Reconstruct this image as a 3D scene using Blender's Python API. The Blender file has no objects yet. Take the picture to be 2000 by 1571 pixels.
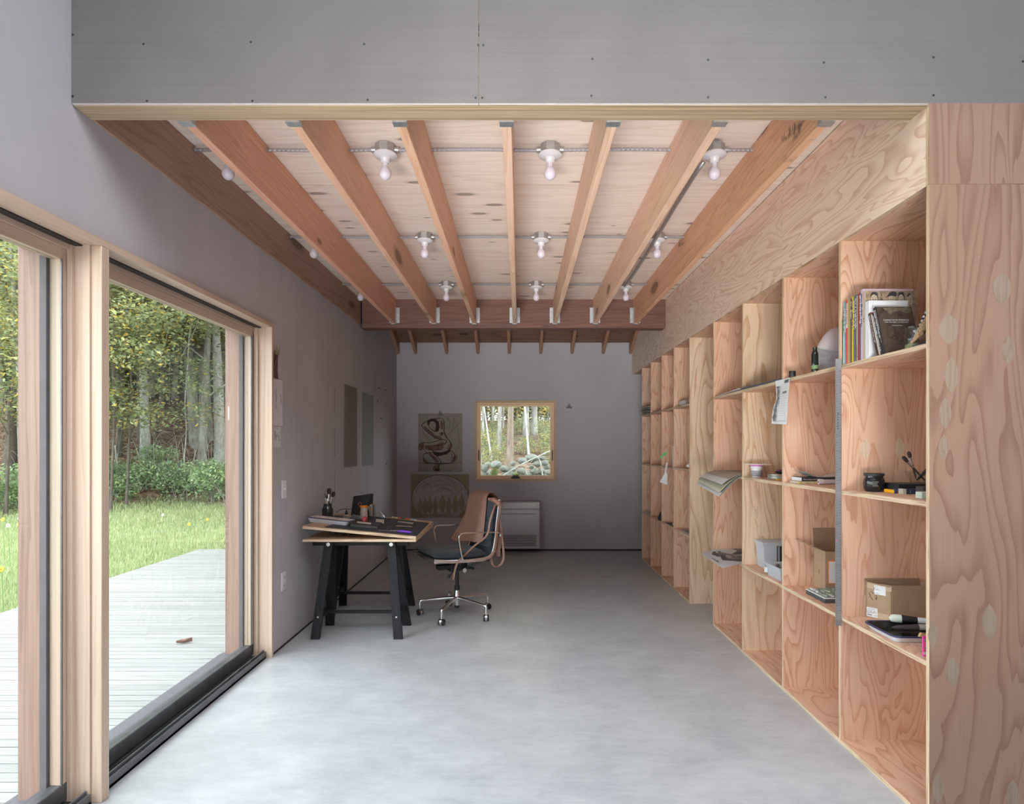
import bpy, bmesh, math, random
import numpy as np
from mathutils import Vector, Matrix
R = random.Random(7)
SC = bpy.context.scene
COL = SC.collection
PI = math.pi
F, VX, VY, H = 1186.0, 1015.0, 872.0, 1.37      # focal length in pixels, vanishing point, eye height

# ------------------------------------------------------------------ camera, world, lights, exposure
cam = bpy.data.cameras.new('camera')
cam.sensor_fit = 'HORIZONTAL'; cam.sensor_width = 36.0
cam.lens = 36.0 * F / 2000.0
cam.shift_x = (1000.0 - VX) / 2000.0
cam.shift_y = (VY - 785.5) / 2000.0
cam.clip_start = 0.05; cam.clip_end = 300
camo = bpy.data.objects.new('camera', cam); COL.objects.link(camo)
camo.location = (0, 0, H); camo.rotation_euler = (PI / 2, 0, 0)
SC.camera = camo
SC.view_settings.view_transform = 'Standard'
SC.view_settings.look = 'None'
SC.view_settings.gamma = 1.0
SC.view_settings.use_curve_mapping = False
SC.view_settings.exposure = 0.66

W = bpy.data.worlds.new('overcast sky'); SC.world = W; W.use_nodes = True
_bg = W.node_tree.nodes['Background']
_bg.inputs['Color'].default_value = (0.90, 0.95, 1.0, 1)
_bg.inputs['Strength'].default_value = 5.2

def area(name, loc, rot, sx, sy, power, col):
    l = bpy.data.lights.new(name, 'AREA'); l.shape = 'RECTANGLE'; l.size = sx; l.size_y = sy
    l.energy = power; l.color = col
    o = bpy.data.objects.new(name, l); COL.objects.link(o); o.location = loc; o.rotation_euler = rot
    return o
# unseen fill lights added behind the camera: one overhead, one at the rear wall
area('overhead_fill_light', (0.9, -0.9, 4.1), (0, 0, 0), 3.0, 2.4, 4, (1.0, 0.98, 0.96))
area('rear_fill_light', (2.4, -3.32, 1.75), (PI / 2, 0, 0), 2.2, 2.9, 7, (0.97, 0.98, 1.0))
# unseen fill light added low behind the camera, narrowed to brighten the alcove
sl = area('alcove_fill_light', (-0.5, -1.7, 0.27), (0, 0, 0), 2.2, 0.45, 16.5, (1.0, 0.98, 0.965))
sl.rotation_euler = (Vector((0.35, 4.6, 2.62)) - sl.location).to_track_quat('-Z', 'Y').to_euler(); sl.data.spread = math.radians(42)
SC.cycles.max_bounces = 10; SC.cycles.diffuse_bounces = 6; SC.cycles.transparent_max_bounces = 16
SC.cycles.caustics_reflective = False; SC.cycles.caustics_refractive = False
SC.cycles.sample_clamp_indirect = 6.0

# ------------------------------------------------------------------ helpers
def P(px, py, Y):
    s = F / Y
    return Vector(((px - VX) / s, Y, H - (py - VY) / s))
WO = {}                                           # world origin of each object built
def tag(o, label=None, cat=None, group=None, kind=None):
    if label: o['label'] = label
    if cat: o['category'] = cat
    if group: o['group'] = group
    if kind: o['kind'] = kind
    return o
def place(o, origin, parent):
    WO[o.name] = Vector(origin)
    if parent is not None:
        o.parent = parent; o.location = Vector(origin) - WO[parent.name]
    else:
        o.location = origin
    return o
def E(name, loc, label=None, cat=None, group=None, kind=None, parent=None):
    o = bpy.data.objects.new(name, None); o.empty_display_size = 0.05
    COL.objects.link(o); place(o, Vector(loc), parent)
    return tag(o, label, cat, group, kind)
AX = {'x': 0, 'y': 1, 'z': 2}
class MB:
    def __init__(s, M=None):
        s.v = []; s.f = []; s.m = []; s.M = M
    def add(s, vs, fs, mi=0):
        n = len(s.v)
        if s.M is not None: vs = [s.M @ Vector(p) for p in vs]
        s.v += [tuple(p) for p in vs]
        for i, q in enumerate(fs):
            s.f.append(tuple(n + k for k in q)); s.m.append(mi if isinstance(mi, int) else mi[i])
        return s
    def box(s, x0, x1, y0, y1, z0, z1, mi=0, thin=None, e=1):
        x0, x1 = min(x0, x1), max(x0, x1); y0, y1 = min(y0, y1), max(y0, y1); z0, z1 = min(z0, z1), max(z0, z1)
        vs = [(x, y, z) for z in (z0, z1) for y in (y0, y1) for x in (x0, x1)]
        fs = [(0, 2, 3, 1), (4, 5, 7, 6), (0, 1, 5, 4), (2, 6, 7, 3), (0, 4, 6, 2), (1, 3, 7, 5)]
        ax = ['z', 'z', 'y', 'y', 'x', 'x']
        return s.add(vs, fs, mi if thin is None else [mi if a == thin else e for a in ax])
    def prism(s, poly, lo, hi, axis='z', mi=0, e=None):
        n = len(poly)
        def mk(a, b, c):
            return {'x': (c, a, b), 'y': (a, c, b), 'z': (a, b, c)}[axis]
        vs = [mk(a, b, lo) for a, b in poly] + [mk(a, b, hi) for a, b in poly]
        fs = [tuple(range(n - 1, -1, -1)), tuple(range(n, 2 * n))] + [(i, (i + 1) % n, n + (i + 1) % n, n + i) for i in range(n)]
        return s.add(vs, fs, mi if e is None else [mi, mi] + [e] * n)
    def beam(s, a, b, wx, wy, up=(0, 0, 1), mi=0):
        a, b = Vector(a), Vector(b); d = (b - a).normalized(); u = Vector(up)
        r = d.cross(u)
        if r.length < 1e-5: r = d.cross(Vector((1, 0, 0)))
        r.normalize(); u = r.cross(d).normalized()
        vs = []
        for c in (a, b):
            for sx, sy in ((-1, -1), (1, -1), (1, 1), (-1, 1)):
                vs.append(c + r * (sx * wx / 2) + u * (sy * wy / 2))
        return s.add(vs, [(0, 3, 2, 1), (4, 5, 6, 7), (0, 1, 5, 4), (1, 2, 6, 5), (2, 3, 7, 6), (3, 0, 4, 7)], mi)
    def tube(s, pts, r, n=8, mi=0, cap=True, squash=None):
        pts = [Vector(p) for p in pts]; k = len(pts)
        rs = r if isinstance(r, (list, tuple)) else [r] * k
        u = None; vs = []
        for i, p in enumerate(pts):
            t = (pts[min(i + 1, k - 1)] - pts[max(i - 1, 0)])
            if t.length < 1e-9: t = Vector((0, 0, 1))
            t.normalize()
            if u is None:
                u = t.orthogonal().normalized()
            else:
                u = (u - t * u.dot(t))
                u = u.normalized() if u.length > 1e-6 else t.orthogonal().normalized()
            w = t.cross(u)
            for j in range(n):
                a = 2 * PI * j / n
                vs.append(p + (u * math.cos(a) + w * math.sin(a)) * rs[i])
        fs = []
        for i in range(k - 1):
            for j in range(n):
                fs.append((i * n + j, i * n + (j + 1) % n, (i + 1) * n + (j + 1) % n, (i + 1) * n + j))
        if cap:
            fs.append(tuple(range(n - 1, -1, -1))); fs.append(tuple(range((k - 1) * n, k * n)))
        return s.add(vs, fs, mi)
    def strap(s, pts, w, t, side, mi=0):
        """flat band: width w along side (vector or list), thickness t"""
        pts = [Vector(p) for p in pts]; k = len(pts); vs = []
        for i, p in enumerate(pts):
            d = (pts[min(i + 1, k - 1)] - pts[max(i - 1, 0)]).normalized()
            sd = Vector(side[i] if isinstance(side, list) else side)
            sd = (sd - d * sd.dot(d))
            sd = sd.normalized() if sd.length > 1e-6 else d.orthogonal().normalized()
            nn = d.cross(sd).normalized()
            for a, b in ((-1, -1), (1, -1), (1, 1), (-1, 1)):
                vs.append(p + sd * (a * w / 2) + nn * (b * t / 2))
        fs = [(0, 3, 2, 1), tuple(4 * (k - 1) + q for q in (0, 1, 2, 3))]
        for i in range(k - 1):
            for j in range(4):
                fs.append((4 * i + j, 4 * i + (j + 1) % 4, 4 * i + 4 + (j + 1) % 4, 4 * i + 4 + j))
        return s.add(vs, fs, mi)
    def lathe(s, prof, c=(0, 0, 0), n=20, mi=0, M=None, sx=1, sy=1, closed=False):
        vs = []; fs = []; k = len(prof); c = Vector(c)
        for r, z in prof:
            for j in range(n):
                a = 2 * PI * j / n
                q = Vector((r * sx * math.cos(a), r * sy * math.sin(a), z))
                if M is not None: q = M @ q
                vs.append(c + q)
        for i in range(k - 1):
            for j in range(n):
                fs.append((i * n + j, i * n + (j + 1) % n, (i + 1) * n + (j + 1) % n, (i + 1) * n + j))
        if closed:
            for j in range(n): fs.append(((k - 1) * n + j, (k - 1) * n + (j + 1) % n, (j + 1) % n, j))
        else:
            fs.append(tuple(range(n - 1, -1, -1))); fs.append(tuple(range((k - 1) * n, k * n)))
        return s.add(vs, fs, mi)
    def ball(s, c, r, n=16, k=10, mi=0, sc=(1, 1, 1)):
        prof = []
        for i in range(k + 1):
            a = -PI / 2 + PI * i / k
            prof.append((max(1e-4, r * math.cos(a)), r * math.sin(a)))
        return s.lathe(prof, c, n, mi, Matrix.Diagonal(sc))
    def sheet(s, G, t, mi=0, off=0.5):
        """grid of points G[i][j], thickened by t along the normals"""
        n, m = len(G), len(G[0]); G = [[Vector(p) for p in row] for row in G]
        nrm = []
        for i in range(n):
            row = []
            for j in range(m):
                a = G[min(i + 1, n - 1)][j] - G[max(i - 1, 0)][j]
                b = G[i][min(j + 1, m - 1)] - G[i][max(j - 1, 0)]
                q = a.cross(b); row.append(q.normalized() if q.length > 1e-12 else Vector((0, 0, 1)))
            nrm.append(row)
        vs = [G[i][j] + nrm[i][j] * t * (1 - off) for i in range(n) for j in range(m)] + \
             [G[i][j] - nrm[i][j] * t * off for i in range(n) for j in range(m)]
        q = n * m; fs = []
        for i in range(n - 1):
            for j in range(m - 1):
                a, b, c, d = i * m + j, (i + 1) * m + j, (i + 1) * m + j + 1, i * m + j + 1
                fs.append((a, b, c, d)); fs.append((q + d, q + c, q + b, q + a))
        for j in range(m - 1):
            fs.append((j, j + 1, q + j + 1, q + j)); a = (n - 1) * m + j; fs.append((a + 1, a, q + a, q + a + 1))
        for i in range(n - 1):
            a, b = i * m, (i + 1) * m; fs.append((b, a, q + a, q + b))
            a, b = i * m + m - 1, (i + 1) * m + m - 1; fs.append((a, b, q + b, q + a))
        return s.add(vs, fs, mi)
    def build(s, name, mats, parent=None, smooth=0, bevel=0, kind=None, fix=True, label=None, origin=None):
        me = bpy.data.meshes.new(name)
        v = np.array(s.v, dtype=float)
        lo, hi = v.min(0), v.max(0)
        org = Vector(origin) if origin is not None else Vector(((lo[0] + hi[0]) / 2, (lo[1] + hi[1]) / 2, lo[2]))
        v = v - np.array(org)
        me.from_pydata([tuple(p) for p in v], [], s.f)
        if not isinstance(mats, (list, tuple)): mats = [mats]
        for m_ in mats: me.materials.append(m_)
        if any(s.m): me.polygons.foreach_set('material_index', s.m)
        if fix or bevel:
            bm = bmesh.new(); bm.from_mesh(me)
            if fix: bmesh.ops.recalc_face_normals(bm, faces=bm.faces)
            if bevel:
                bmesh.ops.bevel(bm, geom=bm.edges[:], offset=bevel, segments=1, affect='EDGES', clamp_overlap=True)
            bm.to_mesh(me); bm.free()
        if smooth:
            me.polygons.foreach_set('use_smooth', [True] * len(me.polygons))
            me.set_sharp_from_angle(angle=smooth)
        me.update()
        o = bpy.data.objects.new(name, me); COL.objects.link(o); place(o, org, parent)
        return tag(o, label, kind=kind)
def kids(o): return [c for c in KIDS.get(o.name, [])]
def copy_tree(o, loc=None, parent=None, rotz=None, scale=None):
    c = o.copy(); COL.objects.link(c)
    if parent is not None: c.parent = parent
    if loc is not None: c.location = loc; WO[c.name] = Vector(loc)
    if rotz is not None: c.rotation_euler = (0, 0, rotz)
    if scale is not None: c.scale = scale
    for ch in list(o.children): copy_tree(ch, parent=c)
    return c
def bez(pts, n=8):
    """Catmull-Rom through pts"""
    p = [Vector(q) for q in pts]; out = []
    for i in range(len(p) - 1):
        a = p[max(i - 1, 0)]; b = p[i]; c = p[i + 1]; d = p[min(i + 2, len(p) - 1)]
        for k in range(n):
            t = k / n
            out.append(0.5 * ((2 * b) + (c - a) * t + (2 * a - 5 * b + 4 * c - d) * t * t + (3 * b - a - 3 * c + d) * t ** 3))
    out.append(p[-1]); return out

# ------------------------------------------------------------------ materials
class MT:
    def __init__(s, name):
        s.m = bpy.data.materials.new(name); s.m.use_nodes = True; s.nt = s.m.node_tree
        s.b = s.nt.nodes['Principled BSDF']; s.out = s.nt.nodes['Material Output']
    def n(s, t, props=None, **kw):
        nd = s.nt.nodes.new(t)
        for k, v in (props or {}).items(): setattr(nd, k, v)
        for k, v in kw.items():
            key = int(k[1:]) if k[0] == '_' and k[1:].isdigit() else k.replace('_', ' ')
            s.set(nd.inputs[key], v)
        return nd
    def set(s, inp, v):
        if isinstance(v, bpy.types.NodeSocket): s.nt.links.new(v, inp)
        elif isinstance(v, (tuple, list)) and len(v) == 3 and inp.type == 'RGBA': inp.default_value = (*v, 1)
        else: inp.default_value = v
    def p(s, **kw):
        for k, v in kw.items(): s.set(s.b.inputs[k.replace('_', ' ')], v)
        return s
    def math(s, op, a, b=0.0):
        return s.n('ShaderNodeMath', {'operation': op}, _0=a, _1=b).outputs[0]
    def mix(s, f, a, b, bt='MIX'):
        nd = s.nt.nodes.new('ShaderNodeMix'); nd.data_type = 'RGBA'; nd.blend_type = bt
        s.set(nd.inputs[0], f); s.set(nd.inputs[6], a); s.set(nd.inputs[7], b)
        return nd.outputs[2]
    def ramp(s, f, stops):
        nd = s.n('ShaderNodeValToRGB', Fac=f); cr = nd.color_ramp
        while len(cr.elements) > 1: cr.elements.remove(cr.elements[-1])
        for i, (p_, c) in enumerate(stops):
            e = cr.elements[0] if i == 0 else cr.elements.new(p_)
            e.position = p_; e.color = (*c, 1) if isinstance(c, (tuple, list)) else (c, c, c, 1)
        return nd.outputs['Color']
    def coords(s, rnd=True, scale=(1, 1, 1), rot=(0, 0, 0)):
        tc = s.n('ShaderNodeTexCoord').outputs['Object']
        if rnd:
            r = s.n('ShaderNodeObjectInfo').outputs['Random']
            k = s.math('MULTIPLY', r, 87.3)
            tc = s.n('ShaderNodeVectorMath', {'operation': 'ADD'}, _0=tc, _1=k).outputs[0]
        return s.n('ShaderNodeMapping', Vector=tc, Scale=scale, Rotation=rot).outputs[0]
    def noise(s, v, scale, detail=2.0, rough=0.5, dist=0.0):
        return s.n('ShaderNodeTexNoise', Vector=v, Scale=scale, Detail=detail, Roughness=rough, Distortion=dist).outputs['Fac']
    def bump(s, h, st=0.3, d=0.002):
        s.set(s.b.inputs['Normal'], s.n('ShaderNodeBump', Height=h, Strength=st, Distance=d).outputs[0])
def rgb(r, g, b):
    f = lambda c: (c / 255 / 12.92) if c / 255 <= 0.04045 else ((c / 255 + 0.055) / 1.055) ** 2.4
    return (f(r), f(g), f(b))
def simple(name, col, rough=0.5, metal=0.0, var=0.0, sc=14.0, bump=0.0, bsc=120.0, spec=0.5, sheen=0):
    t = MT(name); v = t.coords()
    if var:
        f = t.noise(v, sc, 4, 0.6)
        t.p(Base_Color=t.mix(t.ramp(f, [(0.3, 0.0), (0.7, 1.0)]), tuple(c * (1 - var) for c in col), tuple(min(1, c * (1 + var)) for c in col)))
    else:
        t.p(Base_Color=col)
    t.p(Roughness=rough, Metallic=metal)
    t.b.inputs['Specular IOR Level'].default_value = spec
    if bump: t.bump(t.noise(v, bsc, 3, 0.6), bump, 0.002)
    if sheen: t.p(Sheen_Weight=sheen)
    return t.m
def wood(name, light, dark, axis='z', across=3.4, along=0.4, K=14.0, fine=0.25, dist=0.5, hue=None, knots=0, rough=0.55, wide=0.5, mid=None, kp='xy', jag=0.012, con=1.0, stain=0):
    """sawn or rotary-cut softwood: contour bands of a stretched noise field, sharp on one side like late wood"""
    t = MT(name); sc = [across] * 3; sc[AX[axis]] = along
    v = t.coords(True, tuple(sc))
    f = t.noise(v, 1.0, 2.5, 0.45, dist)
    js = [90.0] * 3; js[AX[axis]] = 9.0
    f = t.math('ADD', f, t.math('MULTIPLY', t.noise(t.coords(True, tuple(js)), 1.0, 2, 0.6), jag))
    band = t.math('FRACT', t.math('MULTIPLY', f, K))
    mid = mid or tuple(0.55 * a + 0.45 * b for a, b in zip(light, dark))
    c = t.ramp(band, [(0.0, dark), (0.09, tuple(0.6 * a + 0.4 * b for a, b in zip(dark, mid))), (0.24, mid), (wide, light), (0.97, light), (1.0, mid)])
    broad = t.noise(v, 0.6, 2, 0.5)
    c = t.mix(t.ramp(broad, [(0.40, 0.0), (0.72, 0.35)]), c, mid)
    sf = [170.0] * 3; sf[AX[axis]] = 3.0
    fn = t.noise(t.coords(True, tuple(sf)), 1.0, 2, 0.6)
    c = t.mix(t.math('MULTIPLY', t.ramp(fn, [(0.38, 1.0), (0.62, 0.0)]), fine), c, tuple(0.72 * q for q in mid))
    if hue:
        r = t.n('ShaderNodeObjectInfo').outputs['Random']
        c = t.mix(r, c, t.mix(1.0, c, hue, 'MULTIPLY'))
    if stain:
        sv = [30.0] * 3; sv[AX[axis]] = 5.0
        m_ = t.math('MULTIPLY', t.ramp(t.noise(t.coords(True, (2.0, 2.0, 9.0)), 1.0, 3, 0.6), [(0.60, 0.0), (0.66, 1.0)]), t.ramp(t.noise(t.coords(True, (20.0, 60.0, 14.0)), 1.0, 4, 0.7), [(0.42, 0.0), (0.58, stain)]))
        c = t.mix(m_, c, (0.09, 0.06, 0.045))
    if knots:
        xyz = t.n('ShaderNodeSeparateXYZ', Vector=t.coords(True)).outputs
        d_ = {'xy': (0, 1), 'yz': (1, 2), 'xz': (0, 2)}[kp]; g = [0.8 if AX[axis] == q else 2.4 for q in d_]
        cv = t.n('ShaderNodeCombineXYZ', X=t.math('MULTIPLY', xyz[d_[0]], g[0]), Y=t.math('MULTIPLY', xyz[d_[1]], g[1])).outputs[0]
        vor = t.n('ShaderNodeTexVoronoi', {'voronoi_dimensions': '2D'}, Vector=cv, Scale=knots)
        sep = t.n('ShaderNodeSeparateColor', Color=vor.outputs['Color']).outputs
        dd = t.math('DIVIDE', vor.outputs['Distance'], t.math('ADD', 0.35, sep[1]))
        ring = t.ramp(dd, [(0.0, 0.75), (0.045, 0.8), (0.075, 0.95), (0.10, 0.35), (0.16, 0.0)])
        pick = t.math('GREATER_THAN', sep[0], 0.5)
        c = t.mix(t.math('MULTIPLY', ring, pick), c, tuple(0.32 * q for q in dark))
    t.p(Base_Color=c, Roughness=rough); t.bump(fn, 0.12, 0.001)
    return t.m
def plyedge(name, axis, light=(0.66, 0.5, 0.34), dark=(0.40, 0.25, 0.15), n=260.0):
    t = MT(name); sc = [6.0] * 3; sc[AX[axis]] = n
    f = t.noise(t.coords(True, tuple(sc)), 1.0, 1, 0.5)
    t.p(Base_Color=t.ramp(f, [(0.36, dark), (0.5, light), (0.62, light), (0.7, tuple(0.8 * q for q in light))]), Roughness=0.7)
    return t.m
PL, PD = (0.76, 0.485, 0.335), (0.57, 0.275, 0.165)
HUE = (0.97, 1.04, 1.07)
M = {}
M['ply_z'] = wood('fir_plywood_upright', PL, PD, 'z', 5.6, 0.8, 19, 0.2, 0.6, HUE)
M['ply_pale'] = wood('pale_fir_plywood_upright', (0.75, 0.55, 0.38), (0.54, 0.31, 0.17), 'z', 4.2, 0.6, 14, 0.2, 0.5, HUE)
M['ply_x'] = wood('fir_plywood_shelf', PL, PD, 'y', 5.0, 1.0, 15, 0.2, 0.5, HUE)
M['ply_y'] = wood('fir_plywood_fascia', (0.96, 0.75, 0.615), (0.74, 0.475, 0.34), 'y', 4.6, 1.0, 19, 0.2, 0.7, HUE)
M['ply_end_shaded'] = wood('fir_plywood_end_panel_shaded', (0.275, 0.163, 0.112), (0.190, 0.097, 0.062), 'z', 4.4, 0.7, 14, 0.15, 0.6)  # bookcase fir with the dimness of the front room put into its colour
M['plug_end_shaded'] = wood('veneer_plug_end_shaded', (0.265, 0.20, 0.145), (0.21, 0.145, 0.10), 'z', 14, 2.5, 9, 0.2, 0.3)  # plug veneer darkened to go with the end panel's painted shade
M['plug'] = wood('pale_veneer_plug', (0.70, 0.54, 0.39), (0.56, 0.38, 0.25), 'z', 14, 2.5, 9, 0.2, 0.3)
M['edge_z'] = plyedge('plywood_edge_layers', 'z'); M['edge_y'] = plyedge('plywood_edge_layers_upright', 'y')
M['edge_x'] = plyedge('plywood_edge_layers_side', 'x')
M['ceil'] = wood('pale_ceiling_plywood', (0.94, 0.80, 0.695), (0.84, 0.67, 0.565), 'x', 7, 0.6, 6, 0.35, 0.3, (0.96, 1.0, 1.02), knots=2.6)
for nm, li, da, st in (('joist_red', (0.84, 0.47, 0.33), (0.68, 0.33, 0.21), 0.0), ('joist_pale', (0.87, 0.61, 0.45), (0.73, 0.44, 0.29), 0.0), ('joist_orange', (0.83, 0.51, 0.35), (0.69, 0.37, 0.225), 0.0), ('joist_stained', (0.81, 0.47, 0.295), (0.62, 0.30, 0.165), 0.9)):
    M[nm] = wood('fir_' + nm, li, da, 'y', 10, 0.4, 14, 0.3, 0.3, None, knots=1.1, kp='yz', stain=st, wide=0.8)
M['rim'] = wood('brown_rim_joist', (0.46, 0.30, 0.215), (0.33, 0.19, 0.125), 'y', 9, 0.35, 14, 0.3, 0.4, knots=1.1, kp='yz')
M['darkbeam'] = wood('reddish_brown_beam', (0.205, 0.097, 0.067), (0.12, 0.052, 0.035), 'x', 10, 0.45, 12, 0.5, 0.3, knots=1.2, kp='xz')
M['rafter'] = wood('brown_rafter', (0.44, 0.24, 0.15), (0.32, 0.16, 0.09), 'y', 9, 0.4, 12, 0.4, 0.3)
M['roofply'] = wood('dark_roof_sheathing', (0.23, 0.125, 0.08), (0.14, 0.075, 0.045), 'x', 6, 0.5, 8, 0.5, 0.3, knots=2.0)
M['lvl'] = wood('laminated_beam_layers', (0.56, 0.42, 0.27), (0.20, 0.12, 0.06), 'x', 70, 0.3, 3, 0.5, 0.1, wide=0.3)
M['pine'] = wood('clear_pine_frame', (0.60, 0.455, 0.35), (0.52, 0.37, 0.27), 'z', 14, 0.3, 6, 0.2, 0.2, jag=.003)
M['pine_h'] = wood('clear_pine_frame_level', (0.60, 0.455, 0.35), (0.52, 0.37, 0.27), 'y', 14, 0.3, 6, 0.2, 0.2, jag=.003)
M['winwood'] = wood('orange_pine_window', (0.62, 0.42, 0.28), (0.54, 0.33, 0.20), 'z', 16, 0.6, 8, 0.3, 0.2)
M['winlit'] = wood('lit_pine_window', (0.90, 0.66, 0.44), (0.82, 0.56, 0.35), 'z', 16, 0.6, 8, 0.2, 0.2)  # window pine made paler to stand in for light from outside
M['cedar'] = wood('red_cedar_outer_jamb', (0.32, 0.19, 0.145), (0.23, 0.125, 0.095), 'z', 14, 0.4, 10, 0.4, 0.2)
def plaster(name, col, var=0.12, sc=0.9, bump=0.15, rib=False):
    t = MT(name); tc = t.n('ShaderNodeTexCoord').outputs['Object']
    a = t.noise(tc, sc, 3, 0.55, 0.4)
    st = t.noise(t.n('ShaderNodeMapping', Vector=tc, Scale=(1, 3.5, 0.6)).outputs[0], 1.3, 3, 0.6, 0.3)
    f = t.math('ADD', t.math('MULTIPLY', a, 0.5), t.math('MULTIPLY', st, 0.5))
    c = t.mix(t.ramp(f, [(0.35, 0.0), (0.65, 1.0)]), tuple(q * (1 - var) for q in col), tuple(q * (1 + var) for q in col))
    if rib:
        rb_ = t.noise(t.n('ShaderNodeMapping', Vector=tc, Scale=(0.8, 0.8, 150)).outputs[0], 1.0, 2, 0.6)
        c = t.mix(t.math('MULTIPLY', t.ramp(rb_, [(0.35, 1.0), (0.6, 0.0)]), 0.18), c, tuple(q * 0.6 for q in col))
        t.bump(rb_, 0.35, 0.001)
    else: t.bump(t.noise(tc, 60, 4, 0.6), bump, 0.002)
    t.p(Base_Color=c, Roughness=0.75)
    return t.m
M['plaster'] = plaster('grey_skim_plaster', (0.465, 0.447, 0.470), 0.075)
M['drywall'] = plaster('raw_grey_drywall', (0.150, 0.139, 0.131), 0.09, 2.5, 0.3, True)
M['paperedge'] = simple('torn_white_drywall_edge', (0.74, 0.72, 0.70), 0.8, var=0.1, sc=40)
def concrete():
    t = MT('polished_grey_concrete'); tc = t.n('ShaderNodeTexCoord').outputs['Object']
    a = t.noise(tc, 0.9, 5, 0.55, 0.3); b = t.noise(t.n('ShaderNodeMapping', Vector=tc, Scale=(1, 1.4, 1)).outputs[0], 3.6, 6, 0.6, 0.25); g = t.noise(t.n('ShaderNodeMapping', Vector=tc, Scale=(9, 26, 9), Rotation=(0, 0, 0.25)).outputs[0], 1.0, 8, 0.72)
    f = t.math('ADD', t.math('ADD', t.math('MULTIPLY', a, 0.34), t.math('MULTIPLY', b, 0.34)), t.math('MULTIPLY', g, 0.32))
    c = t.ramp(f, [(0.34, (0.315, 0.330, 0.352)), (0.50, (0.435, 0.450, 0.472)), (0.66, (0.55, 0.563, 0.582))])
    t.p(Base_Color=c, Roughness=0.28); t.b.inputs['Specular IOR Level'].default_value = 0.5
    return t.m
M['concrete'] = concrete()
def glass(name, tint=(0.93, 0.95, 0.94), rough=0.0, k=1.0):
    t = MT(name); nt = t.nt
    tr = t.n('ShaderNodeBsdfTransparent', Color=tint); gl = t.n('ShaderNodeBsdfGlossy', Roughness=rough)
    fc = t.n('ShaderNodeLayerWeight', Blend=0.5).outputs['Facing']
    fr = t.math('MULTIPLY', t.math('ADD', t.math('MULTIPLY', t.math('POWER', fc, 5.0), 0.96), 0.04), k)
    mx = t.n('ShaderNodeMixShader', _0=fr, _1=tr.outputs[0], _2=gl.outputs[0])
    nt.links.new(mx.outputs[0], t.out.inputs['Surface']); return t.m
M['glass'] = glass('window_glass', (0.90, 0.93, 0.92))
M['jarglass'] = glass('jar_glass', (0.95, 0.97, 0.955), 0.03, 1.2)
M['black_metal'] = simple('black_anodised_track', (0.135, 0.138, 0.15), 0.3, 0.4, 0.2)
M['grey_metal'] = simple('grey_aluminium_cladding', (0.115, 0.105, 0.118), 0.6, 0.0, 0.1, spec=0.25)
M['galv'] = simple('galvanised_steel', (0.55, 0.58, 0.60), 0.42, 0.85, 0.2, 60)
M['chrome'] = simple('polished_aluminium', (0.72, 0.72, 0.73), 0.2, 1.0)
M['white_plastic'] = simple('white_plastic', (0.72, 0.72, 0.72), 0.35)
M['porcelain'] = simple('white_porcelain', (0.64, 0.625, 0.64), 0.3)
M['bulb'] = simple('frosted_white_bulb', (0.66, 0.60, 0.67), 0.35)
M['black'] = simple('black_plastic', (0.012, 0.012, 0.013), 0.45)
M['dark'] = simple('dark_void', (0.02, 0.018, 0.016), 0.8)
# ------------------------------------------------------------------ room shell
XL, XR, YB = -1.62, 1.479, 8.0
T = 0.018
fl = E('floor', (0, 0, 0), kind='structure')
for y0, y1 in ((-3.4, 1.7), (1.704, 4.03), (4.034, 6.37), (6.374, 8.05)):
    MB().box(-1.64 if y0 < 3.9 else -1.7, 3.6, y0, y1, -0.1, 0).build('concrete_slab', M['concrete'], fl, origin=(0, 0, 0))
MB().box(-1.64, 3.6, -3.4, 8.05, -0.2, -0.012).build('subfloor', M['dark'], fl)

wl = MB()
HD = 2.167; YA, YJ = -0.6, 3.955  # the opening's unseen near end is lengthened to let in more side light
wl.box(XL, -1.86, -3.4, YA, 0, 4.3).box(XL, -1.86, YA, YJ, HD, 4.3).box(XL, -1.86, YJ, 8.2, 0, 4.3)
wl.build('wall_left', M['plaster'], kind='structure', origin=(0, 0, 0))
wx0, wx1, wz0, wz1 = -0.565, 0.455, 0.932, 1.95     # rough opening of the far window
wb = MB().box(-1.62, wx0, YB, 8.2, 0, 2.85).box(wx1, 2.1, YB, 8.2, 0, 2.85).box(wx0, wx1, YB, 8.2, 0, wz0).box(wx0, wx1, YB, 8.2, wz1, 2.85)
wb.build('wall_back', M['plaster'], kind='structure', origin=(0, 0, 0))
MB().box(1.97, 2.1, 2.3, 8.0, 0, 3.6).build('wall_right', M['plaster'], kind='structure', origin=(0, 0, 0))
MB().box(3.6, 3.75, -3.4, 2.2, 0, 4.3).build('wall_front_right', M['plaster'], kind='structure', origin=(0, 0, 0))
MB().box(-1.86, 3.75, -3.5, -3.4, 0, 4.3).build('wall_rear', M['plaster'], kind='structure', origin=(0, 0, 0))
# dark gap at the foot of the walls
MB().box(-1.619, -1.615, 3.96, 7.999, 0.0, 0.012).build('trim_1', M['dark'], kind='structure')
MB().box(-1.61, 1.9, 7.985, 7.999, 0.0, 0.014).build('trim_2', M['dark'], kind='structure')

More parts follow.
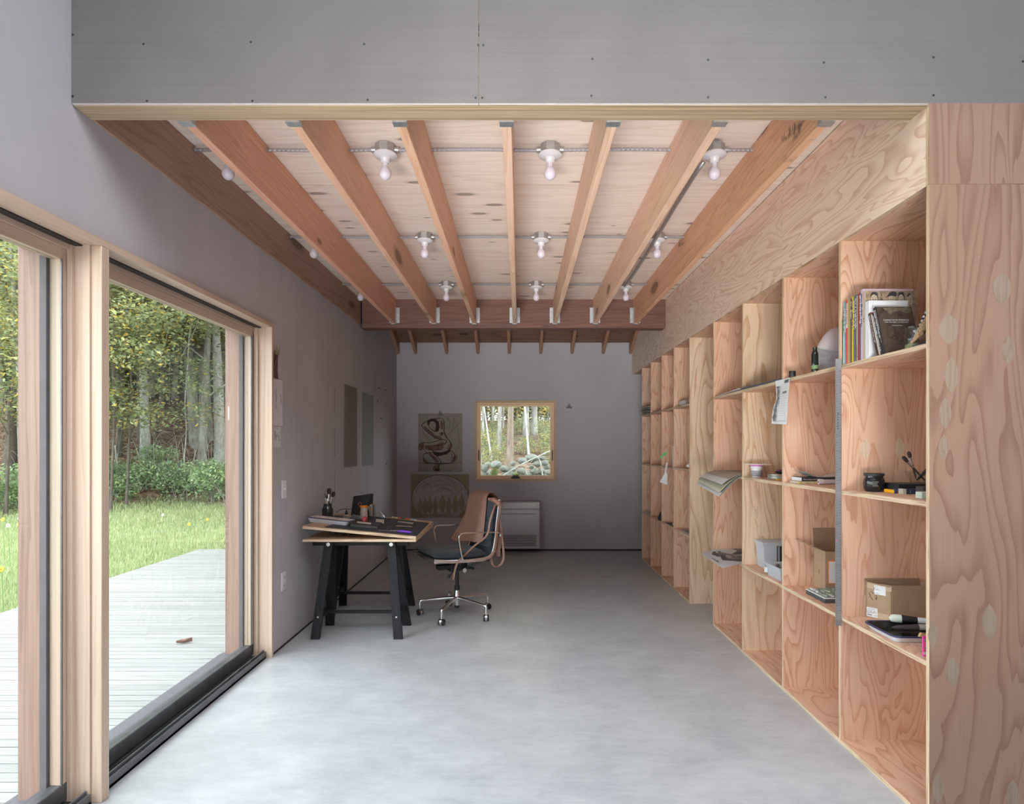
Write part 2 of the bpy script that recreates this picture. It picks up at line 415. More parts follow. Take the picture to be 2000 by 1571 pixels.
wf = E('wall_front', (0, 2.2, 2.6), kind='structure')
for x0, x1 in ((XL + 0.002, -0.1495), (-0.1465, 3.6)):
    MB().box(x0, x1, 2.192, 2.204, 2.609, 4.3, 0, 'y', 1).build('drywall_panel', [M['drywall'], M['paperedge']], wf)
MB().box(XL, 3.6, 2.2045, 2.298, 2.87, 4.3).build('framing', M['rim'], wf)
sc_ = MB()
for px, py in ((280, 86), (490, 82), (711, 86), (934, 88), (944, 88), (142, 68), (142, 188), (287, 197), (493, 197), (718, 195), (929, 191), (942, 191),
               (1157, 115), (1383, 117), (1609, 122), (1823, 112), (1155, 187), (1383, 190), (1612, 190), (1823, 186), (1998, 120)):
    q = P(px, py, 2.192); sc_.lathe([(0.0045, -0.0008), (0.0045, 0.0004), (0.002, 0.0008)], q, 8, 0, Matrix.Rotation(PI / 2, 3, 'X'))
sc_.build('screw_head', M['black'], wf, kind='stuff')

# ceiling of the alcove
ce = E('ceiling', (0, 4.2, 2.86), kind='structure')
ys = [2.22, 3.46, 4.68, 5.90, 6.16]
for i in range(4):
    for x0, x1 in ((-1.66, 0.762 if i % 2 else -0.46), (0.764 if i % 2 else -0.458, 1.479)):
        MB().box(x0, x1, ys[i] + 0.0015, ys[i + 1] - 0.0015, 2.86, 2.878, 0, 'z').build('plywood_sheet', [M['ceil'], M['edge_z']], ce)
MB().box(-1.62, 1.97, 2.2, 6.3, 2.879, 2.90).build('loft_floor', M['dark'], ce)
hangM = M['galv']
for k in range(7):
    x = -0.05 + 0.4064 * (k - 3)
    j = MB().box(x - 0.019, x + 0.019, 2.30, 6.152, 2.6045, 2.858).build('joist', M[('joist_red', 'joist_orange', 'joist_orange', 'joist_pale', 'joist_pale', 'joist_pale', 'joist_stained')[k]], ce, bevel=0.002)
    h = MB().box(x - 0.027, x + 0.027, 2.299, 2.335, 2.598, 2.604).box(x - 0.0215, x - 0.0195, 2.299, 2.34, 2.604, 2.72).box(x + 0.0195, x + 0.0215, 2.299, 2.34, 2.604, 2.72)
    h.build('joist_hanger', hangM, j)
    h = MB()
    for s in (-1, 1):
        h.box(x + s * 0.0195, x + s * 0.0215, 6.10, 6.154, 2.60, 2.77)
        h.box(x + s * 0.0215, x + s * 0.052, 6.1515, 6.1535, 2.62, 2.775)
        for z in (2.64, 2.68, 2.72, 2.755): h.lathe([(0.005, 0), (0.005, 0.003), (0.002, 0.004)], (x + s * 0.038, 6.1515, z), 8, 0, Matrix.Rotation(PI / 2, 3, 'X'))
    h.box(x - 0.024, x + 0.024, 6.10, 6.154, 2.599, 2.604)
    h.build('joist_hanger', hangM, j)
MB().box(-1.66, -1.610, 2.30, 6.152, 2.6045, 2.858).build('rim_joist', M['rim'], ce, bevel=0.002)
MB().box(XL + 0.002, XR, 2.2045, 2.2985, 2.6045, 2.858).build('beam', M['lvl'], ce)
MB().box(-1.60, 1.478, 6.155, 6.29, 2.568, 3.2).build('beam', M['darkbeam'], ce, bevel=0.003)
# sloped roof behind the beam
z_at = lambda y: 2.735 + (8.0 - y) * 0.47
ysl = [6.1, 7.07, 8.2]
for i in range(2):
    for x0, x1 in ((-1.62, -0.552), (-0.55, 0.688), (0.69, 2.0)):
        a, b = ysl[i] + 0.001, ysl[i + 1] - 0.001
        MB().prism([(a, z_at(a)), (b, z_at(b)), (b, z_at(b) + 0.02), (a, z_at(a) + 0.02)], x0, x1, 'x').build('roof_sheet', M['roofply'], ce)
for x in (-1.600, -1.37, -0.96, -0.55, -0.138, 0.276, 0.688, 1.099, 1.458):
    a, b = 6.295, 7.998
    MB().prism([(a, z_at(a) - 0.001), (a, z_at(a) - 0.16), (b, z_at(b) - 0.15), (b, z_at(b) - 0.001)], x - 0.019, x + 0.019, 'x').build('rafter', M['rafter'], ce)
MB().box(-1.62, 2.0, 6.1, 6.15, 2.92, 3.75).build('loft_partition', M['dark'], ce)
# roof over the tall front room; its opening is added for sky light
MB().box(-1.86, 3.75, -3.4, -2.1, 4.3, 4.4).box(-1.86, 3.75, 0.9, 2.3, 4.3, 4.4).box(-1.86, -1.2, -2.1, 0.9, 4.3, 4.4).box(2.4, 3.75, -2.1, 0.9, 4.3, 4.4).build('roof_front', M['drywall'], kind='structure')

# ------------------------------------------------------------------ sliding doors
d1 = E('door_1', (-1.74, 2.3, 0), kind='structure')
def dp(name, mat, x0, x1, y0, y1, z0, z1, **k): return MB().box(x0, x1, y0, y1, z0, z1).build(name, M[mat], d1, **k)
dp('head_jamb', 'pine_h', -1.604, -1.86, YA, YJ, 2.141, HD)
dp('head_track', 'black', -1.672, -1.704, YA + 0.03, YJ - 0.026, 2.135, 2.141)
dp('head_stop', 'pine_h', -1.708, -1.722, YA + 0.03, YJ - 0.026, 2.118, 2.141)
dp('outer_head', 'grey_metal', -1.77, -1.80, YA + 0.03, YJ - 0.026, 2.098, 2.141)
dp('outer_head', 'cedar', -1.80, -1.90, YA + 0.03, YJ - 0.026, 2.13, 2.20)
dp('side_jamb', 'pine', -1.604, -1.80, 3.931, YJ, 0, 2.141)
dp('side_jamb', 'pine', -1.604, -1.80, YA, YA + 0.025, 0, 2.141)
dp('jamb_stop', 'pine', -1.690, -1.712, 3.915, 3.931, 0.02, 2.141)
dp('outer_jamb', 'cedar', -1.802, -1.90, 3.92, YJ + 0.01, -0.03, 2.13)
dp('outer_jamb', 'cedar', -1.80, -1.90, 2.30, 2.40, -0.03, 2.13)
# post between the two doors
dp('post', 'pine', -1.645, -1.80, 2.322, 2.366, 0, 2.141)
dp('post_face', 'pine', -1.604, -1.645, 2.330, 2.374, 0, 2.141, bevel=0.002)
dp('post_stop', 'pine', -1.70, -1.72, 2.306, 2.322, 0.02, 2.141)
for yp in (0.641,):
    dp('post', 'pine', -1.645, -1.80, yp + 0.001, yp + 0.045, 0, 2.141); dp('post_face', 'pine', -1.604, -1.645, yp + 0.009, yp + 0.053, 0, 2.141)
for (y0, y1) in ((YA + 0.026, 0.641), (0.687, 2.321), (2.367, 3.930)):
    dp('sash_stile', 'pine', -1.722, -1.766, y1 - 0.040, y1 - 0.001, 0.095, 2.117)
    dp('sash_stile', 'pine', -1.722, -1.766, y0 + 0.001, y0 + 0.012, 0.095, 2.117)
    dp('sash_rail', 'pine_h', -1.722, -1.766, y0 + 0.012, y1 - 0.04, 2.075, 2.117)
    dp('sash_bottom_rail', 'black_metal', -1.722, -1.766, y0, y1, 0.026, 0.094, bevel=0.003)
    dp('sash_cladding', 'grey_metal', -1.767, -1.792, y1 - 0.055, y1, 0.03, 2.10)
    dp('sash_cladding', 'grey_metal', -1.767, -1.792, y0, y1 - 0.056, 0.03, 0.085)
    dp('glazing_bead', 'black_metal', -1.716, -1.7215, y1 - 0.046, y1 - 0.040, 0.095, 2.075)
    dp('pane', 'glass', -1.742, -1.746, y0 + 0.012, y1 - 0.04, 0.094, 2.075)
    # floor track: lip, ribs, rail
    tk = MB().box(-1.640, -1.80, y0, y1, 0.0, 0.012)
    tk.box(-1.640, -1.652, y0, y1, 0.0, 0.040).box(-1.655, -1.661, y0, y1, 0.012, 0.052).box(-1.676, -1.684, y0, y1, 0.012, 0.030)
    for i in range(5): tk.box(-1.690 - i * 0.006, -1.692 - i * 0.006, y0, y1, 0.012, 0.018)
    tk.build('floor_track', M['black_metal'], d1)
dp('outer_sill', 'grey_metal', -1.80, -1.93, YA, YJ, -0.05, 0.028)
dp('outer_sill', 'grey_metal', -1.93, -1.95, YA, YJ, -0.06, 0.018)

# ------------------------------------------------------------------ window in the back wall
w1 = E('window_1', (-0.055, 8.0, 0.93), kind='structure')
def frame(name, mat, x0, x1, z0, z1, w, y0, y1, parent, wz=None):
    wz = wz or w
    m = M[mat]
    for a in ((x0, x0 + w, z0, z1), (x1 - w, x1, z0, z1), (x0 + w, x1 - w, z0, z0 + wz), (x0 + w, x1 - w, z1 - wz, z1)):
        MB().box(a[0], a[1], y0, y1, a[2], a[3]).build(name, m, parent)
frame('casing', 'cedarlite' if 'cedarlite' in M else 'winwood', -0.587, 0.477, 0.910, 1.972, 0.026, 7.985, 8.03, w1)
frame('window_frame', 'winlit', -0.561, 0.451, 0.936, 1.946, 0.018, 8.03, 8.12, w1)
frame('window_sash', 'winlit', -0.541, 0.431, 0.956, 1.926, 0.026, 8.06, 8.10, w1)
MB().box(-0.515, 0.405, 8.078, 8.082, 0.982, 1.90).build('pane', M['glass'], w1)
MB().box(-0.115, 0.005, 8.02, 8.06, 0.944, 0.962).box(-0.095, -0.015, 8.005, 8.03, 0.95, 0.985).build('latch', M['black'], w1, bevel=0.004)
for x in (-0.543, 0.433): MB().box(x - 0.006, x + 0.006, 8.028, 8.062, 1.18, 1.32).build('sash_lock', M['black'], w1)

# ------------------------------------------------------------------ built-in bookcase
bk = E('bookcase', (1.7, 4.8, 0), 'tall built-in fir plywood bookcase filling the right wall', 'bookcase')
XB = 1.94
DV = [2.797, 3.406, 4.023, 4.628, 5.285, 5.827, 6.325, 6.85, 7.345]
LV = [1.745, 1.167, 0.587]
for y in DV:
    MB().box(XR, XB, y, y + T, 0.0 if y in (4.628, 5.285) else T, 2.316, 0, 'y').build('divider', [M['ply_pale' if y in (4.023, 5.285) else 'ply_z'], M['edge_y']], bk)
MB().box(XB, XB + 0.012, 2.21, 7.363, 0, 2.316).build('back_panel', M['ply_z'], bk)
starts = [2.2105] + [d + T for d in DV[:-1]]
for i, (a, b) in enumerate(zip(starts, DV)):
    if i != 4:
        for z in LV: MB().box(XR + 0.001, XB, a + 0.0005, b - 0.0005, z - T, z, 0, 'z').build('shelf', [M['ply_x'], M['edge_z']], bk)
MB().box(XR, XB, 2.2105, 4.628, 0, T, 0, 'z').build('base_board', [M['ply_x'], M['edge_z']], bk)
MB().box(XR, XB, 5.3035, 7.345 + T, 0, T - 0.0005, 0, 'z').build('base_board', [M['ply_x'], M['edge_z']], bk)
MB().box(XR + T, XB, 2.2105, 7.999, 2.3165, 2.334, 0, 'z').build('top_board', [M['ply_x'], M['edge_z']], bk)
fy = [2.2105, 3.42, 4.64, 5.316, 6.15]
for a, b in zip(fy[:-1], fy[1:]):
    MB().box(XR, XR + T, a, b - 0.001, 2.3165, 2.857, 0, 'x').build('fascia_panel', [M['ply_y'], M['edge_z']], bk)
MB().box(XR, XR + T, 6.15, 6.92, 2.3165, 3.3, 0, 'x').build('fascia_panel', [M['ply_y'], M['edge_z']], bk)
MB().prism([(6.921, 2.3165), (7.998, 2.3165), (7.998, 2.72), (6.921, 3.22)], XR, XR + T, 'x').build('fascia_panel', M['ply_y'], bk)
sp = MB().box(XR, 2.75, 2.192, 2.21, 0, 2.316, 0, 'y').build('end_panel', [M['ply_end_shaded'], M['edge_y']], bk)
MB().box(XR, 2.75, 2.192, 2.21, 2.318, 2.6085, 0, 'y').build('end_panel', [M['ply_end_shaded'], M['edge_y']], bk)
MB().box(2.752, 3.6, 2.192, 2.21, 0, 2.6085, 0, 'y').build('end_panel', [M['ply_end_shaded'], M['edge_y']], bk)
def plugs(lst, Y, parent, n=9, mat='plug'):
    for px, py, w, h in lst:
        c = P(px, py, Y); s = F / Y; pts = []
        for i in range(n): 
            a = i / (n - 1); pts.append((c.x + w / s / 2 * math.sin(PI * a) ** 0.8, c.z + h / s * (a - 0.5)))
        for i in range(1, n - 1):
            a = 1 - i / (n - 1); pts.append((c.x - w / s / 2 * math.sin(PI * a) ** 0.8, c.z + h / s * (a - 0.5)))
        MB().prism(pts, Y - 0.0006, Y + 0.0005, 'y').build('veneer_plug', M[mat], parent)
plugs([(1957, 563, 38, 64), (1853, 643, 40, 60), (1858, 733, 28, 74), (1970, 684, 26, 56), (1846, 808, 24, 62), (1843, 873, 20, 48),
       (1932, 1215, 30, 70), (1860, 1312, 28, 56), (1822, 1240, 18, 60), (1978, 1553, 26, 60), (1832, 1540, 22, 60)], 2.192, sp, 9, 'plug_end_shaded')
plugs([(1690, 877, 22, 42), (1757, 876, 20, 44)], 2.797, bk)
plugs([(1476, 1000, 14, 32), (1486, 1035, 15, 28)], 4.023, bk)
# ------------------------------------------------------------------ outdoors: ground, deck, lawn, woods
def lerp(x, xs, ys):
    if x <= xs[0]: return ys[0]
    for a, b, c, d in zip(xs, xs[1:], ys, ys[1:]):
        if x <= b: return c + (d - c) * (x - a) / (b - a)
    return ys[-1]
def yedge(x): return lerp(x, [-40, -20, -13, -10, -8, -5, -3, 0, 12], [6, 11, 15.5, 18.2, 16.8, 12.5, 10.4, 10.3, 10.3])
def smooth(t): t = max(0.0, min(1.0, t)); return t * t * (3 - 2 * t)
def gz(x, y):
    if x > -1.95 and y < 8.25: return -0.45
    d = y - yedge(x)
    w = smooth((x + 6) / 3.5)                         # 0 on the lawn side, 1 behind the house
    left = -0.32 + (0.45 * d if d > 0 else 0) if d < 7 else -0.32 + 3.15 + 0.10 * (d - 7)
    back = 0.45 + (0.42 * smooth(d / 0.7) + 0.125 * max(0, d - 0.4) if d > 0 else 0)
    if d > 12: back = 0.45 + 0.42 + 0.125 * 11.6 + 0.03 * (d - 12)
    near = smooth((y - 8.2) / 1.2)
    b = -0.32 + (back + 0.32) * near
    n = 0.06 * math.sin(1.7 * x + 0.6 * y) * math.sin(1.1 * y - 0.4 * x) if d > 0.6 else 0
    return left * (1 - w) + b * w + n
nx, ny = 150, 130
xs = np.linspace(-45, 22, nx); ysg = np.linspace(-9, 48, ny)
gv = [(x, y, gz(x, y)) for y in ysg for x in xs]
gf = [(j * nx + i, j * nx + i + 1, (j + 1) * nx + i + 1, (j + 1) * nx + i) for j in range(ny - 1) for i in range(nx - 1)]
gm = bpy.data.meshes.new('ground'); gm.from_pydata(gv, [], gf)
ca = gm.color_attributes.new('lawn', 'FLOAT_COLOR', 'POINT')
ca.data.foreach_set('color', np.array([[smooth((yedge(x) + 0.4 - y) / 0.9)] * 3 + [1] for x, y, z in gv], dtype=np.float32).ravel())
def groundmat():
    t = MT('lawn_and_leaf_litter'); tc = t.n('ShaderNodeTexCoord').outputs['Object']
    v = t.n('ShaderNodeTexVoronoi', Vector=tc, Scale=11.0)
    lit = t.ramp(t.n('ShaderNodeSeparateColor', Color=v.outputs['Color']).outputs[0], [(0.0, (0.090, 0.054, 0.038)), (0.35, (0.188, 0.117, 0.083)), (0.7, (0.285, 0.188, 0.135)), (1.0, (0.375, 0.277, 0.195))])
    g = t.noise(tc, 0.7, 4, 0.6)
    lit = t.mix(t.ramp(g, [(0.52, 0.0), (0.66, 0.75)]), lit, (0.128, 0.180, 0.068))
    gr = t.ramp(t.noise(tc, 9, 4, 0.7), [(0.3, (0.235, 0.255, 0.145)), (0.7, (0.34, 0.355, 0.215))])
    a = t.n('ShaderNodeVertexColor', {'layer_name': 'lawn'}).outputs['Color']
    t.p(Base_Color=t.mix(a, lit, gr), Roughness=0.95); t.bump(v.outputs['Distance'], 0.6, 0.03)
    t.b.inputs['Specular IOR Level'].default_value = 0.15
    return t.m
gm.materials.append(groundmat()); gm.polygons.foreach_set('use_smooth', [True] * len(gm.polygons))
go = bpy.data.objects.new('ground', gm); COL.objects.link(go); place(go, Vector((0, 0, 0)), None); tag(go, kind='structure')

# deck of narrow weathered boards
M['deckwood'] = wood('weathered_grey_deck_board', (0.375, 0.36, 0.352), (0.285, 0.27, 0.262), 'x', 14, 0.5, 8, 0.5, 0.2, (0.80, 0.80, 0.81))
M['joistdark'] = simple('dark_deck_joist', (0.12, 0.1, 0.085), 0.8)  # even dark brown
dk = E('deck', (-3.1, 4, -0.1), kind='structure')
DZ, pitch = -0.03, 0.0735; BW = 0.0675
bd = None; nb = 0; y = 8.26 - BW
while y > -3.4:
    for (x0, x1) in (((-4.36, -1.955),) if nb % 3 else ((-4.36, -3.10 + 0.5 * math.sin(nb)), (-3.098 + 0.5 * math.sin(nb), -1.955))):
        me_key = None
        MB().box(x0, x1, y, y + BW, DZ - 0.022, DZ + R.uniform(-0.0012, 0.0012)).build('deck_board', M['deckwood'], dk, fix=False)
    y -= pitch; nb += 1
for x in (-4.25, -3.7, -3.1, -2.5, -2.0): MB().box(x - 0.02, x + 0.02, -3.3, 8.2, -0.25, DZ - 0.023).build('deck_joist', M['joistdark'], dk)
MB().box(-4.34, -4.32, -3.3, 8.24, -0.22, DZ - 0.023).build('deck_fascia', M['deckwood'], dk)

# generic leaf cloud
def leafmat(name, c, tr=0.35):
    t = MT(name); nt = t.nt
    d = t.n('ShaderNodeBsdfDiffuse', Color=c); x = t.n('ShaderNodeBsdfTranslucent', Color=tuple(min(1, q * 1.15) for q in c))
    m = t.n('ShaderNodeMixShader', _0=tr, _1=d.outputs[0], _2=x.outputs[0]); nt.links.new(m.outputs[0], t.out.inputs['Surface']); return t.m
LG = [leafmat('leaf_mid_green', (0.225, 0.275, 0.155)), leafmat('leaf_light_green', (0.32, 0.36, 0.205)), leafmat('leaf_yellow_green', (0.44, 0.43, 0.205)), leafmat('leaf_yellow', (0.64, 0.47, 0.13)), leafmat('leaf_deep_green', (0.145, 0.185, 0.11))]
LB = [leafmat('shrub_blue_green', (0.293, 0.420, 0.264)), leafmat('shrub_green', (0.370, 0.488, 0.244)), leafmat('shrub_pale', (0.546, 0.634, 0.370)), leafmat('shrub_dark', (0.166, 0.244, 0.137))]
NR = np.random.default_rng(11)
def quads_mesh(name, C, A, B, mats, mi):
    """C centres, A half-length vectors, B half-width vectors -> rhombic leaves"""
    n = len(C); V = np.empty((n, 4, 3)); V[:, 0] = C - A; V[:, 1] = C + B - 0.15 * A; V[:, 2] = C + A; V[:, 3] = C - B - 0.15 * A
    me = bpy.data.meshes.new(name)
    me.vertices.add(4 * n); me.vertices.foreach_set('co', V.ravel())
    me.loops.add(4 * n); me.loops.foreach_set('vertex_index', np.arange(4 * n, dtype=np.int32))
    me.polygons.add(n); me.polygons.foreach_set('loop_start', np.arange(0, 4 * n, 4, dtype=np.int32)); 
    for m_ in mats: me.materials.append(m_)
    me.polygons.foreach_set('material_index', mi.astype(np.int32)); me.update(calc_edges=True); return me
def leaves(name, blobs, n, size, mats, probs, flat=0.6):
    C = []
    w = np.array([b[1][0] * b[1][1] * b[1][2] for b in blobs]) ** 0.7; w = w / w.sum()
    for (c, r), k in zip(blobs, NR.multinomial(n, w)):
        d = NR.normal(size=(k, 3)); d /= np.linalg.norm(d, axis=1)[:, None]
        rad = NR.uniform(0.25, 1.0, (k, 1)) ** 0.5
        C.append(np.array(c) + d * rad * np.array(r))
    C = np.concatenate(C); n = len(C)
    A = NR.normal(size=(n, 3)); A[:, 2] = A[:, 2] * (1 - flat) - 0.25; A /= np.linalg.norm(A, axis=1)[:, None]
    N = NR.normal(size=(n, 3)) * (1 - flat); N[:, 2] += 1
    B = np.cross(A, N); B /= np.linalg.norm(B, axis=1)[:, None] + 1e-9
    s = size * NR.uniform(0.65, 1.3, (n, 1))
    return quads_mesh(name, C, A * s * 0.5, B * s * 0.27, mats, NR.choice(len(mats), n, p=probs))
def bark(name, a, b, sc=(9, 9, 2.2), lichen=None):
    t = MT(name); v = t.coords(True, sc); f = t.noise(v, 1.6, 6, 0.7, 0.6)
    c = t.ramp(f, [(0.3, a), (0.55, b), (0.75, tuple(min(1, q * 1.25) for q in b))])
    if lichen: c = t.mix(t.ramp(t.noise(t.coords(True, (3, 3, 2)), 1, 3, 0.6), [(0.5, 0.0), (0.62, 0.7)]), c, lichen)
    t.p(Base_Color=c, Roughness=0.95); t.b.inputs['Specular IOR Level'].default_value = 0.1; t.bump(f, 0.8, 0.02); return t.m
M['bark_grey'] = bark('grey_bark', (0.146, 0.133, 0.117), (0.332, 0.312, 0.282), lichen=(0.468, 0.488, 0.429))
M['bark_pale'] = bark('pale_bark', (0.215, 0.205, 0.186), (0.527, 0.507, 0.477), (12, 12, 3.5), lichen=(0.624, 0.643, 0.585))
M['bark_brown'] = bark('brown_bark', (0.128, 0.093, 0.069), (0.285, 0.225, 0.173), (14, 14, 2.5), lichen=(0.360, 0.330, 0.270))
M['bark_dark'] = bark('dark_bark', (0.068, 0.055, 0.048), (0.150, 0.129, 0.108))
def trunkline(h, lean, wob, rng, n=9):
    pts = []
    for i in range(n):
        t = i / (n - 1); pts.append(Vector((lean[0] * t * h + wob * math.sin(3.1 * t + rng.random()) * t, lean[1] * t * h + wob * math.cos(2.3 * t + rng.random()) * t, h * t - 0.25)))
    return pts
def tree(x, y, h, r, bk, lean=(0, 0), seed=0, crown=None, probs=(0.3, 0.3, 0.25, 0.05, 0.1), label=None, group=None, nb=9, lo=0.35, mats=None, size=0.12):
    rng = random.Random(seed); root = E('tree', (x, y, gz(x, y)), label, 'tree', group)
    z0 = gz(x, y); TR = Matrix.Translation((x, y, z0)); pts = trunkline(h, lean, 0.12, rng)
    MB(TR).tube(pts, [r * (1.25 if i == 0 else (1 - 0.75 * i / 8)) for i in range(9)], 10).build('trunk', M[bk], root, smooth=1.2, fix=False)
    br = MB(TR); blobs = []
    for k in range(nb):
        t = lo + (0.97 - lo) * (k + 0.5) / nb; q = pts[0].lerp(pts[-1], t); i = min(7, int(t * 8)); q = pts[i].lerp(pts[i + 1], t * 8 - i)
        a = rng.uniform(0, 2 * PI); L = rng.uniform(0.8, 1.9) * (1.25 - 0.6 * t) * (crown or 1.0)
        e = q + Vector((math.cos(a) * L, math.sin(a) * L, rng.uniform(0.1, 0.7) * L)); m_ = q.lerp(e, 0.5) + Vector((0, 0, 0.12 * L))
        br.tube([q, m_, e], [r * 0.35 * (1.15 - t), r * 0.2 * (1.1 - t), 0.006], 5)
        rr = L * rng.uniform(0.5, 0.75)
        blobs.append(((e.x, e.y, e.z), (rr, rr, rr * 0.45))); blobs.append(((m_.x, m_.y, m_.z + 0.1), (rr * 0.8, rr * 0.8, rr * 0.35)))
    br.build('branches', M[bk], root, smooth=1.2, fix=False, kind='stuff')
    if crown:
        me = leaves('foliage', blobs, int(2600 * crown * nb / 9), size, mats or LG, probs)
        f = bpy.data.objects.new('foliage', me); COL.objects.link(f); f.parent = root; f['kind'] = 'stuff'; WO[f.name] = Vector((x, y, z0))
    return root
# distinct trees seen through the right door
def at(px, Y): return (px - VX) * Y / F
pick = [(285, 19.6, 10, .15, 'bark_pale', (-.04, 0), 1.6, 'pale lichen-covered tree seen in the right door, left of its middle'),
        (385, 21.0, 11, .20, 'bark_grey', (-.10, 0), 1.3, 'grey tree leaning left, in the right door'),
        (402, 21.6, 12, .22, 'bark_grey', (-.03, .0), 1.5, 'thick grey trunk crossing behind the leaning grey tree'),
        (432, 20.5, 10, .20, 'bark_pale', (-.05, 0), 1.4, 'rough pale tree beside the cedar outer jamb of the right door'),
        (232, 19.0, 7, .09, 'bark_dark', (.03, 0), 1.2, 'thin dark tree at the left edge of the right door view'),
        (318, 24.0, 12, .12, 'bark_dark', (0, 0), 1.4, 'slim dark straight tree behind the pale tree'),
        (352, 25.0, 12, .11, 'bark_dark', (.01, 0), 1.4, 'slim dark tree far up the slope, right of the hanging vine'),
        (48, 16.3, 8, .13, 'bark_grey', (-.05, 0), 1.7, 'grey crooked tree in the left door'),
        (18, 16.9, 9, .16, 'bark_dark', (.04, 0), 1.6, 'dark tree at the left edge of the left door view'),
        (80, 17.2, 8, .10, 'bark_brown', (.02, 0), 1.4, 'brown tree beside the sash of the left door')]
for i, (px, Y, h, r, bk_, ln, cr, lb) in enumerate(pick):
    tree(at(px, Y), Y, h, r, bk_, ln, 20 + i, cr, (0.28, 0.34, 0.25, 0.08, 0.05), lb, size=0.13)
# the wood behind, indistinct
rng = random.Random(5); G = 'trees of the wood beyond the lawn'; protos = []
for i in range(4):
    protos.append(tree(-14 - 3 * i, 27 + (i % 2), 12, 0.14, ['bark_dark', 'bark_grey'][i % 2], (0.01 * i, 0), 60 + i, 2.5, [(0.3, 0.25, 0.2, 0.05, 0.2), (0.25, 0.3, 0.3, 0.05, 0.1)][i % 2], 'slender leafy tree of the shaded wood on the slope', G, nb=13, lo=0.2, size=0.22))
spots = []
for i in range(600):
    Y = rng.uniform(20, 42); px = rng.uniform(-130, 470) if i < 330 else rng.uniform(-900, -130); x = at(px, Y)
    if Y < yedge(x) + 2.2: continue
    if all((x - a) ** 2 + (Y - b) ** 2 > 2.4 for a, b in spots): spots.append((x, Y))
    if len(spots) >= 110: break
for i, (x, Y) in enumerate(spots):
    copy_tree(protos[i % 4], (x, Y, gz(x, Y)), rotz=rng.uniform(0, 6.28), scale=(1, 1, rng.uniform(0.85, 1.2)))
# leafy backdrop deep in the wood
bd0 = None; rb_ = random.Random(15)
for i in range(56):
    px, Y = -560 + 19 * i + rb_.uniform(-8, 8), rb_.uniform(27, 40); x = at(px, Y)
    if px > 470: break
    if bd0 is None: bd0 = tree(x, Y, 11, 0.08, 'bark_dark', (0, 0), 77, 3.2, (0.35, 0.35, 0.2, 0.03, 0.07), 'leafy young tree deep in the shaded wood', 'young trees deep in the wood', nb=16, lo=0.03, size=0.26)
    else: copy_tree(bd0, (x, Y, gz(x, Y)), rotz=rb_.uniform(0, 6.28), scale=(1, 1, rb_.uniform(.85, 1.25)))
# tangle of dead twigs before the slope
tw = MB(); rt = random.Random(31)
for i in range(90):
    px = rt.choice((rt.uniform(-60, 110), rt.uniform(200, 450))); Y = rt.uniform(16.2, 19.5); x = at(px, Y)
    if Y < yedge(x): Y = yedge(x) + rt.uniform(0.1, 1.5); x = at(px, Y)
    z = gz(x, Y); h = rt.uniform(0.5, 2.2); dx = rt.uniform(-.6, .6); p = [Vector((x, Y, z - .1)), Vector((x + dx * .3, Y, z + h * .5)), Vector((x + dx, Y + rt.uniform(-.3, .3), z + h)), Vector((x + dx + rt.uniform(-.7, .7), Y, z + h * rt.uniform(.6, 1.1)))]
    r = rt.uniform(.004, .011); tw.tube(bez(p, 3), [r * (1 - .06 * k) for k in range(10)], 4)
o = tw.build('dead_twigs', M['bark_grey'], None, fix=False, kind='stuff'); tag(o, 'tangle of bare dead twigs along the foot of the wood', 'twigs')
# leafy saplings along the wood's edge (bright big leaves hanging in front)
sap = []
for i, (px, Y, h, cr, pr, lb) in enumerate([(10, 14.6, 6.8, 1.5, (0.2, 0.38, 0.3, 0.12, 0), 'bright yellow-green sapling filling the top of the left door'),
        (75, 15.2, 6.2, 1.35, (0.2, 0.38, 0.3, 0.12, 0), 'yellowing sapling behind the left door sash'),
        (215, 15.6, 6.0, 1.25, (0.15, 0.4, 0.3, 0.15, 0), 'yellowing leafy sapling beside the door post in the right door'),
        (246, 16.6, 6.6, 0.9, (0.3, 0.45, 0.2, 0.05, 0), 'pale green sapling before the pale tree'),
        (446, 17.8, 7.5, 0.85, (0.5, 0.4, 0.08, 0.02, 0), 'green sapling overhanging the outer jamb of the right door'),
        (-60, 14.0, 7.0, 1.6, (0.3, 0.38, 0.25, 0.07, 0), 'leafy sapling left of the left door view')]):
    sap.append(tree(at(px, Y), Y, h, 0.04, 'bark_dark', (0.02, 0), 90 + i, cr, pr, lb, nb=14, lo=0.3, size=0.115))
# shrubs at the foot of the wood
def shrub(x, y, w, h, n, label, group=None, probs=(0.35, 0.35, 0.2, 0.1), size=0.10, mats=None):
    z = gz(x, y); blobs = []
    for k in range(7):
        a = R.uniform(0, 6.28); d = R.uniform(0, w * 0.6); blobs.append(((d * math.cos(a), d * math.sin(a) * 0.6, h * R.uniform(0.25, 0.75)), (w * 0.42, w * 0.36, h * 0.35)))
    root = E('shrub', (x, y, z), label, 'shrub', group)
    st = MB(Matrix.Translation((x, y, z)))
    for b in blobs[:5]: st.tube([(0.1 * b[0][0], 0.1 * b[0][1], -0.1), (0.6 * b[0][0], 0.6 * b[0][1], b[0][2] * 0.6), b[0]], [0.014, 0.010, 0.004], 5)
    st.build('stems', M['bark_grey'], root, fix=False, kind='stuff')
    f = bpy.data.objects.new('foliage', leaves('foliage', blobs, n, size, mats or LB, probs, 0.4)); COL.objects.link(f); f.parent = root; f['kind'] = 'stuff'; WO[f.name] = Vector((x, y, z))
    return root
sh0 = shrub(at(345, 18.2), 18.2, 1.3, 1.1, 1500, 'blue-green shrub under the middle of the right door view')
shrub(at(415, 17.4), 17.4, 1.2, 1.3, 1500, 'blue-green shrub before the thick grey trunks')
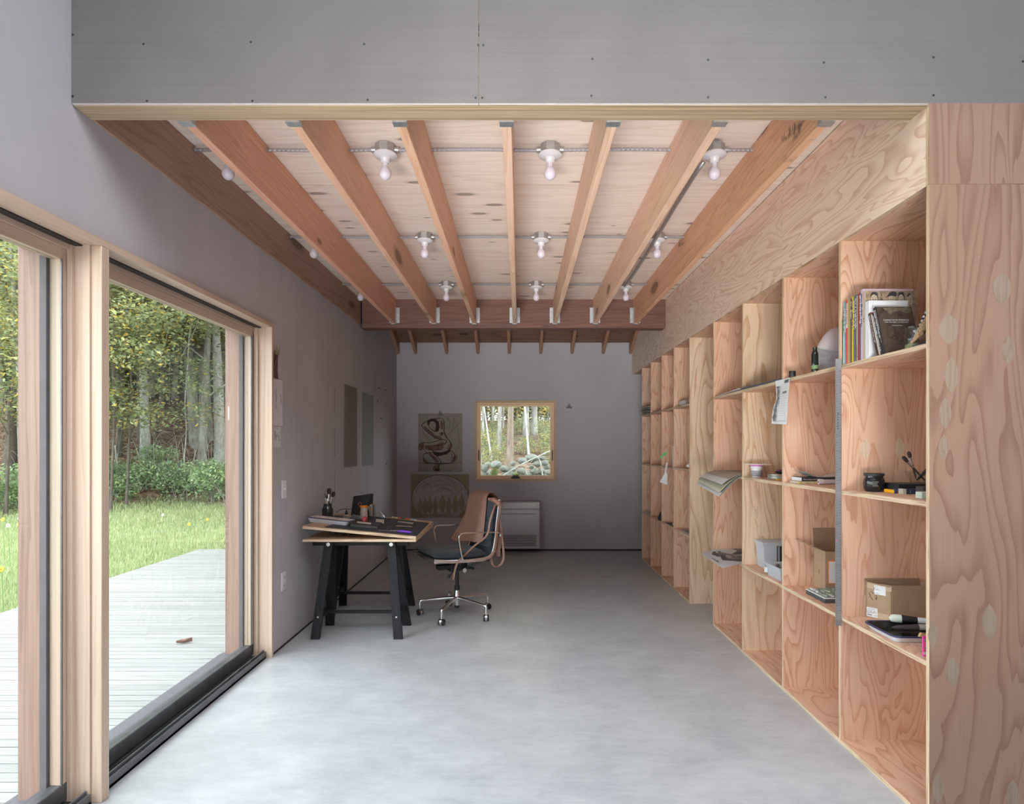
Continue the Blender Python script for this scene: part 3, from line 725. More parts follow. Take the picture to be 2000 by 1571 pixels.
shrub(at(270, 17.9), 17.9, 1.1, 0.9, 1100, 'low shrub left of the blue-green shrubs in the right door')
shrub(at(222, 17.2), 17.2, 0.9, 0.8, 800, 'low shrub beside the door post', probs=(0.2, 0.4, 0.2, 0.2))
for px, Y in ((10, 15.4), (50, 15.9), (92, 16.4), (135, 16.6), (180, 17.0), (300, 18.9), (375, 18.6), (448, 17.2), (-50, 14.6), (-110, 14.0), (-180, 13.2), (-260, 12.6), (-350, 12.0), (-450, 11.4), (-560, 10.8)):
    c = copy_tree(sh0, (at(px, Y), Y, gz(at(px, Y), Y)), rotz=R.uniform(0, 6), scale=(R.uniform(.7, 1.0),) * 3)
    c['label'] = 'green shrub in the brush where lawn meets wood'; c['group'] = 'shrubs along the edge of the wood'
# bare vines and dead stems
for i, (pts, r, lb) in enumerate([([(398, 560), (372, 640), (366, 720), (361, 790), (364, 840), (360, 900), (364, 940)], 0.016, 'pale hanging vine in the middle of the right door'),
        ([(395, 600), (378, 650), (352, 700)], 0.012, 'short pale vine slanting to the leaning tree'), ([(318, 600), (325, 625), (326, 655), (318, 690)], 0.012, 'curled pale vine hanging high in the right door'),
        ([(436, 905), (428, 930), (418, 965)], 0.016, 'pale dead stem leaning out of the brush'), ([(225, 870), (228, 900), (236, 925), (240, 960), (236, 985)], 0.020, 'pale dead stem standing at the left of the right door'),
        ([(88, 815), (70, 850), (84, 880), (62, 910), (45, 960)], 0.015, 'tangled vine in the left door'), ([(40, 800), (52, 850), (85, 905), (72, 960)], 0.013, 'vine crossing the tangled vine in the left door')]):
    Y = 18.6 if pts[0][0] > 200 else 15.9
    b = MB().tube(bez([P(a, b_, Y) for a, b_ in pts], 5), r, 6).build('vine', M['bark_pale'], None, smooth=1.2, fix=False)
    tag(b, lb, 'vine')

# grass: one blade mesh over the visible lawn
M['gr'] = [leafmat('grass_light', (0.45, 0.485, 0.265), 0.3), leafmat('grass_mid', (0.33, 0.405, 0.20), 0.3), leafmat('grass_straw', (0.55, 0.535, 0.37), 0.3)]
n = 150000; px = NR.uniform(-330, 470, n); inv = NR.uniform(1 / 19.0, 1 / 4.3, n); Y = 1 / inv; X = (px - VX) * Y / F
ok = (X < -4.42) & (Y < np.array([yedge(a) for a in X]) + 0.3); ok |= (X < -2.5) & (Y > 8.4) & (Y < np.array([yedge(a) for a in X]) + 0.3)
X, Y = X[ok], Y[ok]; n = len(X); Z = np.array([gz(a, b) for a, b in zip(X, Y)])
hgt = NR.uniform(0.04, 0.12, n) * np.where(np.sin(X * 1.3) * np.cos(Y * .9) > 0.3, 1.35, 1.0)
A = np.stack([NR.normal(0, .25, n), NR.normal(0, .25, n), np.ones(n)], 1) * hgt[:, None] * 0.5
ang = NR.uniform(0, PI, n); B = np.stack([np.cos(ang), np.sin(ang), np.zeros(n)], 1) * (0.0028 + 0.0006 * Y)[:, None]
C = np.stack([X, Y, Z], 1) + A
gme = quads_mesh('lawn_grass', C, A, B, M['gr'], NR.choice(3, n, p=[0.48, 0.44, 0.08]))
gob = bpy.data.objects.new('lawn_grass', gme); COL.objects.link(gob); WO[gob.name] = Vector((0, 0, 0)); tag(gob, 'sunlit green grass of the lawn beyond the deck', 'grass', kind='stuff')
# wild flowers
fw = {'white': simple('petal_white', (0.8, 0.76, 0.8), 0.6), 'yellow': simple('petal_yellow', (0.8, 0.5, 0.04), 0.6), 'pink': simple('petal_lilac', (0.62, 0.42, 0.6), 0.6)}
M['stem'] = simple('green_stem', (0.2, 0.32, 0.1), 0.7)
for i, (px, py, Y, c, lb) in enumerate([(46, 1013, 7.6, 'white', 'largest white wild flower in the left door'), (38, 1024, 7.4, 'yellow', 'yellow flower just under the largest white one'), (16, 1027, 8.2, 'white', 'small white flower left of the largest one'),
        (82, 1038, 8.0, 'white', 'white flower beside the left door sash'), (61, 1060, 6.6, 'pink', 'lilac flower low in the left door'), (92, 1017, 8.5, 'yellow', 'yellow flower on a tall stem beside the sash'),
        (40, 1045, 7.0, 'yellow', 'yellow flower between the white and lilac flowers'), (3, 1112, 5.6, 'yellow', 'yellow flower nearest the deck, at the left edge'), (86, 1095, 5.6, 'yellow', 'yellow flower nearest the deck, beside the sash'),
        (6, 1015, 8.8, 'yellow', 'yellow flower farthest left'), (318, 1006, 13.0, 'white', 'white flower far off in the right door'), (370, 1024, 11.0, 'yellow', 'yellow flower in the right door, left of its shaded grass'), (405, 1015, 12.0, 'yellow', 'yellow flower in the right door, nearest the cedar jamb')]):
    q = P(px, py, Y); z0 = gz(q.x, q.y); f = E('wildflower', (q.x, q.y, z0), lb, 'flower')
    MB().tube([(q.x + .03, q.y, z0), (q.x + .01, q.y, (z0 + q.z) / 2), q], 0.005, 5).build('stem', M['stem'], f, fix=False)
    pm = MB(); rr = 0.05 if i == 0 else 0.022
    for k in range(6):
        a = k * PI / 3; d = Vector((math.cos(a), 0.35 * math.sin(a) - 0.3, math.sin(a))); pm.ball(q + d * rr * 0.8, rr * 0.55, 6, 4, 0, (1, 0.35, 1))
    pm.build('petals', fw[c], f, smooth=1.2)
    MB().ball(q + Vector((0, -rr * 0.4, 0)), rr * 0.35, 8, 5).build('flower_centre', simple('c', (0.35, 0.2, 0.04)) if i == 0 else bpy.data.materials['c'], f, smooth=1.2)
# fallen leaves on the deck
M['dryleaf'] = simple('dry_brown_leaf', (0.20, 0.10, 0.065), 0.8, var=0.3, sc=60)
for px, py, s, a, lb in ((360, 1257, 0.05, 0.4, 'curled dry leaf on the deck in the right door'), (60, 1270, 0.035, 1.2, 'small reddish dry leaf on the deck in the left door'), (40, 1241, 0.03, 2.2, 'pale dry leaf farther off on the deck in the left door'), (75, 1535, 0.022, .4, 'tiny leaf crumb on the deck by the left door sash')):
    Y = F * (H - DZ) / (py - VY); x = (px - VX) * Y / F; Gd = []
    for i in range(7):
        t = i / 6; w = s * 0.42 * math.sin(PI * min(0.97, t + 0.03)) ** 0.8; row = []
        for j in (-1, -0.5, 0, 0.5, 1):
            u, v_ = (t - 0.5) * 2 * s, j * w; row.append((x + u * math.cos(a) - v_ * math.sin(a), Y + u * math.sin(a) + v_ * math.cos(a), DZ + 0.004 + 0.55 * s * j * j * (0.5 + 0.5 * t) + 0.25 * s * abs(t - 0.5)))
        Gd.append(row)
    tag(MB().sheet(Gd, 0.0012).build('dry_leaf', M['dryleaf'], smooth=1.0), lb, 'leaf')

# ------------------------------------------------------------------ behind the far window: stone wall, bank and trunks
M['stone'] = bark('lichened_field_stone', (0.130, 0.130, 0.114), (0.260, 0.260, 0.234), (2.5, 2.5, 2.5), lichen=(0.325, 0.358, 0.286))
M['moss'] = bark('mossy_field_stone', (0.117, 0.143, 0.058), (0.208, 0.247, 0.104), (3, 3, 3))
sw = E('stone_wall', (0, 10.25, 0.5), 'dry wall of lichened field stones behind the far window', 'stone wall')
def stone(c, r, mat, seed):
    bm = bmesh.new(); bmesh.ops.create_icosphere(bm, subdivisions=2, radius=1.0); rg = random.Random(seed)
    ph = [rg.uniform(0, 6) for _ in range(4)]
    pl = [(Vector((rg.gauss(0, 1), rg.gauss(0, 1), rg.gauss(0, 1))).normalized(), rg.uniform(0.62, 0.9)) for _ in range(7)]
    for v in bm.verts:
        p = v.co.copy()
        for nn, d in pl:
            e = p.dot(nn) - d
            if e > 0: p -= nn * e * 0.85
        p *= 1 + 0.06 * math.sin(3 * p.x + ph[0]) * math.sin(3 * p.z + ph[1])
        v.co = Vector((p.x * r[0], p.y * r[1], p.z * r[2]))
    me = bpy.data.meshes.new('stone'); [setattr(f, 'smooth', True) for f in bm.faces]; bm.to_mesh(me); bm.free(); me.set_sharp_from_angle(angle=0.7); me.materials.append(mat)
    o = bpy.data.objects.new('stone', me); COL.objects.link(o); place(o, Vector(c), sw); o.rotation_euler = (0, 0, rg.uniform(-.4, .4)); return o
k = 0
for (px, py, w, h) in ((968, 908, 22, 14), (967, 922, 17, 13), (985, 916, 18, 13), (1002, 906, 11, 11), (1021, 901, 18, 13), (1038, 896, 26, 16), (947, 915, 16, 16), (946, 926, 14, 12), (953, 907, 12, 8), (1002, 917, 13, 10),
        (1049, 907, 15, 12), (1038, 913, 9, 8), (1064, 905, 15, 12), (1068, 913, 12, 10), (1044, 921, 18, 14), (1030, 924, 10, 10), (1018, 920, 16, 12), (1060, 921, 13, 11), (1072, 924, 12, 11), (990, 928, 18, 9), (1008, 927, 14, 8),
        (936, 912, 14, 14), (930, 926, 15, 14), (1080, 902, 18, 14), (1086, 918, 18, 16), (1058, 895, 16, 8), (955, 932, 14, 8), (978, 932, 16, 8), (1024, 932, 14, 8), (1050, 931, 14, 8), (1075, 934, 14, 8)):
    Y = 10.0 + 0.25 * (k % 3) * 0.5 + (0.2 if py < 905 else 0); s = F / Y; q = P(px, py, Y)
    stone((q.x, q.y, q.z), (w / s / 1.75, w / s / 1.9, h / s / 1.75), M['moss'] if k in (1, 20, 23) else M['stone'], 300 + k); k += 1
for i in range(26):
    stone((-1.3 + 0.1 * i, 10.25 + 0.15 * (i % 2), 0.62 + 0.12 * (i % 3)), (0.13, 0.13, 0.11), M['stone'], 400 + i)
tb = [(995, 11.0, 14, 'bark_brown', (0.0, 0), 'brown shaggy trunk in the middle of the far window'), (975, 14, 9, 'bark_grey', (0, 0), 'grey trunk left of the shaggy trunk in the far window'), (964.5, 12.4, 3.6, 'bark_pale', (-.175, 0), 'thin pale sapling leaning left in the far window'),
      (962, 18, 6, 'bark_grey', (0, 0), 'farther grey trunk behind the thin pale sapling'), (943, 16, 5.5, 'bark_grey', (-.01, 0), 'grey trunk at the left edge of the far window'), (1027, 17, 12, 'bark_grey', (0, 0), 'thick grey trunk right of the middle of the far window'),
      (1043, 17.3, 13, 'bark_grey', (0, 0), 'thick ivy-covered trunk at the right of the far window'), (1036, 12.2, 4.6, 'bark_pale', (-.10, 0), 'thin pale sapling at the right of the far window'), (1054, 17.8, 6.5, 'bark_grey', (.48, 0), 'trunk leaning right at the right of the far window'),
      (1001, 18.5, 5, 'bark_grey', (.42, 0), 'slanting trunk behind the shaggy trunk'), (983, 19.5, 4, 'bark_grey', (-.02, 0), 'slim far trunk behind the grey trunk')]
for i, (px, Y, d, b_, ln, lb) in enumerate(tb):
    tree(at(px, Y), Y, 7.0 if abs(ln[0]) < 0.15 else 5.0, d / (F / Y) / 2, b_, ln, 700 + i, 1.0, (0.2, 0.3, 0.3, 0.15, 0.05), lb, nb=6, lo=0.62)
# low undergrowth on the bank and pale foliage beyond
for i, (x, Y, h, cr) in enumerate(((-2.6, 13.2, 7.5, 3.0), (1.9, 12.8, 7.5, 3.0), (4.5, 14.5, 8, 3.0), (-4.2, 16.0, 9, 3.0)  )):  # unseen trees added so that their crowns shade the bank
    tree(x, Y, h, .16, 'bark_grey', (0, 0), 900 + i, cr, (0.3, 0.35, 0.25, 0.05, 0.05), ('added tree shading the bank, left of the far window view', 'added tree shading the bank, right of the far window view', 'added shade tree farther right on the bank behind the house', 'added shade tree between the deck end and the bank')[i], nb=16, lo=0.45, size=0.2)
u0 = None
for i, (px, py, Y) in enumerate([(952, 845, 14.5), (965, 822, 18), (940, 858, 13), (1072, 855, 13), (1062, 838, 16), (1080, 842, 14), (1048, 832, 18), (1020, 830, 18), (972, 838, 16), (1003, 836, 17.5), (966, 870, 12), (1078, 872, 12), (940, 880, 11.5), (1028, 862, 13)]):
    x = at(px, Y)
    if u0 is None: u0 = shrub(x, Y, 0.62, 0.5, 650, 'low leafy plant on the litter bank behind the house', 'undergrowth on the bank behind the house', (0.2, 0.4, 0.3, 0.1, 0.0), 0.055, LG)
    else: copy_tree(u0, (x, Y, gz(x, Y)), rotz=R.uniform(0, 6), scale=(R.uniform(.6, 1.1),) * 3)
b0 = None
for i, (px, Y) in enumerate([(930, 27), (960, 29), (990, 26), (1020, 29), (1050, 27), (1080, 28), (900, 29), (1110, 27), (870, 27), (1140, 30), (945, 33), (975, 34), (1005, 33), (1035, 34), (1065, 33), (1010, 24.5), (950, 24), (1070, 24.5)]):
    x = at(px, Y)
    if b0 is None: b0 = tree(x, Y, 7, 0.06, 'bark_grey', (0, 0), 800, 2.0, (0.0, 0.2, 0.5, 0.3, 0.0), 'yellow-green sapling on the crest behind the house', 'saplings on the crest behind the house', nb=20, lo=0.02, size=0.15)
    else: copy_tree(b0, (x, Y, gz(x, Y)), rotz=R.uniform(0, 6), scale=(1, 1, R.uniform(.85, 1.15)))
for pts, r, lb in (([(978, 932, 9.7), (1010, 912, 9.75), (1040, 897, 9.8), (1076, 880, 9.9)], 0.011, 'long pale fallen branch lying across the stone wall'), ([(1030, 887, 9.9), (1046, 890, 9.75), (1055, 902, 9.7), (1060, 930, 9.65)], 0.009, 'pale arched branch hooked over the stone wall'), ([(1040, 900, 9.72), (1027, 914, 9.7), (1031, 930, 9.65)], 0.005, 'thin forked twig before the stone wall')):
    tag(MB().tube(bez([P(*q) for q in pts], 5), r, 6).build('fallen_branch', M['bark_pale'], smooth=1.2, fix=False), lb, 'branch')
# ------------------------------------------------------------------ ceiling lamps and wiring
def ribbed(pts, r, n=7, step=0.011):
    pts = [Vector(p) for p in pts]; out = []; rs = []
    for a, b in zip(pts, pts[1:]):
        k = max(2, int((b - a).length / step))
        for i in range(k): out.append(a.lerp(b, i / k)); rs.append(r * (1.0 if len(out) % 2 else 0.80))
    out.append(pts[-1]); rs.append(r); return MB().tube(out, rs, n)
M['cable'] = simple('grey_armoured_cable', (0.42, 0.40, 0.43), 0.4, 0.7)
M['jbox'] = simple('grey_steel_junction_box', (0.40, 0.39, 0.39), 0.45, 0.7, 0.1, 50)
rows = (3.0, 4.25, 5.5); cols = (-1.44, -0.664, 0.15, 0.962)
rn = ('front', 'middle', 'rear'); cn = ('leftmost', 'second', 'third', 'rightmost')
lamp0 = None
for i, Y in enumerate(rows):
    for j, X in enumerate(cols):
        lb = 'bare white bulb in porcelain holder, %s from the left in the %s row' % (cn[j], rn[i])
        lb = lb.replace('leftmost from the left', 'leftmost').replace('rightmost from the left', 'rightmost')
        if lamp0 is None:
            lamp0 = E('ceiling_lamp', (X, Y, 2.859), lb, 'lamp', 'bare bulb lamps between the joists')
            o8 = [(0.05 * math.cos(PI / 8 + k * PI / 4), 0.05 * math.sin(PI / 8 + k * PI / 4)) for k in range(8)]
            b = MB(Matrix.Translation((X, Y, 2.859))).prism(o8, -0.046, 0.0, 'z')
            for s in (-1, 1): b.tube([(s * 0.045, 0, -0.024), (s * 0.068, 0, -0.024)], 0.014, 10)
            b.build('junction_box', M['jbox'], lamp0, bevel=0.0015)
            MB().lathe([(0.03, -0.046), (0.057, -0.0465), (0.058, -0.054), (0.046, -0.062), (0.026, -0.066), (0.021, -0.088), (0.017, -0.09)], (X, Y, 2.859), 24).build('lamp_holder', M['porcelain'], lamp0, smooth=0.9)
            MB().lathe([(0.013, -0.086), (0.0145, -0.102), (0.0165, -0.112), (0.0225, -0.119), (0.0275, -0.129), (0.0298, -0.142), (0.0275, -0.155), (0.020, -0.165), (0.010, -0.171), (0.001, -0.1725)], (X, Y, 2.859), 24).build('bulb', M['bulb'], lamp0, smooth=1.2)
        else:
            o = copy_tree(lamp0, (X, Y, 2.859)); o['label'] = lb
for i, Y in enumerate(rows):
    b = ribbed([(-1.605, Y, 2.836), (-1.51, Y, 2.835), (-1.37, Y, 2.835), (-0.9, Y, 2.832), (-0.73, Y, 2.835), (-0.6, Y, 2.835), (-0.2, Y, 2.838), (0.08, Y, 2.833), (0.22, Y, 2.835), (0.55, Y, 2.838), (0.89, Y, 2.834), (1.03, Y, 2.835), (1.33, Y, 2.833)], 0.0095)
    o = b.build('armoured_cable', M['cable'], None, smooth=0, fix=False)
    tag(o, 'ribbed armoured cable running through the joists to the %s lamps' % rn[i], 'cable', 'armoured cables')
cd = MB().tube(bez([(0.925, 3.05, 2.80), (0.905, 3.12, 2.775), (0.905, 3.5, 2.77), (0.92, 4.1, 2.775), (0.925, 4.3, 2.775), (0.93, 5.2, 2.78), (0.945, 5.46, 2.81)], 4), 0.0115, 10).build('conduit', M['galv'], None, smooth=1.2, fix=False)
tag(cd, 'straight grey conduit running along the right-hand lamps under the ceiling', 'conduit')

# ------------------------------------------------------------------ left wall
def plate(name, y, z, label, cat, outlet):
    r = E(name, (-1.612, y, z - 0.0625), label, cat)
    MB().box(-1.6195, -1.613, y - 0.037, y + 0.037, z - 0.0625, z + 0.0625).build('cover_plate', M['white_plastic'], r, bevel=0.002)
    if outlet:
        for dz in (-0.028, 0.028):
            s = MB().box(-1.6132, -1.610, y - 0.017, y + 0.017, z + dz - 0.017, z + dz + 0.017).build('socket', M['porcelain'], r, bevel=0.002)
            m = MB()
            for a in (-0.007, 0.007): m.box(-1.6102, -1.6095, y + a - 0.0015, y + a + 0.0015, z + dz - 0.006, z + dz + 0.006)
            m.build('slot', M['black'], s)
    else:
        MB().box(-1.6132, -1.611, y - 0.006, y + 0.006, z - 0.013, z + 0.013).box(-1.611, -1.601, y - 0.004, y + 0.004, z - 0.002, z + 0.008).build('toggle', M['porcelain'], r)
plate('light_switch', 4.165, 1.075, 'white light switch on the left wall beside the sliding door', 'switch', False)
plate('power_outlet', 4.155, 0.445, 'white double power outlet low on the left wall', 'outlet', True)
M['panelgrey'] = simple('brownish_grey_board', (0.205, 0.18, 0.17), 0.85, var=0.06)
M['panelgreen'] = simple('pale_grey_green_sheet', (0.27, 0.30, 0.295), 0.8, var=0.06)
tag(MB().box(-1.6195, -1.612, 5.585, 6.02, 1.175, 1.945).build('pinned_board', M['panelgrey']), 'tall brownish grey board fixed flat to the left wall', 'board')
tag(MB().box(-1.6195, -1.617, 6.237, 6.717, 1.163, 1.93).build('pinned_sheet', M['panelgreen']), 'tall pale grey-green sheet on the left wall, nearer the corner', 'sheet')
M['crack'] = simple('dark_wall_crack', (0.07, 0.06, 0.055), 0.9)
ck = MB()
for (y0, z0, z1) in ((5.31, 1.66, 1.88), (5.31, 1.27, 1.52), (6.44, 0.86, 1.16), (5.31, 0.92, 1.14)): ck.box(-1.6202, -1.6196, y0, y0 + 0.006, z0, z1)
for (px, py, w, h) in ((738, 758, 5, 1.6), (752, 762, 3, 1.6), (737, 784, 2, 2), (739, 787, 2, 1), (742, 817, 3, 1.5), (744, 819, 1.5, 3), (754, 908, 1.2, 3), (741, 845, 1, 1)):
    Y = 1.62 * F / (VX - px); s = F / Y; q = P(px, py, Y); ck.box(-1.6202, -1.6196, q.y, q.y + w / (s * s) * F / 1.62, q.z, q.z + h / s)
ck.build('crack', M['crack'], bpy.data.objects['wall_left'], kind='stuff')
# papers by the door
M['paper'] = simple('white_paper', (0.62, 0.585, 0.62), 0.85, var=0.05)
M['paper_white'] = simple('bright_white_paper', (0.70, 0.70, 0.71), 0.85, var=0.04)
M['ink'] = simple('dark_drawing_ink', (0.035, 0.03, 0.03), 0.8)
M['painted'] = simple('dark_painted_print', (0.11, 0.055, 0.035), 0.6, var=0.9, sc=26)
M['brass'] = simple('brass_clip', (0.35, 0.33, 0.12), 0.35, 0.8)
def wpaper(name, y0, y1, z0, z1, mat, label, cat, marks=(), x=-1.6165):
    o = E(name, (x, (y0 + y1) / 2, z0), label, cat)
    G_ = []
    for i in range(5):
        y = y0 + (y1 - y0) * i / 4; G_.append([(x + 0.006 * (i / 4) ** 2 * (1 if k in (0, 4) else .5), y, z0 + (z1 - z0) * k / 4) for k in range(5)])
    MB().sheet(G_, 0.0008).build('sheet', mat, o)
    if marks:
        m = MB()
        for pts in marks:
            pts = [(x + 0.0025 + 0.006 * a * a, y0 + (y1 - y0) * a, z0 + (z1 - z0) * b) for a, b in pts]
            m.tube(pts, 0.0011, 4)
        m.build('pen_lines', M.setdefault('softink', simple('soft_grey_ink', (.16, .14, .15), .9)), o, kind='stuff')
    return o
pr = wpaper('picture_print', 3.985, 4.05, 1.82, 1.98, M['painted'], 'small dark painted print clipped high beside the sliding door', 'picture')
MB().box(-1.617, -1.600, 3.995, 4.045, 1.975, 1.998).tube([(-1.602, 4.0, 1.995), (-1.598, 4.002, 2.03), (-1.602, 4.01, 1.998)], 0.0015, 5).tube([(-1.602, 4.03, 1.995), (-1.595, 4.036, 2.03), (-1.602, 4.04, 1.998)], 0.0015, 5).build('binder_clip', M['brass'], pr)
wpaper('drawing_sheet', 3.985, 4.128, 1.505, 1.815, M['paper'], 'lilac white drawing sheet pinned beside the sliding door', 'paper', [[(.3, .8), (.2, .7), (.35, .6), (.25, .5)], [(.2, .45), (.3, .38)], [(.7, .7), (.8, .6), (.75, .5)]])
wpaper('drawing_sheet', 3.985, 4.095, 1.365, 1.50, M['paper'], 'small ink sketch under the lilac drawing sheet', 'paper', [[(.1, .75), (.2, .45), (.05, .35)], [(.2, .8), (.3, .5), (.5, .62), (.25, .3)], [(.6, .6), (.75, .4), (.8, .3), (.7, .33)], [(.3, .95), (.5, .9), (.7, .93)]])

# ------------------------------------------------------------------ back wall: drawings, clip, heater
M['greypaper'] = simple('grey_drawing_paper', (0.30, 0.275, 0.245), 0.9, var=0.05, sc=8)
M['kraft'] = simple('brown_kraft_paper', (0.30, 0.245, 0.17), 0.9, var=0.06, sc=8)
M['sepia'] = simple('sepia_conte_crayon', (0.055, 0.025, 0.022), 0.9); M['sanguine'] = simple('sanguine_shading', (0.19, 0.105, 0.085), 0.9)
M['skin_paper'] = simple('lighter_chalk_shading', (0.325, 0.28, 0.245), 0.9); M['chalk'] = simple('white_chalk', (0.40, 0.37, 0.37), 0.9, var=0.18, sc=30)
YP = 7.990
def C8(x, y, Y=YP): return P(800 + x / 6.833, 790 + y / 6.833, Y)
def stroke(mb, pts, w, Y=YP, curve=True):
    q = [C8(a, b, Y) for a, b in pts]; q = bez(q, 4) if curve and len(q) > 2 else q
    k = len(q); vs = []
    for i, p in enumerate(q):
        d = (q[min(i + 1, k - 1)] - q[max(i - 1, 0)]); d = d.normalized() if d.length > 1e-9 else Vector((1, 0, 0)); n_ = Vector((-d.z, 0, d.x)); ww = w * (0.35 + 0.65 * math.sin(PI * (0.1 + 0.8 * i / max(1, k - 1))))
        vs += [p + n_ * ww, p - n_ * ww]
    mb.add(vs, [(2 * i, 2 * i + 1, 2 * i + 3, 2 * i + 2) for i in range(k - 1)])
def blob(mb, pts, Y=YP, t=0.0003):
    q = bez([C8(a, b, Y) for a, b in pts + pts[:1]], 4)[:-1]; mb.prism([(p.x, p.z) for p in q], Y - t, Y, 'y')
dr = E('figure_drawing', C8(410, 905, 7.995), 'sepia figure drawing of a seated model with raised arms, on grey paper', 'drawing')
a, b = C8(115, 122, 7.996), C8(705, 905, 7.996)
MB().box(a.x, b.x, 7.9925, 7.995, b.z, a.z).build('sheet', M['greypaper'], dr)
lt = MB(); blob(lt, [(430, 185), (300, 200), (180, 280), (300, 420), (350, 460), (250, 510), (135, 560), (180, 600), (260, 640), (360, 760), (330, 870), (395, 870), (415, 770), (330, 640), (460, 620), (545, 600), (555, 540), (500, 460), (462, 360), (455, 230)], 7.9922); lt.build('chalk_body', M['skin_paper'], dr)
sg = MB(); blob(sg, [(210, 560), (330, 550), (450, 550), (430, 610), (300, 620), (215, 600)], 7.9918); blob(sg, [(560, 760), (590, 690), (640, 690), (610, 760)], 7.9918); blob(sg, [(420, 210), (455, 260), (440, 340), (405, 270)], 7.9918); blob(sg, [(345, 410), (400, 430), (440, 460), (370, 465)], 7.9918); blob(sg, [(250, 640), (290, 650), (390, 760), (360, 770)], 7.9918); 
for pts in ([(540, 500), (562, 560), (540, 612), (500, 620), (530, 560)], [(180, 290), (240, 370), (330, 440), (345, 420), (260, 340)], [(215, 250), (300, 205), (420, 185), (330, 215)], [(300, 545), (400, 545), (470, 525), (440, 505), (380, 525)], [(130, 540), (185, 505), (190, 560), (150, 605)], [(330, 840), (390, 800), (395, 870), (335, 875)], [(190, 700), (215, 760), (260, 785), (215, 790), (185, 740)], [(460, 300), (470, 390), (500, 450), (478, 440), (455, 380)]): blob(sg, pts, 7.9919, .0001)
sg.build('shading', M['sanguine'], dr)
sk = MB()
for pts, w in (([(430, 180), (330, 190), (215, 235), (165, 275), (180, 310), (230, 360), (300, 420), (345, 450)], .006), ([(430, 180), (458, 220), (465, 300), (460, 360), (500, 450), (545, 505), (562, 560), (520, 612)], .007), ([(230, 260), (290, 330), (340, 365), (330, 320)], .006), ([(400, 200), (385, 270), (440, 340)], .004),
               ([(190, 280), (250, 340), (320, 385)], .004), ([(395, 385), (415, 412), (448, 395), (440, 375)], .005), ([(310, 425), (340, 452), (362, 420)], .005), ([(345, 455), (430, 472), (490, 480), (470, 530), (400, 548), (300, 552), (195, 545)], .006), ([(190, 510), (260, 515), (380, 485), (450, 465)], .006),
               ([(195, 500), (135, 535), (125, 590), (150, 612), (192, 560)], .007), ([(140, 560), (170, 570)], .006), ([(190, 595), (225, 560), (290, 600), (345, 665), (400, 740), (420, 772), (385, 830), (398, 882), (330, 882), (318, 850), (360, 795), (350, 760), (285, 690), (215, 630), (190, 595)], .006),
               ([(180, 700), (200, 660), (300, 640)], .006), ([(180, 700), (200, 770), (330, 795), (480, 792), (575, 770), (605, 690), (575, 640), (540, 615)], .006), ([(195, 700), (230, 770), (350, 780)], .003), ([(545, 740), (570, 690), (550, 640)], .003), ([(130, 785), (400, 790), (690, 775)], .004),
               ([(290, 280), (310, 285)], .004), ([(320, 262), (340, 268)], .004), ([(310, 300), (328, 305)], .004), ([(300, 270), (305, 300), (318, 312), (345, 300)], .002), ([(380, 560), (375, 610)], .012), ([(500, 500), (520, 560), (480, 600)], .003)): stroke(sk, pts, w * 0.8, 7.9914)
for pts in ([(580, 130), (590, 240), (570, 330), (515, 420)], [(590, 180), (620, 220), (640, 290)], [(680, 230), (620, 300), (560, 360)], [(640, 310), (660, 470), (645, 640)], [(690, 480), (700, 600)], [(480, 170), (540, 230), (520, 350)], [(130, 180), (140, 150)], [(205, 150), (215, 200)], [(160, 330), (200, 400), (280, 480)], [(590, 580), (630, 650)], [(120, 250), (140, 300)], [(470, 160), (525, 220)]): stroke(sk, pts, .0018, 7.9914)
for i in range(9): stroke(sk, [(440 + i * 14, 888 - (i * 7) % 4), (447 + i * 14, 880 + (i * 5) % 6), (452 + i * 14, 890)], .0016, 7.9914)
blob(sk, [(240, 215), (300, 190), (370, 215), (398, 280), (388, 350), (355, 370), (345, 340), (350, 270), (325, 232), (280, 232), (262, 275), (240, 262)], 7.9914); blob(sk, [(300, 628), (420, 640), (545, 608), (505, 660), (385, 692), (330, 672)], 7.9914)
blob(sk, [(410, 380), (440, 375), (440, 400), (420, 402)], 7.9912); blob(sk, [(330, 860), (395, 865), (390, 885), (335, 885)], 7.9912)

rh = random.Random(17)
for cx, cy, n_, dx, dy in ((520, 560, 9, -26, 20), (250, 360, 8, 22, 26), (400, 520, 9, 40, -6), (320, 215, 8, 30, -12), (250, 585, 8, 40, 8), (340, 700, 9, 28, 36), (450, 240, 8, 6, 34), (560, 720, 10, 24, 18), (230, 740, 8, 18, 24), (160, 560, 7, 22, -14), (400, 440, 7, 26, 8)):
    for i in range(n_):
        x_, y_ = cx + rh.uniform(-22, 22), cy + rh.uniform(-26, 26); stroke(sk, [(x_, y_), (x_ + dx * rh.uniform(.5, 1), y_ + dy * rh.uniform(.5, 1))], .0016, 7.9914, False)
sk.build('crayon_lines', M['sepia'], dr, kind='stuff')
def bulldog(name, c, w, parent=None, label=None):
    m = MB().box(c.x - w / 2, c.x + w / 2, c.y - 0.012, c.y + 0.004, c.z - 0.006, c.z + 0.008).box(c.x - w / 2, c.x + w / 2, c.y - 0.018, c.y - 0.010, c.z - 0.013, c.z - 0.003)
    m.box(c.x - w * .22, c.x + w * .22, c.y - 0.014, c.y - 0.002, c.z + 0.008, c.z + 0.03)
    m.tube([c + Vector((0.014 * math.cos(t), -0.008, 0.038 + 0.012 * math.sin(t))) for t in [k * PI / 5 for k in range(11)]], 0.0025, 5)
    M.setdefault('clipsteel', simple('dull_dark_steel', (.13, .125, .125), .5, .4)); o = m.build(name, M['clipsteel'], parent, bevel=0.001)
    if label: tag(o, label, 'clip')
    return o
bulldog('clip', C8(410, 135, 7.992), 0.072, dr)
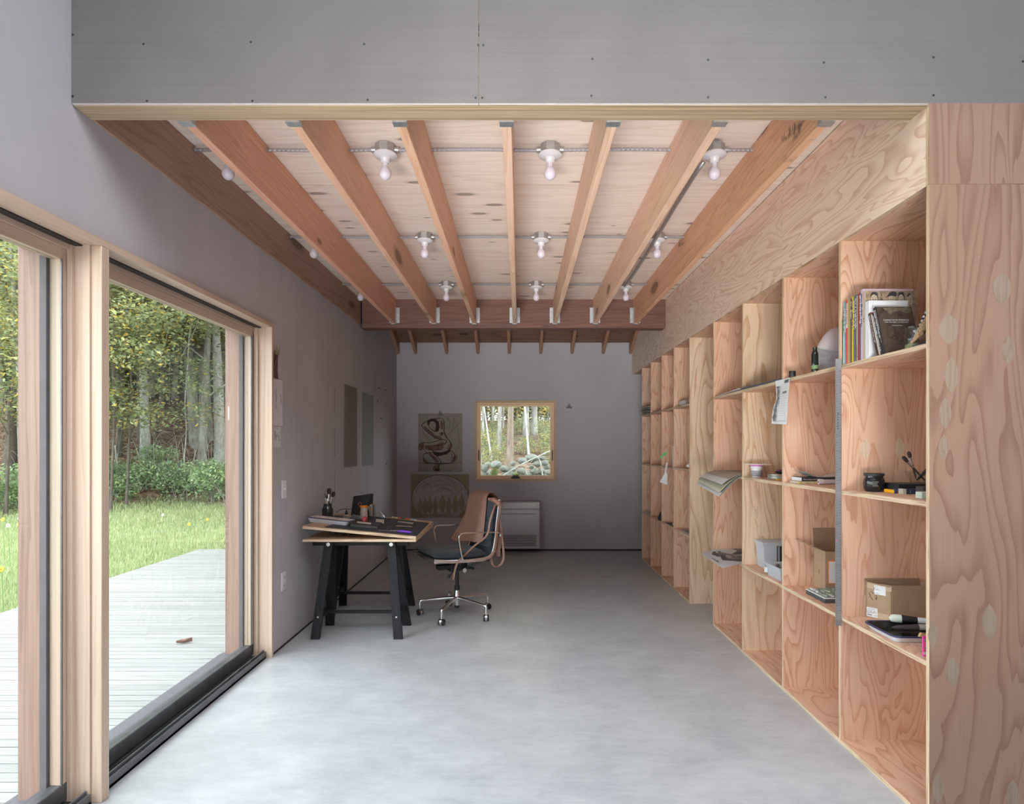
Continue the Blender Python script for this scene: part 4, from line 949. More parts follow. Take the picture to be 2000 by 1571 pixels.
bulldog('wall_clip', P(1111.5, 796, 7.998), 0.075, None, 'metal bulldog clip hanging alone on the back wall right of the window')
d2 = E('kraft_drawing', C8(405, 1515, 7.995), 'white chalk disc with a crowd of silhouettes drawn on brown kraft paper', 'drawing')
a, b = C8(15, 932, 7.996), C8(795, 1515, 7.996)
MB().box(a.x, b.x, 7.9925, 7.995, b.z, a.z).build('sheet', M['kraft'], d2)
def ell(cx, cy, rx, ry, t0, t1, n=14): return [(cx + rx * math.cos(t0 + (t1 - t0) * i / n), cy - ry * math.sin(t0 + (t1 - t0) * i / n)) for i in range(n + 1)]
wc = MB(); disc = [(x, min(y, 1508)) for x, y in ell(408, 1250, 372, 306, 0, 2 * PI, 40)[:-1]]
q = [C8(x, y, 7.9922) for x, y in disc]; wc.prism([(p.x, p.z) for p in q], 7.9920, 7.9924, 'y'); wc.build('chalk_disc', M['chalk'], d2)
kl = MB(); rk = random.Random(3)
for i in range(46):
    r_ = rk.uniform(0.25, 0.99); t0 = rk.uniform(0.1, 2.2); stroke(kl, ell(408, 1240, 372 * r_, 296 * r_, t0, t0 + rk.uniform(.3, .9), 6), rk.uniform(.0015, .004), 7.9912)
for cx, top, wd in ((140, 1245, 32), (208, 1240, 36), (272, 1222, 34), (345, 1235, 30), (437, 1205, 44), (525, 1228, 36), (610, 1212, 40), (695, 1190, 36)):
    blob(kl, [(cx - wd * .35, top + 22), (cx, top), (cx + wd * .35, top + 22), (cx + wd * .5, top + 55), (cx + wd * .95, top + 85), (cx + wd, top + 160), (cx + wd * .5, top + 210), (cx + wd * .3, top + 240), (cx - wd * .4, top + 225), (cx - wd, top + 165), (cx - wd * .95, top + 85), (cx - wd * .5, top + 55)], 7.9912)
for i in range(14): stroke(kl, [(110 + rk.uniform(0, 560), 1440 + rk.uniform(0, 60)), (110 + rk.uniform(0, 560), 1460 + rk.uniform(0, 40)), (110 + rk.uniform(0, 560), 1480)], .002, 7.9912)
kl.build('silhouettes', M['kraft'], d2, kind='stuff'); rim_ = MB(); stroke(rim_, ell(408, 1250, 378, 308, 0.05, PI - 0.05, 30), .003, 7.9910); rim_.build('pencil_arc', M['sepia'], d2)

ht = E('floor_heater', (-0.09, 7.9, 0.04), 'white floor-mounted heater console on the back wall behind the chair', 'heater')
M['heater'] = simple('glossy_white_heater', (0.48, 0.46, 0.475), 0.2); M['slot'] = simple('dark_louvre_gap', (0.12, 0.11, 0.115), 0.6)
hx0, hx1, hz0, hz1 = -0.437, 0.262, 0.05, 0.655
MB().box(hx0, hx1, 7.80, 7.999, hz0, hz1).build('body', M['heater'], ht, bevel=0.008)
MB().box(hx0 + 0.02, hx1 - 0.04, 7.792, 7.801, hz1 - 0.085, hz1 - 0.012).build('air_flap', M['heater'], ht, bevel=0.003)
MB().box(hx0 + 0.0, hx1 - 0.0, 7.7985, 7.7999, hz1 - 0.096, hz1 - 0.091).box(hx0 + 0.03, hx1 - 0.05, 7.788, 7.7935, hz1 - 0.158, hz1 - 0.153).build('seam', M['slot'], ht)
MB().box(hx0 + 0.012, hx1 - 0.012, 7.7945, 7.801, 0.245, hz1 - 0.10).build('front_panel', M['heater'], ht, bevel=0.003)
for i in range(9): MB().box(hx0 + 0.03, hx1 - 0.05, 7.7965, 7.8005, 0.088 + i * 0.0165, 0.096 + i * 0.0165).build('louvre_slot', M['slot'], ht)

# ------------------------------------------------------------------ trestle table
M['blackwood'] = wood('black_stained_wood', (0.018, 0.019, 0.021), (0.010, 0.010, 0.012), 'z', 14, 0.6, 8, 0.4, 0.2, rough=0.6)
M['blackwood'].node_tree.nodes['Principled BSDF'].inputs['Specular IOR Level'].default_value = 0.25
M['bolt'] = simple('zinc_bolt', (0.66, 0.66, 0.66), 0.35, 0.8)
def trestle(yc, dx, label):
    t = E('trestle', (-1.17 + dx, yc, 0), label, 'trestle', 'black trestles under the drawing table'); m = M['blackwood']
    MB().box(-1.524 + dx, -0.818 + dx, yc - 0.017, yc + 0.017, 0.640, 0.6875).build('top_rail', m, t, bevel=0.002)
    for sx, xt, xb in ((-1, -1.395, -1.452), (1, -0.942, -0.862)):
        for sy in (-1, 1):
            a = Vector((xt + dx, yc + sy * 0.031, 0.684)); b = Vector((xb + dx, yc + sy * 0.166, 0.0))
            w, th = 0.064, 0.024; vs = []
            for c, zz in ((b, 0.0), (a, 0.684)):
                for ux, uy in ((-1, -1), (1, -1), (1, 1), (-1, 1)): vs.append((c.x + ux * w / 2, c.y + uy * th / 2, zz))
            lg = MB().add(vs, [(0, 3, 2, 1), (4, 5, 6, 7), (0, 1, 5, 4), (1, 2, 6, 5), (2, 3, 7, 6), (3, 0, 4, 7)]).build('leg', m, t, bevel=0.0015)
            q = a.lerp(b, 0.045); MB().lathe([(0.014, 0), (0.014, 0.003), (0.006, 0.004), (0.006, 0.008), (0.001, 0.009)], q + Vector((0, sy * 0.0122, 0)), 10, 0, Matrix.Rotation(-sy * PI / 2, 3, 'X')).build('bolt', M['bolt'], lg)
            q = a.lerp(b, 0.78); MB().lathe([(0.0065, 0), (0.0065, 0.003), (0.001, 0.0045)], q + Vector((0, sy * 0.0122, 0)), 10, 0, Matrix.Rotation(-sy * PI / 2, 3, 'X')).build('bolt', M['bolt'], lg)
        xm = xt + (xb - xt) * 0.78 + dx; MB().box(xm - 0.014, xm + 0.014, yc - 0.122, yc + 0.122, 0.13, 0.168).build('end_brace', m, t)
    MB().box(-1.44 + dx, -0.88 + dx, yc - 0.012, yc + 0.012, 0.139, 0.159).build('stretcher', m, t)
trestle(4.48, 0.0, 'black trestle nearest the camera, under the front of the table')
trestle(5.06, -0.07, 'black trestle farther back, under the rear of the table')
bx0, bx1, by0, by1 = -1.548, -0.740, 4.33, 5.21
M['board'] = wood('stained_pine_drawing_board', (0.58, 0.40, 0.26), (0.44, 0.27, 0.15), 'x', 8, 0.6, 8, 0.3, 0.3)
tag(MB().box(bx0, bx1, by0, by1, 0.688, 0.7055, 0, 'z').build('table_board', [M['board'], M['edge_z']]), 'flat plywood board lying on the two black trestles', 'table board')
KT = 0.0930; TH = math.atan(KT); ZB = 0.7245
BM = Matrix.Translation((bx1, 0, ZB)) @ Matrix.Rotation(TH, 4, 'Y')          # frame of the tilted board's top
ub = MB(BM).box(-0.811, 0, by0, by1, -0.018, 0, 0, 'z').build('drawing_board', [M['board'], M['edge_z']])
tag(ub, 'tilted drawing board with a black mat, propped up on its left side', 'drawing board')
tag(MB().prism([(-1.46, 0.7057), (-1.37, 0.7057), (-1.37, 0.7062 + (bx1 + 1.37) * KT), (-1.46, 0.7062 + (bx1 + 1.46) * KT)], 4.93, 5.02, 'y').build('wood_block', M['blackwood']), 'dark block propping the tilted drawing board at the left', 'block')
def ob(px, py):
    a_, b_ = (px - VX) / F, (py - VY) / F; Y = (H - ZB - KT * bx1) / (b_ - KT * a_) if True else 0
    Y = min(Y, by1 - .03); x = a_ * Y; return Vector(((x - bx1) / math.cos(TH), Y, 0.0))             # local board coordinates
def obw(px, py): return BM @ ob(px, py)
M['mat'] = simple('black_cutting_mat', (0.028, 0.028, 0.032), 0.55, var=0.35, sc=20); M['scuff'] = simple('pale_scuff_marks', (0.33, 0.32, 0.33), 0.8)
cm = E('cutting_mat', obw(740, 1030), 'large black cutting mat lying on the tilted drawing board', 'cutting mat')
mq = [ob(634, 1030.5), ob(814, 1047.5), ob(838.5, 1022.5), ob(702, 1006.5)]
MB(BM).prism([(p.x, p.y) for p in mq], 0.0005, 0.0035, 'z').build('mat', M['mat'], cm)
gl = MB(BM)
for i in range(1, 14):
    t = i / 14; p, q = mq[0].lerp(mq[1], t), mq[3].lerp(mq[2], t); gl.beam((p.x, p.y, .0036), (q.x, q.y, .0036), 0.0012, 0.0003)
for i in range(1, 12):
    t = i / 12; p, q = mq[0].lerp(mq[3], t), mq[1].lerp(mq[2], t); gl.beam((p.x, p.y, .0036), (q.x, q.y, .0036), 0.0012, 0.0003)
gl.build('grid_lines', simple('faint_grid_line', (0.075, 0.075, 0.085), 0.7), cm, kind='stuff')
sm_ = MB(BM); rr = random.Random(9)
for i in range(26):
    t, u = rr.uniform(.35, .95), rr.uniform(.1, .8); p = mq[0].lerp(mq[1], t).lerp(mq[3].lerp(mq[2], t), u); d = rr.uniform(.01, .04); an = rr.uniform(-.5, .8); sm_.beam((p.x, p.y, .004), (p.x + d * math.cos(an), p.y + d * math.sin(an), .004), 0.0022, 0.0004)
sm_.build('scuff_marks', M['scuff'], cm, kind='stuff')
def bb(name, mat, pts, z0, z1, label, cat, **k):
    q = [ob(*p) for p in pts]; return tag(MB(BM).prism([(p.x, p.y) for p in q], z0, z1, 'z').build(name, mat, **k), label, cat)
bb('sketchbook', simple('charcoal_grey_cover', (0.05, 0.048, 0.05), 0.6), [(683.6, 1030), (737, 1034.6), (746, 1026), (698, 1020)], 0.0038, 0.02, 'dark grey sketchbook lying on the black mat by the tray', 'sketchbook', bevel=0.001)
# enamel tray
def tray(name, M4, lx, ly, h, label, cat, inner, rimw=0.004, outer=None):
    t = E(name, M4 @ Vector((0, 0, 0)), label, cat)
    def rr_(a, b, r, n=4):
        o = []
        for cx, cy, a0 in ((a - r, b - r, 0), (-a + r, b - r, PI / 2), (-a + r, -b + r, PI), (a - r, -b + r, 1.5 * PI)):
            for i in range(n + 1): o.append((cx + r * math.cos(a0 + i * PI / 2 / n), cy + r * math.sin(a0 + i * PI / 2 / n)))
        return o
    rings = [(rr_(lx * .88, ly * .84, .02), 0.0), (rr_(lx, ly, .028), h), (rr_(lx - .004, ly - .004, .026), h), (rr_(lx * .88 - .003, ly * .84 - .003, .018), 0.004)]
    vs = [(x, y, z) for rg, z in rings for x, y in rg]; n = len(rings[0][0]); fs = [tuple(range(n - 1, -1, -1)), tuple(range(3 * n, 4 * n))]; mi = [0, 1]
    for i in range(3):
        for j in range(n): fs.append((i * n + j, i * n + (j + 1) % n, (i + 1) * n + (j + 1) % n, (i + 1) * n + j)); mi.append(0 if i < 2 else 1)
    MB(M4).add(vs, fs, mi).build('pan', [outer or M['enamel'], inner], t, smooth=0.8)
    rg = rr_(lx, ly, .028); MB(M4).tube([(x, y, h) for x, y in rg + rg[:2]], rimw, 6, cap=False).build('rim', M['navy'], t, smooth=1.2)
    return t
M['enamel'] = simple('white_enamel', (0.66, 0.68, 0.72), 0.25); M['navy'] = simple('navy_enamel_rim', (0.035, 0.035, 0.10), 0.3)
M['paintbed'] = simple('pinkish_dried_paint', (0.55, 0.44, 0.39), 0.7, var=0.25, sc=30)
tc_ = ob(646, 1022)
tray('enamel_tray', BM @ Matrix.Translation((tc_.x, tc_.y, 0.0005)) @ Matrix.Rotation(-0.12, 4, 'Z'), 0.165, 0.075, 0.036, 'white enamel tray with navy rim and pinkish paint on the drawing board', 'tray', M['paintbed'])
def brushset(parent_name, base, h, r, brushes, label, jar_mat, cat='jar', fill=None):
    t = E('brush_jar', base, label, cat)
    MB().lathe([(r * .9, 0), (r, .006), (r, h * .68), (r * .78, h * .82), (r * .78, h), (r * .72, h), (r * .72, h * .83), (r * .93, h * .67), (r * .93, .01), (r * .5, .008)], base, 20).build('jar', jar_mat, t, smooth=0.8)
    if fill: MB().lathe([(r * .9, .009), (r * .9, h * .5), (r * .3, h * .5)], base, 16).build('murky_water', fill, t, smooth=.8)
    return t
M['darkglass'] = simple('ink_stained_jar', (0.035, 0.036, 0.038), 0.12)
jb = obw(640, 1010.5)
jt = brushset('x', jb, 0.105, 0.042, None, 'ink-stained glass jar full of brushes on the drawing board', M['darkglass'])
M['ferrule'] = simple('nickel_ferrule', (0.6, 0.58, 0.55), 0.3, 0.9); M['bristle'] = simple('dark_bristle', (0.045, 0.035, 0.035), 0.9); M['handle'] = simple('dark_brush_handle', (0.07, 0.05, 0.045), 0.4)
M['palebristle'] = simple('pale_hog_bristle', (0.62, 0.64, 0.56), 0.85)
def brush(a, b, label, w=0.008, flat=2.0, mh='handle', mb='bristle', mf='ferrule', group=None, fl=.25, bl=.22):
    """a = handle end, b = bristle tip"""
    a, b = Vector(a), Vector(b); L = (b - a).length; t = E('paintbrush', a, label, 'brush', group)
    d = (b - a) / L; p1 = a + d * L * (1 - fl - bl); p2 = a + d * L * (1 - bl)
    MB().tube([a, a.lerp(p1, .5), p1], [w * .3, w * .5, w * .62], 8).build('handle', M[mh], t, smooth=1.2)
    MB().tube([p1, p2], [w * .62, w * .8], 8).build('ferrule', M[mf], t, smooth=1.2)
    MB().tube([p2, p2.lerp(b, .45), p2.lerp(b, .8), b], [w * .8, w * flat * .5, w * flat * .45, w * .2], 8).build('bristles', M[mb], t, smooth=1.2)
    return t
for dx, dy, dz, w, fl_, lb in ((-.024, 0, .195, .005, 1.2, 'thinnest brush at the left in the ink-stained jar'), (-.012, .01, .185, .006, 1.2, 'thin brush, second from the left in the ink-stained jar'), (.002, -.006, .19, .006, 1.3, 'thin brush in the middle of the ink-stained jar'),
                           (.014, 0, .235, .016, 2.2, 'tallest, bushy black brush in the ink-stained jar'), (.048, .01, .205, .014, 2.4, 'wide flat black brush leaning right in the ink-stained jar')):
    brush(jb + Vector((-dx * .3, dy, .012)), jb + Vector((dx, dy, dz)), lb, w, fl_)
# other things on the drawing board
def onb(px, py): return obw(px, py)
c = onb(703, 1001.5); t = E('black_speaker', c, 'slanted black box with a cord at the back of the drawing board', 'speaker')
a = P(689, 969, 5.13); 
zs = lambda x: ZB + (bx1 - x) * KT + .001
def sx_(px, Y): return (px - VX) * Y / F
Q = []
for px, Y, top in ((684.5, 5.10, 0), (720, 5.085, 0), (722, 5.115, 965), (689.5, 5.13, 970)):
    x = sx_(px, Y); Q.append(Vector((x, Y, H - (top - VY) * Y / F if top else zs(x))))
Q2 = [p + Vector((0.02, 0.055, 0.0)) for p in Q]; Q2[0].z = zs(Q2[0].x); Q2[1].z = zs(Q2[1].x)
MB().add(Q + Q2, [(0, 1, 2, 3), (7, 6, 5, 4), (0, 4, 5, 1), (1, 5, 6, 2), (2, 6, 7, 3), (3, 7, 4, 0)]).build('cabinet', M['black'], t, bevel=0.004)
MB().tube(bez([P(685, 995, 5.11), P(670, 995, 5.13), P(661, 998, 5.15), P(658, 1002, 5.17)], 5), 0.0025, 6).build('cord', M['black'], t, smooth=1.2)
MB().box(-1.275, -1.235, 5.03, 5.11, 0.937, 0.943).build('top_latch', M['black'], t) if False else None
t = E('sleeve_box', onb(720, 1004), 'clear box of upright cards beside the black speaker', 'box'); M['clear'] = glass('clear_plastic', (0.86, 0.86, 0.84), 0.08, 1.5); M['card'] = simple('tan_card', (0.42, 0.34, 0.27), 0.8, var=0.3, sc=30)
c = onb(724, 1008); c.z = zs(c.x - .04); c.y = 5.115
MB().box(c.x - .04, c.x + .045, c.y - .03, c.y + .045, c.z + .0005, c.z + .105).build('case', M['clear'], t)
for k in range(5): MB().box(c.x - .034 + .004 * k, c.x + .026 + .003 * k, c.y - .02 + k * .012, c.y - .014 + k * .012, c.z + .004, c.z + .09 + .008 * (k % 3)).build('card', [M['card'], M['paper_white'], M['card'], simple('brown_card', (.16, .09, .07), .8), M['card']][k], t)
c = onb(710.5, 1012.5); t = E('glue_bottle', c, 'squat cream plastic bottle with an orange lid on the black mat', 'bottle'); M['cream'] = simple('cream_plastic', (0.60, 0.52, 0.45), 0.45); M['orange'] = simple('orange_plastic', (0.80, 0.26, 0.02), 0.4)
MB().lathe([(.029, 0), (.031, .004), (.029, .05), (.0275, .083), (.026, .088)], c, 20).build('bottle', M['cream'], t, smooth=.7)
MB().lathe([(.030, .088), (.031, .090), (.031, .102), (.027, .105), (.001, .106)], c, 20).build('lid', M['orange'], t, smooth=.7)
MB().tube([c + Vector((-.03 + .012 * math.cos(k * .7), -.01, .118 + .016 * math.sin(k * .7))) for k in range(10)], .0015, 5).build('lid_strap', simple('red_loop', (.6, .12, .06), .5), t)
c = onb(676.5, 1009.5); t = E('ink_bottle', c, 'small ink bottle with a black dropper cap behind the tray', 'bottle')
MB().lathe([(.02, 0), (.021, .012), (.012, .018), (.009, .02)], c, 16).build('bottle', M['cream'], t, smooth=.8)
MB().lathe([(.0125, .018), (.0125, .034), (.006, .037), (.007, .046), (.004, .055), (.001, .056)], c, 14).build('dropper_cap', M['black'], t, smooth=.8)
c = onb(710.8, 1025); t = E('tape_dispenser', c, 'grey tape dispenser with a red end on the black mat', 'tape dispenser')
MB(BM @ Matrix.Translation(ob(695, 1019.5))).prism([(-.055, .021), (-.03, .055), (.02, .05), (.05, .021)], -.015, .02, 'y').build('body', simple('grey_plastic', (.10, .095, .095), .5), t, bevel=.003)
MB(BM @ Matrix.Translation(ob(711, 1024.5))).box(-.016, .018, -.016, .018, .0205, .058).build('red_end', simple('red_plastic', (.42, .02, .03), .4), t, bevel=.004)
bb('eraser', simple('pale_eraser', (.55, .47, .41), .8), [(733.5, 1022.5), (749.5, 1023.8), (750, 1018.8), (734, 1018)], .004, .016, 'pale eraser in the middle of the black mat', 'eraser', bevel=.001)
bb('pencil', simple('pinkish_pencil', (.55, .43, .38), .6), [(696.6, 1026.6), (724, 1029.6), (724, 1028), (696.8, 1025)], .0205, .0265, 'short pale pencil on the dark sketchbook', 'pencil')
bb('paper_strip', simple('beige_strip', (.42, .35, .30), .8), [(776, 1021), (806, 1025), (808.5, 1022.6), (778, 1019.4)], .004, .006, 'beige paper strip at the right of the black mat', 'paper')
bb('wooden_stick', simple('brown_stick', (.30, .19, .13), .6), [(773, 1029.3), (804.5, 1030.6), (804.5, 1029.6), (773.3, 1028)], .004, .008, 'thin brown wooden stick on the right of the black mat', 'stick')
for k, (px, py, col, lb) in enumerate([(770, 1012.3, (.60, .50, .30), 'cream paint tube, leftmost of the row at the back edge'), (779, 1013.3, (.55, .10, .06), 'red paint tube second in the row at the back edge'), (788, 1014.5, (.05, .04, .04), 'black paint tube in the row at the back edge'), (796, 1015.6, (.62, .14, .05), 'orange-red paint tube fourth in the row at the back edge'), (806, 1017, (.40, .36, .36), 'greyish paint tube, rightmost of the row at the back edge')]):
    p = ob(px, py); t = E('paint_tube', BM @ p, lb, 'paint tube', 'paint tubes on the drawing board'); q = BM @ Matrix.Translation(p) @ Matrix.Rotation(-.35 + .2 * (k % 3), 4, 'Z')
    MB(q).prism([(-.024, -.009), (.016, -.0075), (.02, -.004), (.02, .004), (.016, .0075), (-.024, .009)], .0036, .013, 'z').build('tube', simple('tube_paint_%d' % k, col, .4, var=.2, sc=60), t, bevel=.002)
    MB(q).box(.02, .03, -.0045, .0045, .0042, .0125).build('cap', M['black'] if k % 2 else M['paper_white'], t)
c = onb(747.5, 1011.3); t = E('bulldog_clip', c, 'small steel clip standing on the back of the black mat', 'clip')
MB().prism([(-.017, .001), (.017, .001), (.006, .022), (-.006, .022)], c.y - .012, c.y + .012, 'y').build('jaws', M['galv'], t); [setattr(o, 'location', (0, 0, 0)) for o in t.children]
MB().tube([c + Vector((0, 0, .02)), c + Vector((-.012, 0, .04)), c + Vector((-.02, 0, .052))], .0015, 5).tube([c + Vector((0, 0, .02)), c + Vector((.008, 0, .03)), c + Vector((-.004, 0, .036))], .0015, 5).build('wire_handle', M['galv'], t)
t = E('palette_knife', onb(776, 1040), 'palette knife with a purple handle at the front of the black mat', 'knife'); z_ = Vector((0, 0, .009))
MB(BM).tube([ob(776, 1040) + z_, ob(783, 1040.6) + z_, ob(793, 1041.6) + z_, ob(800, 1042.3) + z_, ob(804, 1042.8) + z_], [.004, .0085, .0095, .009, .004], 10).build('handle', simple('purple_handle', (.20, .045, .55), .35), t, smooth=1.2)
MB(BM).strap([ob(733, 1036.2) + z_ * .5, ob(757, 1038.4) + z_ * .5, ob(764, 1039) + z_ * .8], .016, .001, (0, 1, 0)).tube([ob(762, 1038.8) + z_ * .8, ob(777, 1040.1) + z_], .0025, 6).build('blade', M['chrome'], t)
bb('paint_tube_flat', simple('dark_flat_tube', (.06, .055, .055), .4), [(651, 1010.5), (669, 1011.6), (671, 1008.8), (655, 1008)], .001, .008, 'flattened dark tube beside the ink-stained jar', 'paint tube')
bb('metal_tube', simple('silver_flat_tube', (.35, .33, .33), .4, .5), [(669, 1012.4), (680, 1012.8), (681, 1010.2), (671, 1009.8)], .001, .009, 'flattened silver tube beside the ink bottle', 'paint tube')
t = E('clear_cups', (-1.33, 4.55, .7058), 'clear crumpled plastic wrap between the two table boards', 'plastic wrap')
m = MB(); 
for k in range(4): m.lathe([(.012, 0), (.016, .006), (.015, .024), (.012, .024), (.012, .004)], (-1.39 + .035 * k, 4.52 + .02 * (k % 2), .7062), 10)
m.build('wrap', M['clear'], t, smooth=.8)

# ------------------------------------------------------------------ office chair
M['fabric'] = simple('dark_blue_grey_wool', (0.026, 0.034, 0.042), 0.9, var=0.25, sc=90, bump=0.4, bsc=300, sheen=0.15)
M['leather'] = simple('reddish_brown_leather', (0.215, 0.108, 0.076), 0.55, var=0.12, sc=9, bump=0.15, bsc=80)
CC = Vector((-0.508, 4.925, 0)); TH2 = math.radians(209)
CM = Matrix.Translation(CC) @ Matrix.Rotation(TH2, 4, 'Z')
ch = E('office_chair', CC, 'low-backed office chair in dark wool on a five-star aluminium base', 'chair')
prof = bez([(.285, 0, .503), (.16, 0, .487), (0, 0, .481), (-.13, 0, .482), (-.198, 0, .512), (-.228, 0, .60), (-.245, 0, .75), (-.272, 0, .945)], 6)
def loft(mb, rings, cap=True):
    n = len(rings[0]); vs = [p for r in rings for p in r]; fs = []
    for i in range(len(rings) - 1):
        for j in range(n): fs.append((i * n + j, i * n + (j + 1) % n, (i + 1) * n + (j + 1) % n, (i + 1) * n + j))
    if cap: fs += [tuple(range(n - 1, -1, -1)), tuple(range((len(rings) - 1) * n, len(rings) * n))]
    return mb.add(vs, fs)
def arc(t):                                           # point and up-normal on the profile, t in 0..1
    k = t * (len(prof) - 1); i = min(int(k), len(prof) - 2); p = prof[i].lerp(prof[i + 1], k - i)
    d = (prof[min(i + 2, len(prof) - 1)] - prof[max(i - 1, 0)]).normalized(); return p, Vector((d.z, 0, -d.x)), d
def pad(t0, t1, w, th, base, name, n=12):
    rings = []
    for i in range(n + 1):
        u = i / n; e = max(0.05, (1 - abs(2 * u - 1) ** 5)) ** 0.5; p, nn, d = arc(t0 + (t1 - t0) * u); ring = []
        if nn.z < 0 and p.x > -.1: nn = -nn
        for j in range(16):
            a = 2 * PI * j / 16; sx = math.copysign(abs(math.cos(a)) ** 0.45, math.cos(a)); sz = math.copysign(abs(math.sin(a)) ** 0.7, math.sin(a))
            ring.append(p + Vector((0, sx * (w / 2) * (0.96 + 0.04 * e), 0)) + nn * (base + th / 2 + sz * th / 2 * e))
        rings.append(ring)
    loft(MB(CM), rings).build(name, M['fabric'], ch, smooth=1.3)
sgn = arc(.9)[1]
NB = 1 if sgn.x > 0 else -1
_arc = arc
def arc(t):
    p, nn, d = _arc(t); nn = Vector((-d.z, 0, d.x)) * 1.0
    if nn.z < -0.01 or (abs(d.z) > .7 and nn.x < 0): nn = -nn
    return p, nn, d
pad(0.0, .52, .46, .014, -.006, 'sling')
pad(.50, 1.0, .44, .016, -.008, 'back_sling')
pad(0.0, .50, .45, .064, .008, 'seat_pad')
pad(.655, .735, .42, .032, .008, 'back_pad'); pad(.735, .872, .43, .040, .008, 'back_pad'); pad(.872, 1.0, .43, .042, .008, 'back_pad')
for s in (-1, 1):
    MB(CM).strap([p + Vector((0, s * .236, 0)) for p in prof], .012, .026, (0, 1, 0)).build('side_rail', M['chrome'], ch, bevel=.002)
    ap = bez([(.055, s * .245, .484), (.075, s * .258, .53), (.094, s * .262, .62), (.100, s * .263, .67), (.082, s * .263, .697), (.04, s * .263, .702), (-.09, s * .263, .697), (-.215, s * .26, .690), (-.262, s * .255, .676), (-.262, s * .245, .655)], 5)
    MB(CM).strap(ap, .026, .010, (0, 1, 0)).build('armrest', M['chrome'], ch, bevel=.003)
MB(CM).tube([(.278, -.25, .497), (.278, .25, .497)], .016, 12).build('front_spreader', M['chrome'], ch, smooth=.7)
MB(CM).tube([(-.165, -.236, .47), (-.165, .236, .47)], .011, 8).tube([(.08, -.236, .465), (.08, .236, .465)], .011, 8).build('cross_tube', M['black'], ch, smooth=.7)
mech = MB(CM).box(-.07, .07, -.05, .05, .365, .425).box(.05, .17, -.035, .035, .385, .42)
for s in (-1, 1): mech.beam((.03, s * .05, .40), (.09, s * .19, .468), .03, .02).beam((-.05, s * .05, .385), (-.165, s * .18, .47), .03, .02)
mech.build('tilt_mechanism', M['black'], ch, bevel=.003)
MB(CM).tube([(.06, .05, .375), (.10, .12, .362), (.13, .15, .358)], .004, 6).ball((.135, .155, .357), .012, 10, 8).build('height_lever', M['black'], ch, smooth=.9)
MB(CM).tube([(-.03, .05, .375), (-.03, .085, .375)], .018, 14).build('tension_knob', M['chrome'], ch, smooth=.7)
MB(CM).tube([(-.05, .05, .395), (-.09, .12, .392)], .011, 10).build('tilt_knob', M['black'], ch, smooth=.7)
MB().lathe([(.014, .2), (.014, .38)], CC, 16).build('gas_column', M['black'], ch, smooth=.7)
MB().lathe([(.020, .205), (.022, .207), (.022, .24), (.018, .242)], CC, 16).build('column_collar', M['black'], ch, smooth=.7)
MB().lathe([(.022, .083), (.025, .09), (.025, .165), (.022, .172), (.020, .206)], CC, 18).build('hub', M['chrome'], ch, smooth=.7)
MB().lathe([(.018, .062), (.021, .066), (.021, .083)], CC, 16).build('hub_cap', M['black'], ch, smooth=.7)
for k in range(5):
    a = math.radians(181 + 72 * k); d = Vector((math.cos(a), math.sin(a), 0)); e = CC + d * .30; sd = Vector((-d.y, d.x, 0))
    lp = bez([CC + d * .018 + Vector((0, 0, .142)), CC + d * .10 + Vector((0, 0, .138)), CC + d * .27 + Vector((0, 0, .121)), CC + d * .298 + Vector((0, 0, .112)), e + Vector((0, 0, .09)), e + Vector((0, 0, .062))], 4)
    lg = MB().tube(lp, [.017 - .006 * min(1, i / 12) for i in range(len(lp))], 10).build('star_leg', M['chrome'], ch, smooth=1.2)
    w = sd if k % 2 else (sd * .6 + d * .8).normalized(); ax = Matrix.Rotation(PI / 2, 3, 'Y'); rot = w.to_track_quat('Z', 'Y').to_matrix()
    m = MB()
    for s in (-1, 1): m.lathe([(.012, -.007), (.024, -.006), (.0255, 0), (.024, .006), (.012, .007)], e + Vector((0, 0, .026)) + w * (s * .015), 16, 0, rot)
    m.build('caster_wheel', M['black'], lg, smooth=.9)
    MB().lathe([(.0285, -.008), (.0285, .008), (.022, .009), (.022, -.009)], e + Vector((0, 0, .029)), 16, 0, rot).tube([e + Vector((0, 0, .04)), e + Vector((0, 0, .064))], .01, 8).build('caster_hood', M['chrome'], lg, smooth=.9)

# leather apron over the chair back
ap = E('leather_apron', CM @ Vector((-.27, 0, .58)), 'reddish brown leather apron draped over the chair back', 'apron')
Gd = []
for i in range(15):
    u = i / 14; y = -.175 + .295 * u; row = []
    for j in range(17):
        v = j / 16
        bot = -.045 - .085 * u; path = [(-.318, .925), (-.303, .965), (-.268, .995), (-.226, .992), (-.194, .955), (-.182, .90), (-.165, .80), (-.5 * .165 + .5 * bot, .69), (bot, .592 - .012 * math.sin(5 * u))]
        tt = v * 8; i_ = min(7, int(tt)); x = path[i_][0] + (path[i_ + 1][0] - path[i_][0]) * (tt - i_); z = path[i_][1] + (path[i_ + 1][1] - path[i_][1]) * (tt - i_)
        w = max(0, (v - .5) / .5); x += .014 * math.sin(7.5 * u + 1.0) * w * w; z -= .006 * math.sin(9 * u) * w
        yy = y + (-.035 * ((v - .16) / .84) if v > .16 else 0) * (1 - u) + (.03 * max(0, v - .3)) * u
        if u > .86 and v > .3: x -= .06 * (u - .86) / .14 * (v - .3)
        row.append(CM @ Vector((x, yy, z)))
    Gd.append(row)
MB().sheet(Gd, .0025).build('front_drape', M['leather'], ap, smooth=1.2)
def C3(x, y, Y): return P(580 + x / 4, 920 + y / 4, Y)
MB().tube(bez([C3(1500, 222, 4.90), C3(1530, 226, 4.88), C3(1560, 242, 4.86), C3(1582, 262, 4.85), C3(1588, 290, 4.85)], 4), [.014] * 4 + [.022] * 5 + [.026] * 4 + [.018] * 4, 10).build('gathered_top', M['leather'], ap, smooth=1.0)
